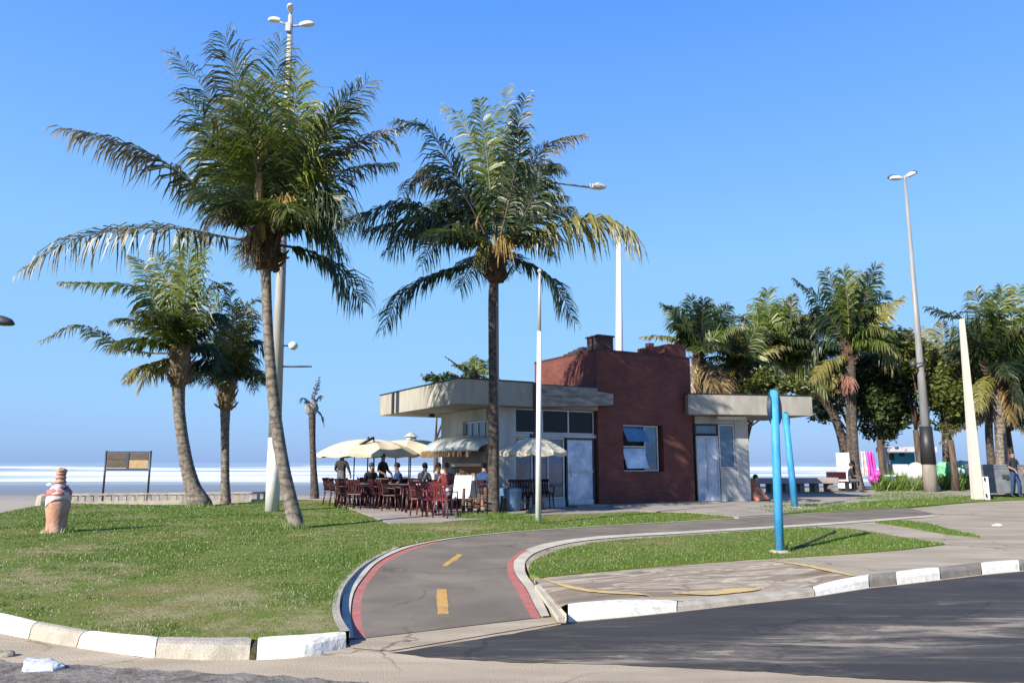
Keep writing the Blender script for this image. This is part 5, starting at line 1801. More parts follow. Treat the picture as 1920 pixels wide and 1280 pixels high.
m.build('chimney', M_brick, blk, local=True)
# window with tilting panes in the brick front
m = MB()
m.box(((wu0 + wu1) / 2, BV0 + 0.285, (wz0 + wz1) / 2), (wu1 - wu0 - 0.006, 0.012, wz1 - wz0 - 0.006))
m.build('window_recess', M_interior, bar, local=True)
wm = wu0 + (wu1 - wu0) * 0.56
win = window(bar, 'window', 'u', wm, wu1 - 0.17, wz0 + 0.02, wz1 - 0.02, BV0 + 0.13, M_glass_sky, fw=0.04)
m = MB()
for z in (wz0 + 0.03, wz1 - 0.03, (wz0 + wz1) / 2 + 0.05):
    m.box(((wu0 + wm) / 2, BV0 + 0.13, z), (wm - wu0 - 0.01, 0.06, 0.045))
m.build('frame', M_alu, win, local=True)
for z0, z1, tilt in (((wz0 + wz1) / 2 + 0.12, wz1 - 0.07, 32), (wz0 + 0.07, (wz0 + wz1) / 2 + 0.0, 20)):
    h = z1 - z0
    rot = Matrix.Rotation(R(-tilt), 3, 'X')
    top_c = Vector(((wu0 + wm) / 2, BV0 + 0.11, z1))
    m = MB()
    w_ = wm - wu0 - 0.06
    m.box(top_c + rot @ Vector((0, 0, -h / 2)), (w_, 0.012, h), rot=rot)
    p = m.build('tilting_pane', M_glass_cloud if tilt < 30 else M_glass_sky, win, local=True)
m = MB()
m.box((2.555, -0.035, 3.02), (0.07, 0.05, 1.8))
m.box((2.555, 0.2, 2.25), (0.05, 0.05, 0.25))
m.build('drainpipe', M_dark, bar, local=True)
m = MB()
m.box(((5.3 + 9.6) / 2, 0.0, 0.145), (4.6, 0.9, 0.05))
m.box((4.6, 0.1, 0.16), (1.2, 0.5, 0.08))
m.build('doorstep', M_terr, bar, bevel=0.01, local=True)

# right wing
RB = Vector((6.19, 26.0, 0))
AR = R(12)
r1 = Vector((math.cos(AR), math.sin(AR), 0))
r2 = Vector((-math.sin(AR), math.cos(AR), 0))
MR = Matrix.Translation(OB).to_4x4() @ Matrix.Rotation(AB, 4, 'Z')
RL = MR.inverted() @ (Matrix.Translation(RB) @ Matrix.Rotation(AR, 4, 'Z'))
def rb(m):
    m.v = [tuple(RL @ Vector(p)) for p in m.v]
    return m
class RMB(MB):
    def build(self, *a, **k):
        rb(self)
        return MB.build(self, *a, **k)
m = RMB()
m.prism([(0, 0), (4.88, 0), (4.88, 3.2), (0.2, 3.2)], ZB, ZT - 0.02)
cr2 = m.build('canopy_roof', M_fascia, bar, bevel=0.015, local=True)
m = RMB()
m.prism([(-0.02, -0.02), (4.90, -0.02), (4.90, 3.22), (0.2, 3.22)], ZT - 0.018, ZT + 0.015)
m.build('roof_trim', M_dark, cr2, local=True)
m = RMB()
m.box((2.44, 0.92, 1.63), (0.52, 0.24, 3.06))
m.box((1.40, 0.93, 3.03), (1.55, 0.22, 0.27))
m.box((1.86, 0.93, 0.70), (0.62, 0.22, 1.18))
m.box((2.58, 2.3, 1.63), (0.22, 2.4, 3.05))
m.build('wall', M_wall, bar, local=True)
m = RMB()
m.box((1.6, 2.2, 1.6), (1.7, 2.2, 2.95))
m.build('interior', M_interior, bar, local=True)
m = RMB()
m.box((1.95, 0.66, 3.10), (1.1, 0.22, 0.11))
m.build('lintel', M_wallw, bar, local=True)
def rwin(name, a0, a1, z0, z1, off, mat, fmat, cols_=1):
    m = RMB()
    fw = 0.05
    m.box(((a0 + a1) / 2, off, z0 + fw / 2), (a1 - a0, 0.07, fw))
    m.box(((a0 + a1) / 2, off, z1 - fw / 2), (a1 - a0, 0.07, fw))
    for i in range(cols_ + 1):
        c = a0 + fw / 2 + (a1 - a0 - fw) * i / cols_
        m.box((c, off, (z0 + z1) / 2), (fw, 0.066, z1 - z0 - 2 * fw))
    w = m.build(name, fmat, bar, local=True)
    m = RMB()
    m.box(((a0 + a1) / 2, off + 0.004, (z0 + z1) / 2), (a1 - a0 - 0.02, 0.012, z1 - z0 - 0.02))
    m.build('pane', mat, w, local=True)
    return w
rwin('window', 1.54, 2.17, 1.30, 2.88, 0.87, M_glass_sky, M_alu)
rwin('window', 0.62, 1.53, 2.50, 2.88, 0.88, M_glass_sky, M_dark)
d2 = rwin('glass_door', 0.64, 1.50, 0.15, 2.46, 0.84, M_glass_cloud, M_alu, 2)

# awning on the left wall, and the pillar, bar counter under it
m = MB()
n, k = 10, 14
va0, va1 = 0.60, 4.1
vs = []
for j in range(k + 1):
    v = va0 + (va1 - va0) * j / k
    s = math.sin(math.pi * min(1, max(0, (j / k)))) ** 0.35 * 0.5 + 0.5
    for i in range(n + 1):
        a = math.pi / 2 * i / n
        vs.append((1.58 - 1.25 * math.sin(a) * s, v, 1.84 + 0.50 * math.cos(a) * s))
w = n + 1
fs = [(j * w + i, j * w + i + 1, (j + 1) * w + i + 1, (j + 1) * w + i) for j in range(k) for i in range(n)]
m.add(vs, fs, smooth=True)
aw = m.build('awning', M_canvas_g, bar, local=True)
sm_ = aw.modifiers.new('solid', 'SOLIDIFY')
sm_.thickness = 0.025
m = MB()
for j in range(k):
    v = va0 + (va1 - va0) * (j + 0.5) / k
    s = math.sin(math.pi * (j + 0.5) / k) ** 0.35 * 0.5 + 0.5
    m.box((1.58 - 1.25 * s - 0.012, v, 1.76), (0.03, (va1 - va0) / k + 0.01, 0.2 + rnd.uniform(-0.03, 0.02)))
m.build('valance', M_rust, aw, local=True)
P = OB + e1 * 0.0 + e2 * 0
pc_ = G(839, 945, 0.135)
m = MB()
base = D(838, 905, 24.6)
m.box((base.x, base.y, 1.0), (0.32, 0.3, 1.73))
o = m.build('pillar', M_wallw, origin=(base.x, base.y, 0.135), bevel=0.01)
tag(o, 'white square pillar holding the left end of the bar counter', 'pillar')
bc = D(880, 905, 23.6)
cnt = thing('bar_counter', 'orange brick bar counter with a cream top under the awning', 'counter', (bc.x, bc.y, 0.135), rz=R(4))
m = MB()
m.box((0.05, 0, 0.62), (0.98, 0.5, 1.24))
m.build('counter_front', M_brick_or, cnt, local=True)
m = MB()
m.box((0.0, -0.02, 1.30), (1.12, 0.66, 0.10))
m.build('counter_top', M_canvas, cnt, bevel=0.015, local=True)
m = MB()
m.box((-0.42, -0.262, 0.98), (0.16, 0.02, 0.44))
m.build('hatch', M_dark, cnt, local=True)

# ================================================================ STREET LAMPS, MASTS, POSTS
def cobra(m, c, yaw, L=0.75, w=0.26, h=0.13, pitch=0.08, mi=0):
    """lamp housing: rounded teardrop, lens underside"""
    rot = Matrix.Rotation(yaw, 3, 'Z') @ Matrix.Rotation(-pitch, 3, 'Y')
    prof = [(0.0, 0.28, 0.5), (0.12, 0.5, 0.8), (0.35, 0.85, 1.0), (0.65, 1.0, 1.0), (0.88, 0.75, 0.7), (1.0, 0.3, 0.3)]
    vs = []
    for (t, ww, hh) in prof:
        for k in range(10):
            th = 2 * math.pi * k / 10
            z = math.sin(th)
            z = z * h * hh if z > 0 else z * h * 0.4 * hh
            vs.append(Vector(c) + rot @ Vector((t * L, math.cos(th) * w / 2 * ww, z)))
    fs = [(i * 10 + k, i * 10 + (k + 1) % 10, (i + 1) * 10 + (k + 1) % 10, (i + 1) * 10 + k) for i in range(len(prof) - 1) for k in range(10)]
    fs += [tuple(reversed(range(10))), tuple(range(50, 60))]
    m.add(vs, fs, mi, smooth=True)

# big lamp at left behind the tallest palm
Yl = G(510, 958).y
b0, t0 = G(510, 958), D(545, 30, Yl)
lp = thing('street_lamp', 'tall tapering street lamp with three heads behind the tallest palm', 'street lamp', b0)
m = MB()
m.tube([b0, b0.lerp(t0, 0.135)], [0.20, 0.19], 18)
m.build('painted_base', M_polew, lp)
m = MB()
m.tube([b0.lerp(t0, 0.13), b0.lerp(t0, 0.55), t0], [0.185, 0.135, 0.075], 18)
m.build('pole', M_pole, lp)
m = MB()
for (px, py) in ((514, 37), (572, 47)):
    q = D(px, py, Yl)
    m.tube([D(545, 50, Yl), q], [0.035, 0.03], 6)
m.tube([t0 + Vector((0, 0, -0.1)), t0 + Vector((0, 0, 0.12))], 0.05, 8)
m.box(D(541, 52, Yl - 0.1), (0.16, 0.14, 0.30))
m.build('bracket', M_pole, lp)
for (px, py, yaw, L) in ((527, 40, R(180), 0.42), (561, 48, 0, 0.50), (545, 24, R(-75), 0.4)):
    m = MB()
    cobra(m, D(px, py, Yl) - (Vector((0.25 * L, 0, 0)) if yaw < -1 and False else Vector((0, 0, 0))), yaw, L, 0.24, 0.13)
    m.build('lamp_head', M_lampw, lp)
m = MB()
m.tube([D(524, 687, Yl), D(560, 687, Yl), D(585, 687, Yl)], [0.03, 0.03, 0.02], 6)
m.tube([D(526, 648, Yl), D(545, 648, Yl)], 0.025, 6)
m.build('side_arm', M_dark, lp)
m = MB()
q = D(550, 646, Yl)
m.lathe((q.x, q.y, q.z - 0.2), [(0.06, 0.05), (0.12, 0.1), (0.14, 0.18), (0.10, 0.25), (0.03, 0.29)], 12, wob=0.12)
m.build('small_lamp', M_lampw, lp)

# lamp whose pole hides behind the second palm's trunk
Y2 = 21.2
b0 = D(931, 962, Y2)
b0.z = 0.13
t0 = D(931, 349, Y2)
lp = thing('street_lamp', 'street lamp hidden behind the straight dark palm, one arm reaching right', 'street lamp', b0)
m = MB()
m.tube([b0, t0], [0.085, 0.05], 12)
m.build('pole', M_polebrown, lp)
m = MB()
m.tube([t0, D(990, 341, Y2), D(1040, 343, Y2), D(1110, 352, Y2)], [0.04, 0.035, 0.03, 0.03], 8)
m.build('arm', M_polebrown, lp)
m = MB()
cobra(m, D(1104, 351, Y2), 0.0, 0.52, 0.26, 0.15, pitch=-0.03)
m.build('lamp_head', M_lampw, lp)

# thin white mast, front of the building
b0 = G(1009, 981)
t0 = D(1012, 508, b0.y)
lp = thing('flag_mast', 'thin white mast in front of the left canopy, rising from the grass', 'mast', b0)
m = MB()
m.tube([b0, b0.lerp(t0, 0.75)], [0.068, 0.055], 12)
m.build('mast', M_polew, lp)
m = MB()
m.tube([b0.lerp(t0, 0.75), t0], [0.042, 0.03], 10)
m.ball(t0, 0.06, 8, 6)
m.build('mast_top', M_pole, lp)

# mast behind the brick block
Ym = 33.0
b0 = D(1163, 935, Ym)
b0.z = -0.05
t0 = D(1160, 432, Ym)
m = MB()
m.tube([b0, b0.lerp(t0, 0.6), t0], [0.20, 0.16, 0.10], 14)
m.tube([t0, t0 + Vector((0, 0, 0.3))], [0.05, 0.04], 8)
o = m.build('white_mast', M_polew, origin=b0)
tag(o, 'white tapering mast rising behind the brick block chimney', 'mast')

# tall lamp at right
Yr = 36.0
b0 = D(1744, 905, Yr)
b0.z = 0.1
t0 = D(1697, 338, Yr)
lp = thing('street_lamp', 'very tall grey street lamp with two heads at right among the trees', 'street lamp', b0)
m = MB()
m.tube([b0, b0.lerp(t0, 0.12)], [0.33, 0.30], 16)
m.build('pole_foot', M_polebrown, lp)
m = MB()
m.tube([b0.lerp(t0, 0.115), b0.lerp(t0, 0.5), t0], [0.235, 0.145, 0.065], 16)
m.build('pole', M_pole2, lp)
m = MB()
m.tube([b0.lerp(t0, 0.085), b0.lerp(t0, 0.20)], [0.335, 0.28], 16)
m.build('black_band', M_dark, lp)
m = MB()
m.tube([t0 + Vector((0, 0, -0.05)), t0 + Vector((0, 0, 0.25))], 0.05, 8)
m.tube([t0 + Vector((-0.25, 0, 0.1)), t0 + Vector((0.3, 0, 0.2))], 0.035, 6)
m.build('bracket', M_pole, lp)
for off, yaw, mt, L, pt in (((-0.12, 0, 0.08), R(180), M_lampw, 0.66, 0.0), ((0.10, 0, 0.18), R(-8), M_lampw, 0.5, 0.35), ((-0.10, 0.25, 0.22), R(165), M_lampd, 0.6, 0.1), ((0.32, 0.1, 0.33), R(8), M_lampd, 0.42, 0.3)):
    m = MB()
    cobra(m, t0 + Vector(off), yaw, L, 0.34, 0.17, pitch=pt)
    m.build('lamp_head', mt, lp)
m = MB()
q = D(1712, 682, Yr - 0.3)
m.lathe((q.x, q.y, q.z - 0.15), [(0.10, 0), (0.16, 0.1), (0.14, 0.24), (0.05, 0.30)], 12)
m.tube([q, D(1735, 680, Yr - 0.3)], 0.035, 6)
m.build('side_lamp', M_lampd, lp)

# lamp outside the photo at left: only its head shows
Yo = 15.0
b0 = D(-190, 985, Yo)
b0.z = LAND
t0 = D(-175, 596, Yo)
lp = thing('street_lamp', 'dark lamp head poking in at the left edge against the sky', 'street lamp', b0)
m = MB()
m.tube([b0, t0], [0.07, 0.05], 10)
m.build('pole', M_pole, lp)
m = MB()
m.tube([t0, D(-90, 590, Yo), D(-20, 598, Yo)], [0.035, 0.03, 0.03], 8)
m.build('arm', M_pole, lp)
m = MB()
cobra(m, D(-30, 601, Yo), 0.0, 0.62, 0.34, 0.15, pitch=-0.12)
m.build('lamp_head', M_lampd, lp)

# white concrete post
b0 = G(1833, 936, 0.13)
t0 = D(1803, 598, b0.y)
lp = thing('utility_post', 'white painted concrete post left of the grey bin, leaning slightly', 'post', b0)
m = MB()
h = (t0 - b0)
a, bq = 0.175, 0.085
vs = []
for s, ww in ((0.0, a), (0.45, 0.135), (1.0, bq)):
    c = b0 + h * s
    vs += [c + Vector((-ww, -ww * 0.8, 0)), c + Vector((ww, -ww * 0.8, 0)), c + Vector((ww, ww * 0.8, 0)), c + Vector((-ww, ww * 0.8, 0))]
fs = [(3, 2, 1, 0), (8, 9, 10, 11)] + [(4 * r + q, 4 * r + (q + 1) % 4, 4 * r + 4 + (q + 1) % 4, 4 * r + 4 + q) for r in range(2) for q in range(4)]
m.add(vs, fs)
m.build('post', noisy('white post paint', (0.54, 0.50, 0.42), (0.66, 0.62, 0.53), scale=3, rough=0.8, c3=(0.42, 0.39, 0.33), scale2=3, amt3=0.5, stretch=(1, 1, 0.4)), lp, bevel=0.02)
m = MB()
m.box(b0 + Vector((0.31, -0.02, 0.42)), (0.2, 0.22, 0.86))
m.build('meter_box', M_wplast, lp, bevel=0.015)
for z in (0.12, 0.72):
    m = MB()
    m.box(b0 + Vector((0.225, -0.19, z + 0.05)), (0.05, 0.03, 0.12))
    m.build('bracket', M_dark, lp)

# the two blue posts with round heads
def blue_post(label, base, top, rad, disc_r, disc_px, brace):
    lp = thing('blue_post', label, 'post', base, 'blue posts with round heads')
    m = MB()
    m.tube([base - Vector((0, 0, 0.05)), base.lerp(top, 0.5), top], [rad * 1.05, rad, rad * 0.95], 20)
    m.tube([top, top + Vector((0, 0, 0.012))], [rad * 1.04, rad * 0.98], 20)
    m.build('pole', M_blue, lp)
    m = MB()
    m.lathe(base, [(rad * 2.4, -0.03), (rad * 2.3, 0.012), (rad * 1.9, 0.03), (rad * 1.2, 0.034)], 14, wob=0.12, seed=5)
    m.build('footing', M_conc, lp)
    m = MB()
    c = disc_px
    # flat drum behind the post, turned mostly edge-on to the road
    rot = Matrix.Rotation(R(48), 3, 'Z')
    vs = []
    for x in (-0.035, 0.035):
        for k in range(28):
            th = 2 * math.pi * k / 28
            vs.append(c + rot @ Vector((disc_r * 0.85 * math.cos(th), x, disc_r * 1.05 * math.sin(th))))
    m.add(vs, [tuple(range(28)), tuple(reversed(range(28, 56)))] + [((k + 1) % 28, k, 28 + k, 28 + (k + 1) % 28) for k in range(28)])
    m.build('disc', M_blued, lp, bevel=0.008)
    if brace:
        m = MB()
        m.tube(brace, 0.022, 8)
        m.build('brace', M_blue, lp)
    return lp
b0 = G(1462, 1035, 0.122)
t0 = D(1451, 732, b0.y)
blue_post('nearer taller looking blue post standing in the tapering lawn', b0, t0, 0.066, 0.27, D(1452, 766, b0.y + 0.12), None)
b1 = G(1491, 951, 0.13)
t1 = D(1472, 775, b1.y)
blue_post('farther leaning blue post at the edge of the cycle path', b1, t1, 0.098, 0.27, D(1474, 789, b1.y + 0.18), [t1 + Vector((-0.02, 0, -0.08)), t1 + Vector((-0.45, 0.02, -0.03))])

# ================================================================ THE LAWN'S OBJECTS
# notice board
Yn = 30.5
nb = thing('notice_board', 'two-legged dark notice board with a tan panel, before the surf', 'notice board', D(235, 925, Yn) * 1.0)
lx, rx = D(193, 925, Yn).x, D(277, 925, Yn).x
zt = D(235, 846, Yn).z
zb = D(235, 881, Yn).z
for x in (lx, rx):
    m = MB()
    m.tube([(x, Yn, -0.15), (x, Yn, zt + 0.03)], 0.042, 8)
    m.build('leg', M_dark, nb)
m = MB()
m.box(((lx + rx) / 2, Yn, zt - 0.02), (rx - lx, 0.07, 0.05))
m.box(((lx + rx) / 2, Yn, zb + 0.03), (rx - lx, 0.07, 0.09))
m.box(((lx + rx) / 2, Yn, (zt + zb) / 2), (0.08, 0.066, zt - zb - 0.10))
m.build('frame', M_dark, nb)
mid = (lx + rx) / 2
m = MB()
m.box(((lx + mid) / 2, Yn - 0.01, (zt + zb) / 2 + 0.02), (mid - lx - 0.14, 0.035, zt - zb - 0.15))
m.box(((lx + mid) / 2, Yn - 0.035, (zt + zb) / 2 + 0.09), (mid - lx - 0.18, 0.012, 0.03))
tag(m.build('panel', M_wood, nb), 'dark brown wooden panel')
m = MB()
m.box(((rx + mid) / 2, Yn - 0.01, zt - 0.045 - 0.19), (rx - mid - 0.14, 0.035, 0.36))
m.build('panel', M_wood, nb)
m = MB()
m.box(((rx + mid) / 2, Yn - 0.01, zb + 0.08 + 0.16), (rx - mid - 0.14, 0.036, 0.32))
tag(m.build('panel', M_tan, nb), 'tan lower panel')

# low concrete balustrade
A, B = G(132, 943), G(505, 938)
A, B = Vector((A.x, A.y, LAND - 0.15)), Vector((B.x, B.y, LAND - 0.15))
bal = thing('balustrade', 'low weathered concrete balustrade at the edge of the lawn', 'balustrade', A)
d = (B - A)
d.z = 0
L = d.length
d.normalize()
rot = Matrix.Rotation(math.atan2(d.y, d.x), 3, 'Z')
m = MB()
m.box(A + d * L / 2 + Vector((0, 0, 0.44)), (L, 0.20, 0.07), rot=rot)
m.build('rail', M_balu, bal, bevel=0.01)
m = MB()
m.box(A + d * L / 2 + Vector((0, 0, 0.10)), (L, 0.24, 0.22), rot=rot)
m.build('plinth', M_balu, bal, bevel=0.01)
n = int(L / 0.27)
for i in range(n + 1):
    m = MB()
    m.box(A + d * (L * (i + 0.5) / (n + 1) * 1.0) + Vector((0, 0, 0.308)), (0.10 if i % 4 else 0.18, 0.14, 0.195), rot=rot)
    m.build('baluster', M_balu, bal)
m = MB()
q = G(79, 947)
m.lathe((q.x, q.y, 0.0), [(0.20, 0), (0.19, 0.25), (0.15, 0.42), (0.06, 0.47)], 10, wob=0.2, seed=2, smooth=False)
o = m.build('boundary_stone', M_conc, origin=(q.x, q.y, 0.0))
tag(o, 'grey boundary stone where the lawn meets the sand, behind the wrapped post', 'stone')

# wrapped terracotta post
q = G(104, 998)
wp = thing('wrapped_post', 'terracotta post wrapped in pink cloth on the lawn, before the beach', 'post', q)
m = MB()
m.lathe((0, 0, -0.04), [(0.215, 0), (0.205, 0.08), (0.185, 0.14), (0.19, 0.3), (0.205, 0.45), (0.222, 0.62), (0.2, 0.74), (0.12, 0.78)], 18, wob=0.07, seed=4)
m.build('drum', M_terra, wp, local=True)
m = MB()
vs = []
for j in range(9):
    z = 0.50 + 0.055 * j
    for k in range(24):
        th = 2 * math.pi * k / 24
        sl = 0.16 * math.sin(th + 2.4)
        r = 0.229 - 0.010 * j * (j > 4) + 0.016 * mnoise.noise(Vector((math.cos(th) * 2, math.sin(th) * 2, z * 8)))
        vs.append((r * math.cos(th), r * math.sin(th), z + sl * (1 - j / 8)))
m.add(vs, [(j * 24 + k, j * 24 + (k + 1) % 24, (j + 1) * 24 + (k + 1) % 24, (j + 1) * 24 + k) for j in range(8) for k in range(24)], smooth=True)
cw = m.build('cloth_wrap', M_palep, wp, local=True)
m = MB()
for z, r in ((0.98, 0.115), (1.07, 0.102), (1.15, 0.10), (1.21, 0.108)):
    m.lathe((0, 0, z), [(r * 0.9, 0), (r, 0.015), (r, 0.03), (r * 0.9, 0.045)], 14, wob=0.1, seed=int(z * 100))
m.build('carved_bands', M_terra, wp, local=True)
cw.modifiers.new('solid', 'SOLIDIFY').thickness = 0.012
m = MB()
m.lathe((0, 0, 0.70), [(0.20, 0), (0.235, 0.05), (0.22, 0.12), (0.15, 0.19), (0.05, 0.22)], 18, wob=0.22, seed=7)
m.build('cloth_bundle', M_pinkc, wp, local=True)
m = MB()
m.lathe((0.0, 0, 0.86), [(0.17, 0), (0.14, 0.05), (0.095, 0.10), (0.085, 0.26), (0.10, 0.38), (0.085, 0.41), (0.03, 0.42)], 12, wob=0.18, seed=8, smooth=False)
m.build('upper_stem', M_pinkc2, wp, local=True)
for k, (x, y, z, r) in enumerate(((0.14, -0.1, 0.90, 0.06), (-0.15, -0.1, 0.95, 0.05))):
    m = MB()
    m.ball((x, y, z), r, 9, 7, s=(1.3, 0.9, 0.7), wob=0.2, seed=k)
    tag(m.build('knot', M_cl_navy if k == 0 else M_wplast, wp, local=True), 'dark navy knot' if k == 0 else 'white knot')
m = MB()
rr = random.Random(3)
for i in range(70):
    a, r = rr.random() * 6.283, rr.uniform(0.2, 0.34)
    p = Vector((q.x + r * math.cos(a), q.y + r * math.sin(a), LAND))
    t_ = p + Vector((rr.uniform(-.06, .06), rr.uniform(-.06, .06), rr.uniform(0.05, 0.16)))
    m.add([p + Vector((-0.008, 0, 0)), p + Vector((0.008, 0, 0)), t_], [(0, 1, 2)])
o = m.build('grass_tuft', M_blade, origin=(q.x, q.y, LAND))
grasslab(o, 'longer grass left uncut round the foot of the terracotta post')
# long tufts round the second palm's foot, same way
m = MB()
for cx, cy, nn, rr_ in ((926, 972, 420, 0.9), (1009, 981, 160, 0.4), (965, 972, 240, 0.7), (1462, 1035, 60, 0.2), (374, 950, 120, 0.5), (556, 992, 90, 0.3), (893, 972, 200, 0.6)):
    g = G(cx, cy)
    for i in range(nn):
        a, r = rr.random() * 6.283, rr_ * rr.random() ** 0.6
        p = Vector((g.x + r * math.cos(a), g.y + r * math.sin(a) * 0.5, LAND))
        t_ = p + Vector((rr.uniform(-.07, .07), rr.uniform(-.07, .07), rr.uniform(0.05, 0.20)))
        m.add([p + Vector((-0.010, 0, 0)), p + Vector((0.010, 0, 0)), t_], [(0, 1, 2)])
o = m.build('grass_tuft', M_blade)
grasslab(o, 'longer grass left uncut round the feet of palms and posts')

# ================================================================ TERRACE FURNITURE
def make_chair(mat, label, group):
    root = thing('plastic_chair', label, 'chair', (0, 0, 0), group)
    m = MB()
    m.box((0, 0, 0.43), (0.44, 0.44, 0.035))
    m.build('seat', mat, root, bevel=0.012, local=True)
    m = MB()
    rot = Matrix.Rotation(R(-12), 3, 'X')
    for x in (-0.16, -0.08, 0, 0.08, 0.16):
        m.box((x, 0.25, 0.64), (0.045, 0.02, 0.36), rot=rot)
    m.box((0, 0.29, 0.83), (0.44, 0.028, 0.08), rot=rot)
    m.box((0, 0.215, 0.48), (0.44, 0.028, 0.05), rot=rot)
    m.build('backrest', mat, root, local=True)
    for sx in (-1, 1):
        for sy in (-1, 1):
            m = MB()
            m.tube([(0.19 * sx, 0.18 * sy, 0.42), (0.225 * sx, 0.225 * sy, 0.0)], [0.026, 0.018], 6)
            m.build('leg', mat, root, local=True)
        m = MB()
        m.tube([(0.235 * sx, 0.25, 0.66), (0.245 * sx, 0.0, 0.645), (0.235 * sx, -0.19, 0.63), (0.225 * sx, -0.20, 0.42)], 0.02, 6)
        m.build('armrest', mat, root, local=True)
    return root
def make_table(mat, topmat, label, group):
    root = thing('plastic_table', label, 'table', (0, 0, 0), group)
    m = MB()
    m.box((0, 0, 0.72), (0.72, 0.72, 0.03))
    m.box((0, 0, 0.68), (0.64, 0.64, 0.045))
    m.build('tabletop', topmat, root, bevel=0.01, local=True)
    for sx in (-1, 1):
        for sy in (-1, 1):
            m = MB()
            m.tube([(0.28 * sx, 0.28 * sy, 0.66), (0.32 * sx, 0.32 * sy, 0.0)], [0.03, 0.022], 6)
            m.build('leg', mat, root, local=True)
    return root
TZ = 0.137
rr = random.Random(21)
lab_c = 'maroon plastic armchair in the jumble of tables under the big cream umbrellas'
lab_t = 'maroon plastic table in the jumble of chairs under the big cream umbrellas'
lab_f = 'red plastic chair at the front edge of the terrace by the second palm'
protoC = make_chair(M_maroon, lab_c, 'maroon chairs on the terrace')
protoT = make_table(M_maroon, M_maroon, lab_t, 'tables on the terrace')
protoF = make_chair(M_redp, lab_f, 'red chairs at the terrace front')
used = {'c': 0, 't': 0, 'f': 0}
def put(kind, proto, p, rz, lab=None, group=None):
    o = proto if used[kind] == 0 else copy_tree(proto)
    used[kind] += 1
    o.location = (p.x, p.y, TZ)
    o.rotation_euler = (0, 0, rz)
    if lab:
        o['label'] = lab
        o['group'] = group
    return o
tabs = [(672, 947), (703, 945), (736, 949), (768, 944), (772, 957), (803, 952), (838, 949), (655, 946), (688, 951), (720, 942), (788, 945), (822, 944), (752, 952)]
for i, (x, y) in enumerate(tabs):
    g = G(x, y, TZ)
    put('t', protoT, g, rr.uniform(-0.3, 0.3))
    for k in range(4):
        a = math.pi / 2 * k + rr.uniform(-0.5, 0.5)
        p = g + Vector((math.cos(a), math.sin(a), 0)) * rr.uniform(0.56, 0.72)
        put('c', protoC, p, a - math.pi / 2 + rr.uniform(-0.3, 0.3))
for (x, y, a) in ((812, 968, 0.4), (835, 970, 2.6), (790, 966, 1.3), (822, 960, 3.4)):
    put('f', protoF, G(x, y, TZ), a)
for (x, y, a) in ((972, 956, 0.3), (988, 954, 3.0), (1003, 955, 0.1), (1022, 951, 2.8)):
    put('c', protoC, G(x, y, TZ), a, 'maroon plastic chair before the shopfront under the single cream umbrella', 'maroon chairs before the shopfront')
# things on the tables
for i, (x, y, sx, sy) in enumerate(((736, 949, 0.15, -0.1), (768, 944, -0.2, 0.05), (772, 957, 0.1, 0.1), (803, 952, -0.1, -0.15), (672, 947, 0.1, 0.0))):
    g = G(x, y, TZ)
    m = MB()
    m.box((0, 0, 0.05), (0.26, 0.18, 0.10), taper=0.85)
    m.box((0, 0, 0.108), (0.18, 0.14, 0.012))
    o = m.build('napkin_box', M_wplast, bevel=0.01)
    o.location = (g.x + sx, g.y + sy, TZ + 0.737)
    tag(o, 'white napkin box on one of the maroon terrace tables', 'box', 'napkin boxes on the tables')
# two white chairs
def white_chair(p, rz, label):
    w = copy_tree(protoC)
    w.location = (p.x, p.y, TZ)
    w.rotation_euler = (0, 0, rz)
    w['label'] = label
    w['group'] = 'white plastic chairs'
    for ch in w.children:
        ch.data = ch.data.copy()
        ch.data.materials.clear()
        ch.data.materials.append(M_wplast)
    return w
white_chair(G(858, 952, TZ), 0.2, 'white plastic chair before the bar counter, left of the easel board')
# tilted white board on dark legs
g = G(872, 963, TZ)
eb = thing('easel_board', 'white A-frame board standing before the bar counter', 'board', g, rz=R(-25))
for s in (-1, 1):
    rot = Matrix.Rotation(R(13 * s), 3, 'X')
    m = MB()
    m.box((0, 0.17 * s, 0.72), (0.52, 0.025, 0.62), rot=rot)
    m.build('panel', M_wplast, eb, bevel=0.008, local=True)
    for x in (-0.24, 0.24):
        m = MB()
        m.tube([(x, 0.33 * s, 0.0), (x, 0.05 * s, 1.08)], 0.022, 6)
        m.build('leg', M_polebrown, eb, local=True)
# little fence of dark stakes at the palm's foot
fe = thing('stake_fence', 'low dark stake fence at the foot of the straight palm', 'fence', G(905, 967, LAND))
for i, (x, y, h) in enumerate(((868, 969, 0.75), (882, 970, 0.55), (897, 970, 0.62), (912, 971, 0.78), (940, 969, 0.55), (948, 968, 0.48))):
    g = G(x, y, LAND - 0.02)
    m = MB()
    m.tube([g, g + Vector((rr.uniform(-.04, .04), 0, h))], [0.055, 0.045], 7)
    m.build('stake', M_bark, fe)
for z in (0.28, 0.46):
    m = MB()
    m.tube([G(868, 969, LAND) + Vector((0, 0.02, z)), G(912, 971, LAND) + Vector((0, 0.02, z + 0.02))], 0.02, 6)
    m.build('rail', M_bark, fe)
# blue cooler drum
g = G(957, 957, TZ)
m = MB()
m.lathe((0, 0, 0), [(0.26, 0), (0.30, 0.06), (0.33, 0.55), (0.34, 0.60), (0.30, 0.64), (0.1, 0.66)], 18)
o = m.build('plastic_drum', M_bplast)
o.location = g
tag(o, 'faded blue plastic drum right of the straight palm trunk', 'drum')

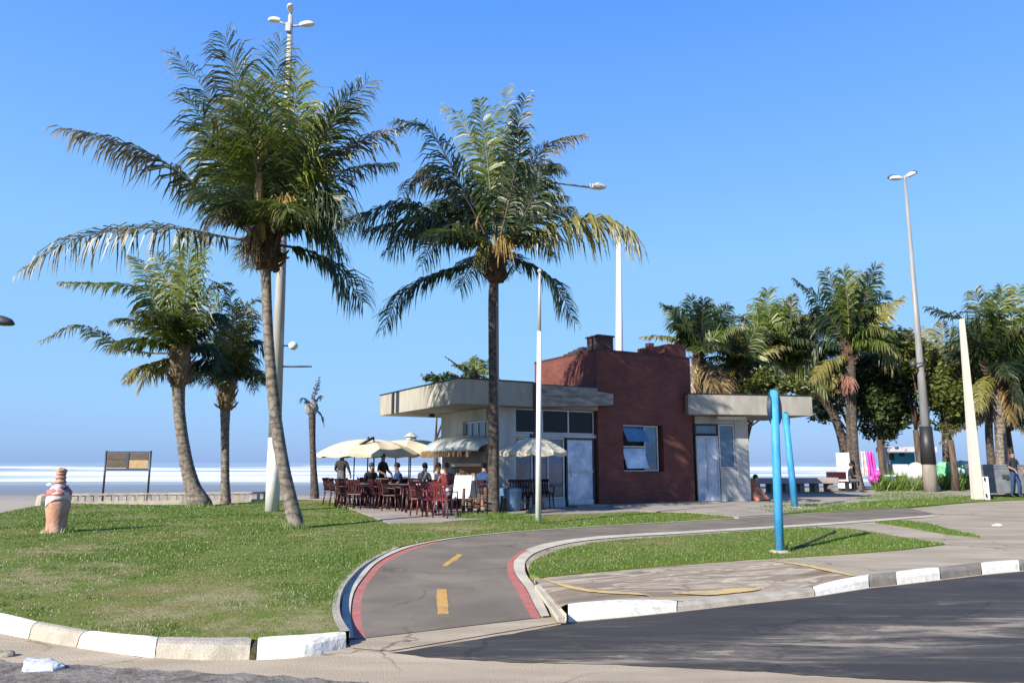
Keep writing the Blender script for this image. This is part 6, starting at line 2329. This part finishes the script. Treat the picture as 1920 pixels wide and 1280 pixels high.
# umbrellas
def umbrella(label, px, py_edge, py_top, Y, rpx, seg, sagf, seed, group):
    c = D(px, py_edge, Y)
    zt = D(px, py_top, Y).z
    k = (c.y * cp + (c.z - CAM_H) * sp) / F
    r = rpx * k
    rr = random.Random(seed)
    root = thing('parasol', label, 'parasol', (c.x, c.y, TZ), group)
    H, E = zt - TZ, c.z - TZ
    m = MB()
    m.tube([(0, 0, 0.02), (0, 0, H + 0.06)], 0.024, 8)
    m.build('pole', M_dark, root, local=True)
    m = MB()
    m.lathe((0, 0, 0), [(0.26, 0), (0.26, 0.05), (0.10, 0.09), (0.05, 0.22)], 14)
    m.build('base', M_conc_dk, root, local=True)
    m = MB()
    rows, per = 9, 6
    N = seg * per
    vs = [(0, 0, H)]
    rot0 = rr.random()
    for j in range(1, rows + 1):
        t = j / rows
        for q in range(N):
            th = 2 * math.pi * (q / N) + rot0
            f = (q % per) / per
            dip = math.sin(math.pi * f)
            rad = r * t * (1 - 0.055 * dip)
            z = H - (H - E) * (t ** sagf) - 0.05 * dip * t
            vs.append((rad * math.cos(th), rad * math.sin(th), z))
    for q in range(N):  # valance
        th = 2 * math.pi * (q / N) + rot0
        dip = math.sin(math.pi * (q % per) / per)
        rad = r * (1 - 0.055 * dip)
        vs.append((rad * math.cos(th), rad * math.sin(th), E - 0.05 * dip - 0.09 - rr.uniform(0, 0.02)))
    fs = [(0, 1 + q, 1 + (q + 1) % N) for q in range(N)]
    for j in range(rows):
        a = 1 + j * N
        fs += [(a + q, a + N + q, a + N + (q + 1) % N, a + (q + 1) % N) for q in range(N)]
    m.add(vs, fs, smooth=False)
    cv = m.build('canopy', M_canvas, root, local=True)
    cv.modifiers.new('solid', 'SOLIDIFY').thickness = 0.008
    for s in range(seg):
        th = 2 * math.pi * s / seg + rot0
        m = MB()
        m.tube([(0, 0, H - 0.04), (r * 0.55 * math.cos(th), r * 0.55 * math.sin(th), H - (H - E) * (0.55 ** sagf) - 0.03), (r * 0.98 * math.cos(th), r * 0.98 * math.sin(th), E - 0.025)], 0.010, 4)
        m.build('rib', M_dark, root, local=True)
    m = MB()
    m.lathe((0, 0, H), [(0.05, 0.0), (0.045, 0.05), (0.015, 0.09)], 8)
    m.build('finial', M_dark, root, local=True)
    return root
PG = 'cream parasols of the beach bar'
umbrella('big cream parasol nearest the sea at the left end of the terrace', 690, 850, 823, 26.5, 94, 10, 2.3, 1, PG)
u2 = umbrella('cream parasol between the leftmost one and the awning, with a small grey vent cap', 770, 848, 824, 28.5, 94, 10, 2.3, 2, PG)
m = MB()
zt = D(768, 822, 28.5).z - TZ
m.lathe((0, 0, zt - 0.02), [(0.22, 0.0), (0.20, 0.08), (0.30, 0.09), (0.08, 0.24), (0.02, 0.27)], 8, smooth=False)
m.build('vent_cap', M_canvas_g, u2, local=True)
umbrella('cream parasol before the shopfront, right of the straight palm', 1000, 846, 820, 20.9, 66, 10, 1.8, 3, PG)
# slanting dark boom on the first parasol
m = MB()
m.tube([D(653, 846, 25.2), D(701, 820, 25.6)], [0.04, 0.05], 6)
m.tube([D(701, 820, 25.6), D(701, 950, 25.6)], [0.025, 0.025], 6)
o = m.build('awning_boom', M_dark)
o.data.transform(Matrix.Translation(-D(701, 950, 25.6)))
o.location = D(701, 950, 25.6)
tag(o, 'dark slanting boom on a thin post, propped over the leftmost parasol', 'boom')
for i, px in enumerate((663, 741, 766)):
    m = MB()
    p = D(px, 900, 26.8 + i)
    m.tube([(0, 0, 0), (0, 0, 1.95)], 0.022, 6)
    m.tube([(0, 0, 0), (0, 0, 0.04)], 0.12, 10)
    o = m.build('thin_post', M_dark)
    o.location = (p.x, p.y, TZ)
    tag(o, ('thin dark post just right of the dark-clad person at the terrace corner', 'thin dark post left of its twin, right of the person with back turned', 'thin dark post under the grey vent cap')[i], 'post', 'thin posts of the terrace')

# ---------------------------------------------------------------- right side: bench wall, kiosk and clutter by the beach
g0, g1 = D(1402, 905, 33.5), D(1566, 905, 34.5)
bn = thing('long_bench', 'long low concrete bench with dark gaps beneath, right of the right wing', 'bench', (g0.x, g0.y, 0.1))
d = g1 - g0
d.z = 0
rot = Matrix.Rotation(math.atan2(d.y, d.x), 3, 'Z')
c = (g0 + g1) / 2
m = MB()
m.box((c.x, c.y, 0.70), (d.length, 0.55, 0.26), rot=rot)
m.build('slab', noisy('pinkish concrete', (0.34, 0.27, 0.25), (0.46, 0.38, 0.36), scale=3, rough=0.9), bn, bevel=0.02)
for k in range(6):
    p = g0 + d * ((k + 0.5) / 6)
    m = MB()
    m.box((p.x, p.y, 0.335), (0.22, 0.42, 0.46), rot=rot)
    m.build('leg', M_conc_dk, bn)
m = MB()
m.box((c.x, c.y + 0.05, 0.15), (d.length, 0.5, 0.09), rot=rot)
m.build('plinth', M_conc_dk, bn)

def simple(name, label, cat, boxes, loc, rz=0.0, bevel=0.01, group=None):
    """a thing made of named box-like parts"""
    root = thing(name, label, cat, loc, group, rz)
    for nm, c, s, mat in boxes:
        m = MB()
        m.box(c, s)
        m.build(nm, mat, root, bevel=bevel, local=True)
    return root
p = D(1584, 915, 37.5)
simple('display_fridge', 'white upright cabinet left of the paired dark trunks', 'cabinet', [('body', (0, 0, 1.0), (0.46, 0.5, 1.75), M_wplast), ('base', (0, 0, 0.06), (0.44, 0.46, 0.12), M_dark), ('handle', (0.19, -0.265, 1.1), (0.02, 0.03, 0.5), M_alu)], (p.x, p.y, 0.12))
p = D(1573, 915, 36.0)
simple('wooden_bench', 'maroon park bench at the foot of the white cabinet', 'bench', [('seat', (0, 0, 0.46), (0.95, 0.4, 0.06), M_maroon), ('backrest', (0, 0.2, 0.75), (0.95, 0.05, 0.36), M_maroon), ('leg', (-0.4, 0, 0.21), (0.06, 0.36, 0.43), M_dark), ('leg', (0.4, 0, 0.21), (0.06, 0.36, 0.43), M_dark)], (p.x, p.y, 0.137))

def cloth(name, label, cat, px0, py0, px1, py1, Y, mat, amp, seed):
    a, b = D(px0, py0, Y), D(px1, py1, Y)
    nx_, nz_ = 14, 18
    m = MB()
    vs = []
    for j in range(nz_ + 1):
        for i in range(nx_ + 1):
            u, v = i / nx_, j / nz_
            x = a.x + (b.x - a.x) * (0.5 + (u - 0.5) * (0.75 + 0.35 * v)) + 0.25 * (b.x - a.x) * v
            z = a.z + (b.z - a.z) * v
            y = Y + amp * mnoise.noise(Vector((u * 4 + seed, v * 1.2, 0))) + amp * 0.5 * math.sin(u * 16 + seed)
            vs.append((x, y, z))
    m.add(vs, [(j * (nx_ + 1) + i, j * (nx_ + 1) + i + 1, (j + 1) * (nx_ + 1) + i + 1, (j + 1) * (nx_ + 1) + i) for j in range(nz_) for i in range(nx_)], smooth=True)
    o = m.build(name, mat, origin=(a.x, Y, b.z))
    o.modifiers.new('solid', 'SOLIDIFY').thickness = 0.02
    return tag(o, label, cat)
cloth('beach_cloth', 'bright magenta cloth hanging in folds right of the paired dark trunks', 'cloth', 1622, 846, 1644, 905, 37.2, M_magenta, 0.12, 3)
cloth('beach_cloth', 'pale pink cloth hanging left of the magenta one', 'cloth', 1612, 846, 1626, 890, 37.5, M_palep, 0.08, 9)
for i, (x, y, r, lab) in enumerate(((1645, 888, 0.17, 'larger magenta beach ball at the foot of the magenta cloth'), (1634, 897, 0.13, 'smaller magenta beach ball low before the tall grass'))):
    m = MB()
    m.ball((0, 0, 0), r, 14, 10)
    o = m.build('beach_ball', M_magenta)
    pp = D(x, y, 36.6)
    o.location = pp
    tag(o, lab, 'ball')
p = D(1700, 905, 41)
k = p.y * cp / F
ks = thing('kiosk', 'beach kiosk with lilac roof and cyan back panel beyond the tall grass', 'kiosk', (p.x, p.y, 0.0))
for nm, x0, x1, y0, y1, dy, th, mat in (('roof', 1655, 1742, 838, 847, 0, 1.6, plain('lilac roof', (0.55, 0.52, 0.62), 0.6)), ('back_panel', 1668, 1716, 848, 872, 0.6, 0.06, M_cyan), ('counter', 1672, 1716, 870, 892, 0.1, 0.5, M_wplast),
                                      ('side_panel', 1656, 1667, 847, 895, 0.5, 0.4, plain('lilac panel', (0.58, 0.55, 0.63), 0.6)), ('hatch', 1667, 1677, 850, 862, 0.5, 0.05, M_dark), ('hatch', 1687, 1696, 848, 855, 0.5, 0.05, M_dark)):
    a, b = D(x0, y0, p.y + dy), D(x1, y1, p.y + dy)
    m = MB()
    m.box(((a.x + b.x) / 2, p.y + dy, (a.z + b.z) / 2), (b.x - a.x, th, a.z - b.z))
    m.build(nm, mat, ks)
for x in (1660, 1738):
    a = D(x, 847, p.y - 0.6)
    m = MB()
    m.tube([(a.x, p.y - 0.6, 0), a], 0.04, 8)
    m.build('post', M_polew, ks)
p = D(1669, 898, 39)
simple('cool_box', 'blue cool box left of the kiosk counter', 'cool box', [('body', (0, 0, 0.30), (0.42, 0.4, 0.6), plain('cooler blue', (0.04, 0.16, 0.33), 0.5)), ('lid', (0, 0, 0.64), (0.45, 0.43, 0.07), M_wplast)], (p.x, p.y, 0.2))
p = D(1720, 903, 38.5)
tn = thing('dome_shelter', 'white domed shelter on a dark base, left of the tall right lamp', 'shelter', (p.x, p.y, 0.1))
m = MB()
m.lathe((0, 0, 0.62), [(0.5, 0), (0.48, 0.30), (0.40, 0.55), (0.24, 0.74), (0.06, 0.80)], 18, sy=0.8)
m.build('dome', M_wplast, tn, local=True)
m = MB()
m.box((0.05, 0, 0.31), (1.3, 0.7, 0.6))
m.build('plinth', M_conc_dk, tn, bevel=0.02, local=True)
p = D(1750, 903, 38.0)
m = MB()
rot = Matrix.Rotation(R(-20), 3, 'Y')
m.box((0, 0, 0.55), (0.30, 0.06, 1.15), rot=rot)
m.box((0.12, 0.15, 0.30), (0.06, 0.3, 0.06))
o = m.build('leaning_board', M_wplast, bevel=0.01)
o.location = (p.x, p.y, 0.1)
tag(o, 'white surfboard-like board leaning at the right lamp foot', 'board')
for i, (x, y, sx, sz, mat, lab) in enumerate(((1775, 880, 0.42, 0.42, M_green, 'bright green inflatable heap beyond the tall grass'), (1815, 875, 0.36, 0.30, plain('pale turquoise vinyl', (0.42, 0.66, 0.66), 0.5, var=0.2), 'pale turquoise inflatable left of the white post'))):
    q = D(x, y, 39.5)
    m = MB()
    rq = random.Random(i)
    for t in range(7):
        m.ball((rq.uniform(-sx, sx), rq.uniform(-0.3, 0.3), rq.uniform(0.1, sz * 1.6)), rq.uniform(0.16, 0.30), 10, 7, s=(1.2, 1, 0.9), wob=0.12, seed=t)
    m.ball((0, 0, 0.2), 0.4, 12, 8, s=(1.4, 0.8, 0.8))
    o = m.build('inflatable', mat)
    o.location = (q.x, q.y, q.z - sz)
    tag(o, lab, 'inflatable')

# wheeled bin
g = G(1845, 932, 0.13)
g2 = G(1903, 930, 0.13)
wB = 0.88 * (g2 - g).length
bn = thing('waste_container', 'grey wheeled waste container right of the white post', 'bin', (g.x + wB / 2 + 0.05, g.y + 0.5, 0.15), rz=R(-8))
m = MB()
hb = 1.20
vs = []
for z, wx, wy in ((0.14, 0.88, 0.82), (0.5, 0.95, 0.92), (hb - 0.08, 1.03, 1.02), (hb - 0.08, 1.10, 1.08), (hb, 1.10, 1.08)):
    hx, hy = wB / 2 * wx, 0.45 * wy
    vs += [(-hx, -hy, z), (hx, -hy, z), (hx, hy, z), (-hx, hy, z)]
m.add(vs, [(3, 2, 1, 0), (16, 17, 18, 19)] + [(4 * r + q, 4 * r + (q + 1) % 4, 4 * r + 4 + (q + 1) % 4, 4 * r + 4 + q) for r in range(4) for q in range(4)])
m.build('body', M_bin, bn, bevel=0.03, local=True)
m = MB()
m.box((0, 0.03, hb + 0.045), (wB * 1.12, 1.0, 0.08))
m.build('lid', M_bin, bn, bevel=0.03, local=True)
m = MB()
m.box((0.06, -0.475, 0.80), (0.26, 0.02, 0.14))
m.box((0.12, -0.482, 0.72), (0.10, 0.02, 0.08))
m.build('badge', M_bind, bn, local=True)
for sx in (-1, 1):
    for sy in (-1, 1):
        m = MB()
        m.tube([(sx * wB * 0.36 - 0.03, sy * 0.3, 0.09), (sx * wB * 0.36 + 0.03, sy * 0.3, 0.09)], 0.085, 12, smooth=False)
        m.build('wheel', M_bind, bn, local=True)
g = G(1914, 929, 0.13)  # black box stands in for the grey bin's shaded right side
simple('waste_container', 'black box added as the shaded right side of the grey waste container', 'bin', [('body', (0, 0, 0.62), (0.55, 0.7, 1.0), M_bind), ('lid', (0, 0, 1.15), (0.60, 0.76, 0.07), M_bind), ('wheel', (-0.2, -0.3, 0.07), (0.06, 0.14, 0.14), M_dark), ('wheel', (0.2, -0.3, 0.07), (0.06, 0.14, 0.14), M_dark)], (g.x + 0.25, g.y + 0.6, 0.15), bevel=0.03)

# brown rod drawing the soil edge and shadow line of the front blue post
c = catmull([G(1469, 1034, 0.125), G(1512, 1018, 0.145), G(1540, 1007, 0.145), G(1565, 996, 0.15)], 20)
m = MB()
m.tube(c, [0.016 + 0.014 * i / 20 for i in range(21)], 7)
o = m.build('soil_shadow_line', M_bark, origin=c[0])
tag(o, 'brown rod drawn for the soil edge and shadow line behind the front blue post', 'ground line')

# ================================================================ PEOPLE
def skinmesh(name, V_, E_, Rr, subd=1):
    me = bpy.data.meshes.new(name)
    me.from_pydata(V_, E_, [])
    o = bpy.data.objects.new(name, me)
    COL.objects.link(o)
    sk = o.modifiers.new('skin', 'SKIN')
    sk.use_smooth_shade = True
    sk.branch_smoothing = 0.35
    for i, r in enumerate(Rr):
        rx, ry = r if isinstance(r, tuple) else (r, r)
        me.skin_vertices[0].data[i].radius = (rx, ry)
    me.skin_vertices[0].data[0].use_root = True
    ss_ = o.modifiers.new('sub', 'SUBSURF')
    ss_.levels = ss_.render_levels = subd
    dg = bpy.context.evaluated_depsgraph_get()
    dg.update()
    nm = bpy.data.meshes.new_from_object(o.evaluated_get(dg))
    bpy.data.objects.remove(o)
    return nm

def person(label, loc, rz, J, mats, group=None, arms=None):
    """J: joint name -> local position. mats: shirt, trousers, shoes"""
    root = thing('person', label, 'person', loc, group, rz)
    order = ['pelvis', 'waist', 'chest', 'neck', 'head', 'crown',
             'shL', 'elL', 'wrL', 'paL', 'shR', 'elR', 'wrR', 'paR',
             'hipL', 'knL', 'anL', 'toL', 'hipR', 'knR', 'anR', 'toR']
    rad = {'pelvis': (0.155, 0.12), 'waist': (0.145, 0.11), 'chest': (0.175, 0.12), 'neck': 0.055, 'head': (0.078, 0.088), 'crown': (0.066, 0.075),
           'sh': 0.066, 'el': 0.046, 'wr': 0.032, 'pa': (0.042, 0.022), 'hip': 0.098, 'kn': 0.066, 'an': 0.046, 'to': (0.042, 0.03)}
    V_ = [tuple(J[k]) for k in order]
    Rr = [rad.get(k, rad.get(k[:-1])) for k in order]
    ix = {k: i for i, k in enumerate(order)}
    E_ = [('pelvis', 'waist'), ('waist', 'chest'), ('chest', 'neck'), ('neck', 'head'), ('head', 'crown')]
    for s in 'LR':
        E_ += [('chest', 'sh' + s), ('sh' + s, 'el' + s), ('el' + s, 'wr' + s), ('wr' + s, 'pa' + s), ('pelvis', 'hip' + s), ('hip' + s, 'kn' + s), ('kn' + s, 'an' + s), ('an' + s, 'to' + s)]
    E_ = [(ix[a], ix[b]) for a, b in E_]
    # five fingers on each palm
    for s in 'LR':
        pa, wr = Vector(J['pa' + s]), Vector(J['wr' + s])
        d = (pa - wr).normalized()
        sd = d.cross(Vector((0, 1, 0)))
        sd = sd.normalized() if sd.length > 0.1 else Vector((1, 0, 0))
        for f, (o_, l_) in enumerate(((-0.030, 0.075), (-0.010, 0.085), (0.010, 0.08), (0.028, 0.062), (-0.055, 0.03))):
            i0 = len(V_)
            V_.append(tuple(pa + sd * o_ + d * l_))
            Rr.append(0.010)
            E_.append((ix['pa' + s], i0))
    me = skinmesh('body', V_, E_, Rr)
    for mt in (M_skin, mats[0], mats[1], mats[2]):
        me.materials.append(mt)
    bones = [(1, 'pelvis', 'waist', 2), (1, 'waist', 'chest', 1), (1, 'chest', 'neck', 1), (1, 'neck', 'head', 0), (1, 'head', 'crown', 0)]
    for s in 'LR':
        bones += [(1, 'chest', 'sh' + s, 1), (1, 'sh' + s, 'el' + s, 1), (1, 'el' + s, 'wr' + s, 0), (1, 'wr' + s, 'pa' + s, 0), (1, 'pelvis', 'hip' + s, 2), (1, 'hip' + s, 'kn' + s, 2), (1, 'kn' + s, 'an' + s, 2), (1, 'an' + s, 'to' + s, 3)]
    mi = []
    for f in me.polygons:
        c = f.center
        best = None
        for _, a, b, k in bones:
            A_, B_ = Vector(J[a]), Vector(J[b])
            ab = B_ - A_
            t = max(0, min(1, (c - A_).dot(ab) / max(1e-9, ab.length_squared)))
            dd = (c - (A_ + ab * t)).length
            if best is None or dd < best[0]:
                best = (dd, k)
        mi.append(best[1])
    me.polygons.foreach_set('material_index', mi)
    me.polygons.foreach_set('use_smooth', [True] * len(me.polygons))
    o = bpy.data.objects.new('body', me)
    COL.objects.link(o)
    o.parent = root
    # hair cap, nose, ears
    hd, crn = Vector(J['head']), Vector(J['crown'])
    m = MB()
    m.ball(hd.lerp(crn, 0.75) + Vector((0, 0.018, 0.02)), 0.105, 14, 9, s=(0.86, 0.95, 0.88))
    m.build('hair', M_hair, root, local=True)
    m = MB()
    fwd = Vector((0, -1, 0))
    m.tube([hd + fwd * 0.085 + Vector((0, 0, 0.03)), hd + fwd * 0.112 + Vector((0, 0, -0.005))], [0.008, 0.016], 6)
    for sx in (-1, 1):
        m.ball(hd + Vector((sx * 0.085, 0.0, 0.01)), 0.025, 7, 6, s=(0.4, 0.8, 1.2))
    m.build('face', M_skin, root, local=True)
    return root
def stand(h=1.70, arm=0.0, lean=0.0):
    k = h / 1.70
    J = {'pelvis': (0, 0, 0.92), 'waist': (0, 0, 1.07), 'chest': (0, 0.0, 1.28), 'neck': (0, 0.0, 1.45), 'head': (0, -0.015, 1.56), 'crown': (0, -0.005, 1.63)}
    for s, x in (('L', -1), ('R', 1)):
        J['sh' + s] = (x * 0.185, 0, 1.38)
        J['el' + s] = (x * (0.245 + arm), -0.02, 1.12)
        J['wr' + s] = (x * (0.215 + arm * 0.2), -0.12 - arm, 0.92 + arm)
        J['pa' + s] = (x * (0.20 + arm * 0.1), -0.15 - arm, 0.84 + arm)
        J['hip' + s] = (x * 0.095, 0, 0.86)
        J['kn' + s] = (x * 0.115, -0.02 + (0.04 if x < 0 else -0.06) * 1, 0.48)
        J['an' + s] = (x * 0.125, 0.02 + (0.06 if x < 0 else -0.06), 0.075)
        J['to' + s] = (x * 0.145, -0.12 + (0.06 if x < 0 else -0.06), 0.035)
    return {a: Vector(b) * k for a, b in J.items()}
def sit(seat=0.45, fwd=0.42, lean=0.05):
    b = seat + 0.11
    J = {'pelvis': (0, 0, b), 'waist': (0, -0.01, b + 0.16), 'chest': (0, -lean, b + 0.37), 'neck': (0, -lean * 1.6, b + 0.54), 'head': (0, -lean * 2.0 - 0.02, b + 0.65), 'crown': (0, -lean * 2.0, b + 0.72)}
    for s, x in (('L', -1), ('R', 1)):
        J['sh' + s] = (x * 0.185, -lean, b + 0.46)
        J['el' + s] = (x * 0.24, -lean - 0.06, b + 0.20)
        J['wr' + s] = (x * 0.15, -lean - 0.28, b + 0.16)
        J['pa' + s] = (x * 0.12, -lean - 0.35, b + 0.14)
        J['hip' + s] = (x * 0.10, -0.02, b - 0.02)
        if seat > 0.3:
            J['kn' + s] = (x * 0.13, -fwd, b - 0.02)
            J['an' + s] = (x * 0.13, -fwd - 0.02, 0.08)
            J['to' + s] = (x * 0.14, -fwd - 0.16, 0.04)
        else:
            J['kn' + s] = (x * 0.20, -0.34, b + 0.26)
            J['an' + s] = (x * 0.14, -0.40, 0.08)
            J['to' + s] = (x * 0.15, -0.54, 0.04)
    return {a: Vector(b_) for a, b_ in J.items()}
g = G(638, 945, TZ)
person('person in dark clothes standing at the left corner of the terrace', g, R(150), stand(1.72, 0.06), (M_cl_blk, M_cl_grey, M_dark))
m = MB()
g = D(717, 900, 25.0)
person('person in black standing under the leftmost parasol beside the tables', (g.x, g.y, TZ), R(70), stand(1.66, 0.10), (M_cl_blk, M_cl_blk, M_dark))
g = G(905, 956, TZ)
person('person in navy seated with back turned, left of the straight palm trunk', g, R(160), sit(0.45), (M_cl_navy, M_cl_jean, M_dark))
put('c', protoC, G(905, 956, TZ), R(160), 'maroon chair under the person in navy', 'maroon chairs on the terrace')
g = G(838, 962, TZ)
person('person in a red and white top seated at the front terrace table', g, R(-20), sit(0.45), (M_redp, M_cl_wh, M_dark))
put('f', protoF, G(838, 962, TZ), R(-20), 'red chair under the person in the red top', 'red chairs at the terrace front')
for (x, y, rz_, shirt, lab) in ((692, 948, 40, M_cl_blk, 'person in black seated at the left terrace tables'), (748, 951, -60, M_cl_navy, 'person in navy seated mid-terrace left of the white chair'), (792, 950, 150, M_cl_grey, 'person in grey seated with back turned under the second parasol'), (816, 953, 60, M_cl_wh, 'person in white seated at the tables right of the person in grey')):
    gg = G(x, y, TZ)
    person(lab, gg, R(rz_), sit(0.45), (shirt, M_cl_jean, M_dark))
    put('c', protoC, gg, R(rz_))
g = D(1402, 932, 29.5)
g = G(1409, 937, TZ)
po = person('person in orange crouching on the ground beside the right wing wall', g, R(35), sit(0.02, lean=0.12), (M_cl_or, M_cl_or, M_dark))
m = MB()
vs = []
for jj in range(9):
    z = 0.52 - 0.50 * jj / 8
    for kk in range(22):
        th = 2 * math.pi * kk / 22
        r = (0.17 + 0.28 * (jj / 8) ** 0.8) * (1 + 0.16 * math.sin(5 * th + 1) * jj / 8)
        vs.append((r * math.cos(th), -0.16 * jj / 8 + r * 1.1 * math.sin(th), z + 0.02 * math.sin(3 * th)))
m.add(vs, [(a * 22 + b, a * 22 + (b + 1) % 22, (a + 1) * 22 + (b + 1) % 22, (a + 1) * 22 + b) for a in range(8) for b in range(22)], smooth=True)
ro = m.build('robe', noisy('orange robe', (0.52, 0.16, 0.075), (0.62, 0.30, 0.20), scale=5, rough=0.9), po, local=True)
ro.modifiers.new('solid', 'SOLIDIFY').thickness = 0.015
g = D(1595, 918, 35.4)
person('person in dark clothes seated at the foot of the paired trunks', (g.x, g.y, TZ), R(80), sit(0.45), (M_cl_blk, M_cl_grey, M_dark))
simple('stool', 'dark stool under the person seated at the paired trunks', 'stool', [('seat', (0, 0, 0.43), (0.36, 0.36, 0.05), M_dark), ('leg', (-0.14, -0.14, 0.2), (0.04, 0.04, 0.41), M_dark), ('leg', (0.14, -0.14, 0.2), (0.04, 0.04, 0.41), M_dark), ('leg', (-0.14, 0.14, 0.2), (0.04, 0.04, 0.41), M_dark), ('leg', (0.14, 0.14, 0.2), (0.04, 0.04, 0.41), M_dark)], (g.x, g.y, TZ))
g = D(1905, 925, 30.2)
person('person in dark clothes standing behind the grey waste container', (g.x, g.y, 0.13), R(25), stand(1.84, 0.08), (M_cl_blk, M_cl_navy, M_dark))

# every base colour a little deeper: the photograph's exposure is set for the sunlit ground
for mt in MATS.values():
    t_ = mt.node_tree
    bs = t_.nodes.get('Principled BSDF')
    if bs and bs.inputs['Base Color'].is_linked:
        src = bs.inputs['Base Color'].links[0].from_socket
        mu_ = t_.nodes.new('ShaderNodeMixRGB')
        mu_.blend_type = 'MULTIPLY'
        mu_.inputs[0].default_value = 1
        mu_.inputs[2].default_value = (0.81, 0.81, 0.81, 1)
        t_.links.new(src, mu_.inputs[1])
        t_.links.new(mu_.outputs[0], bs.inputs['Base Color'])
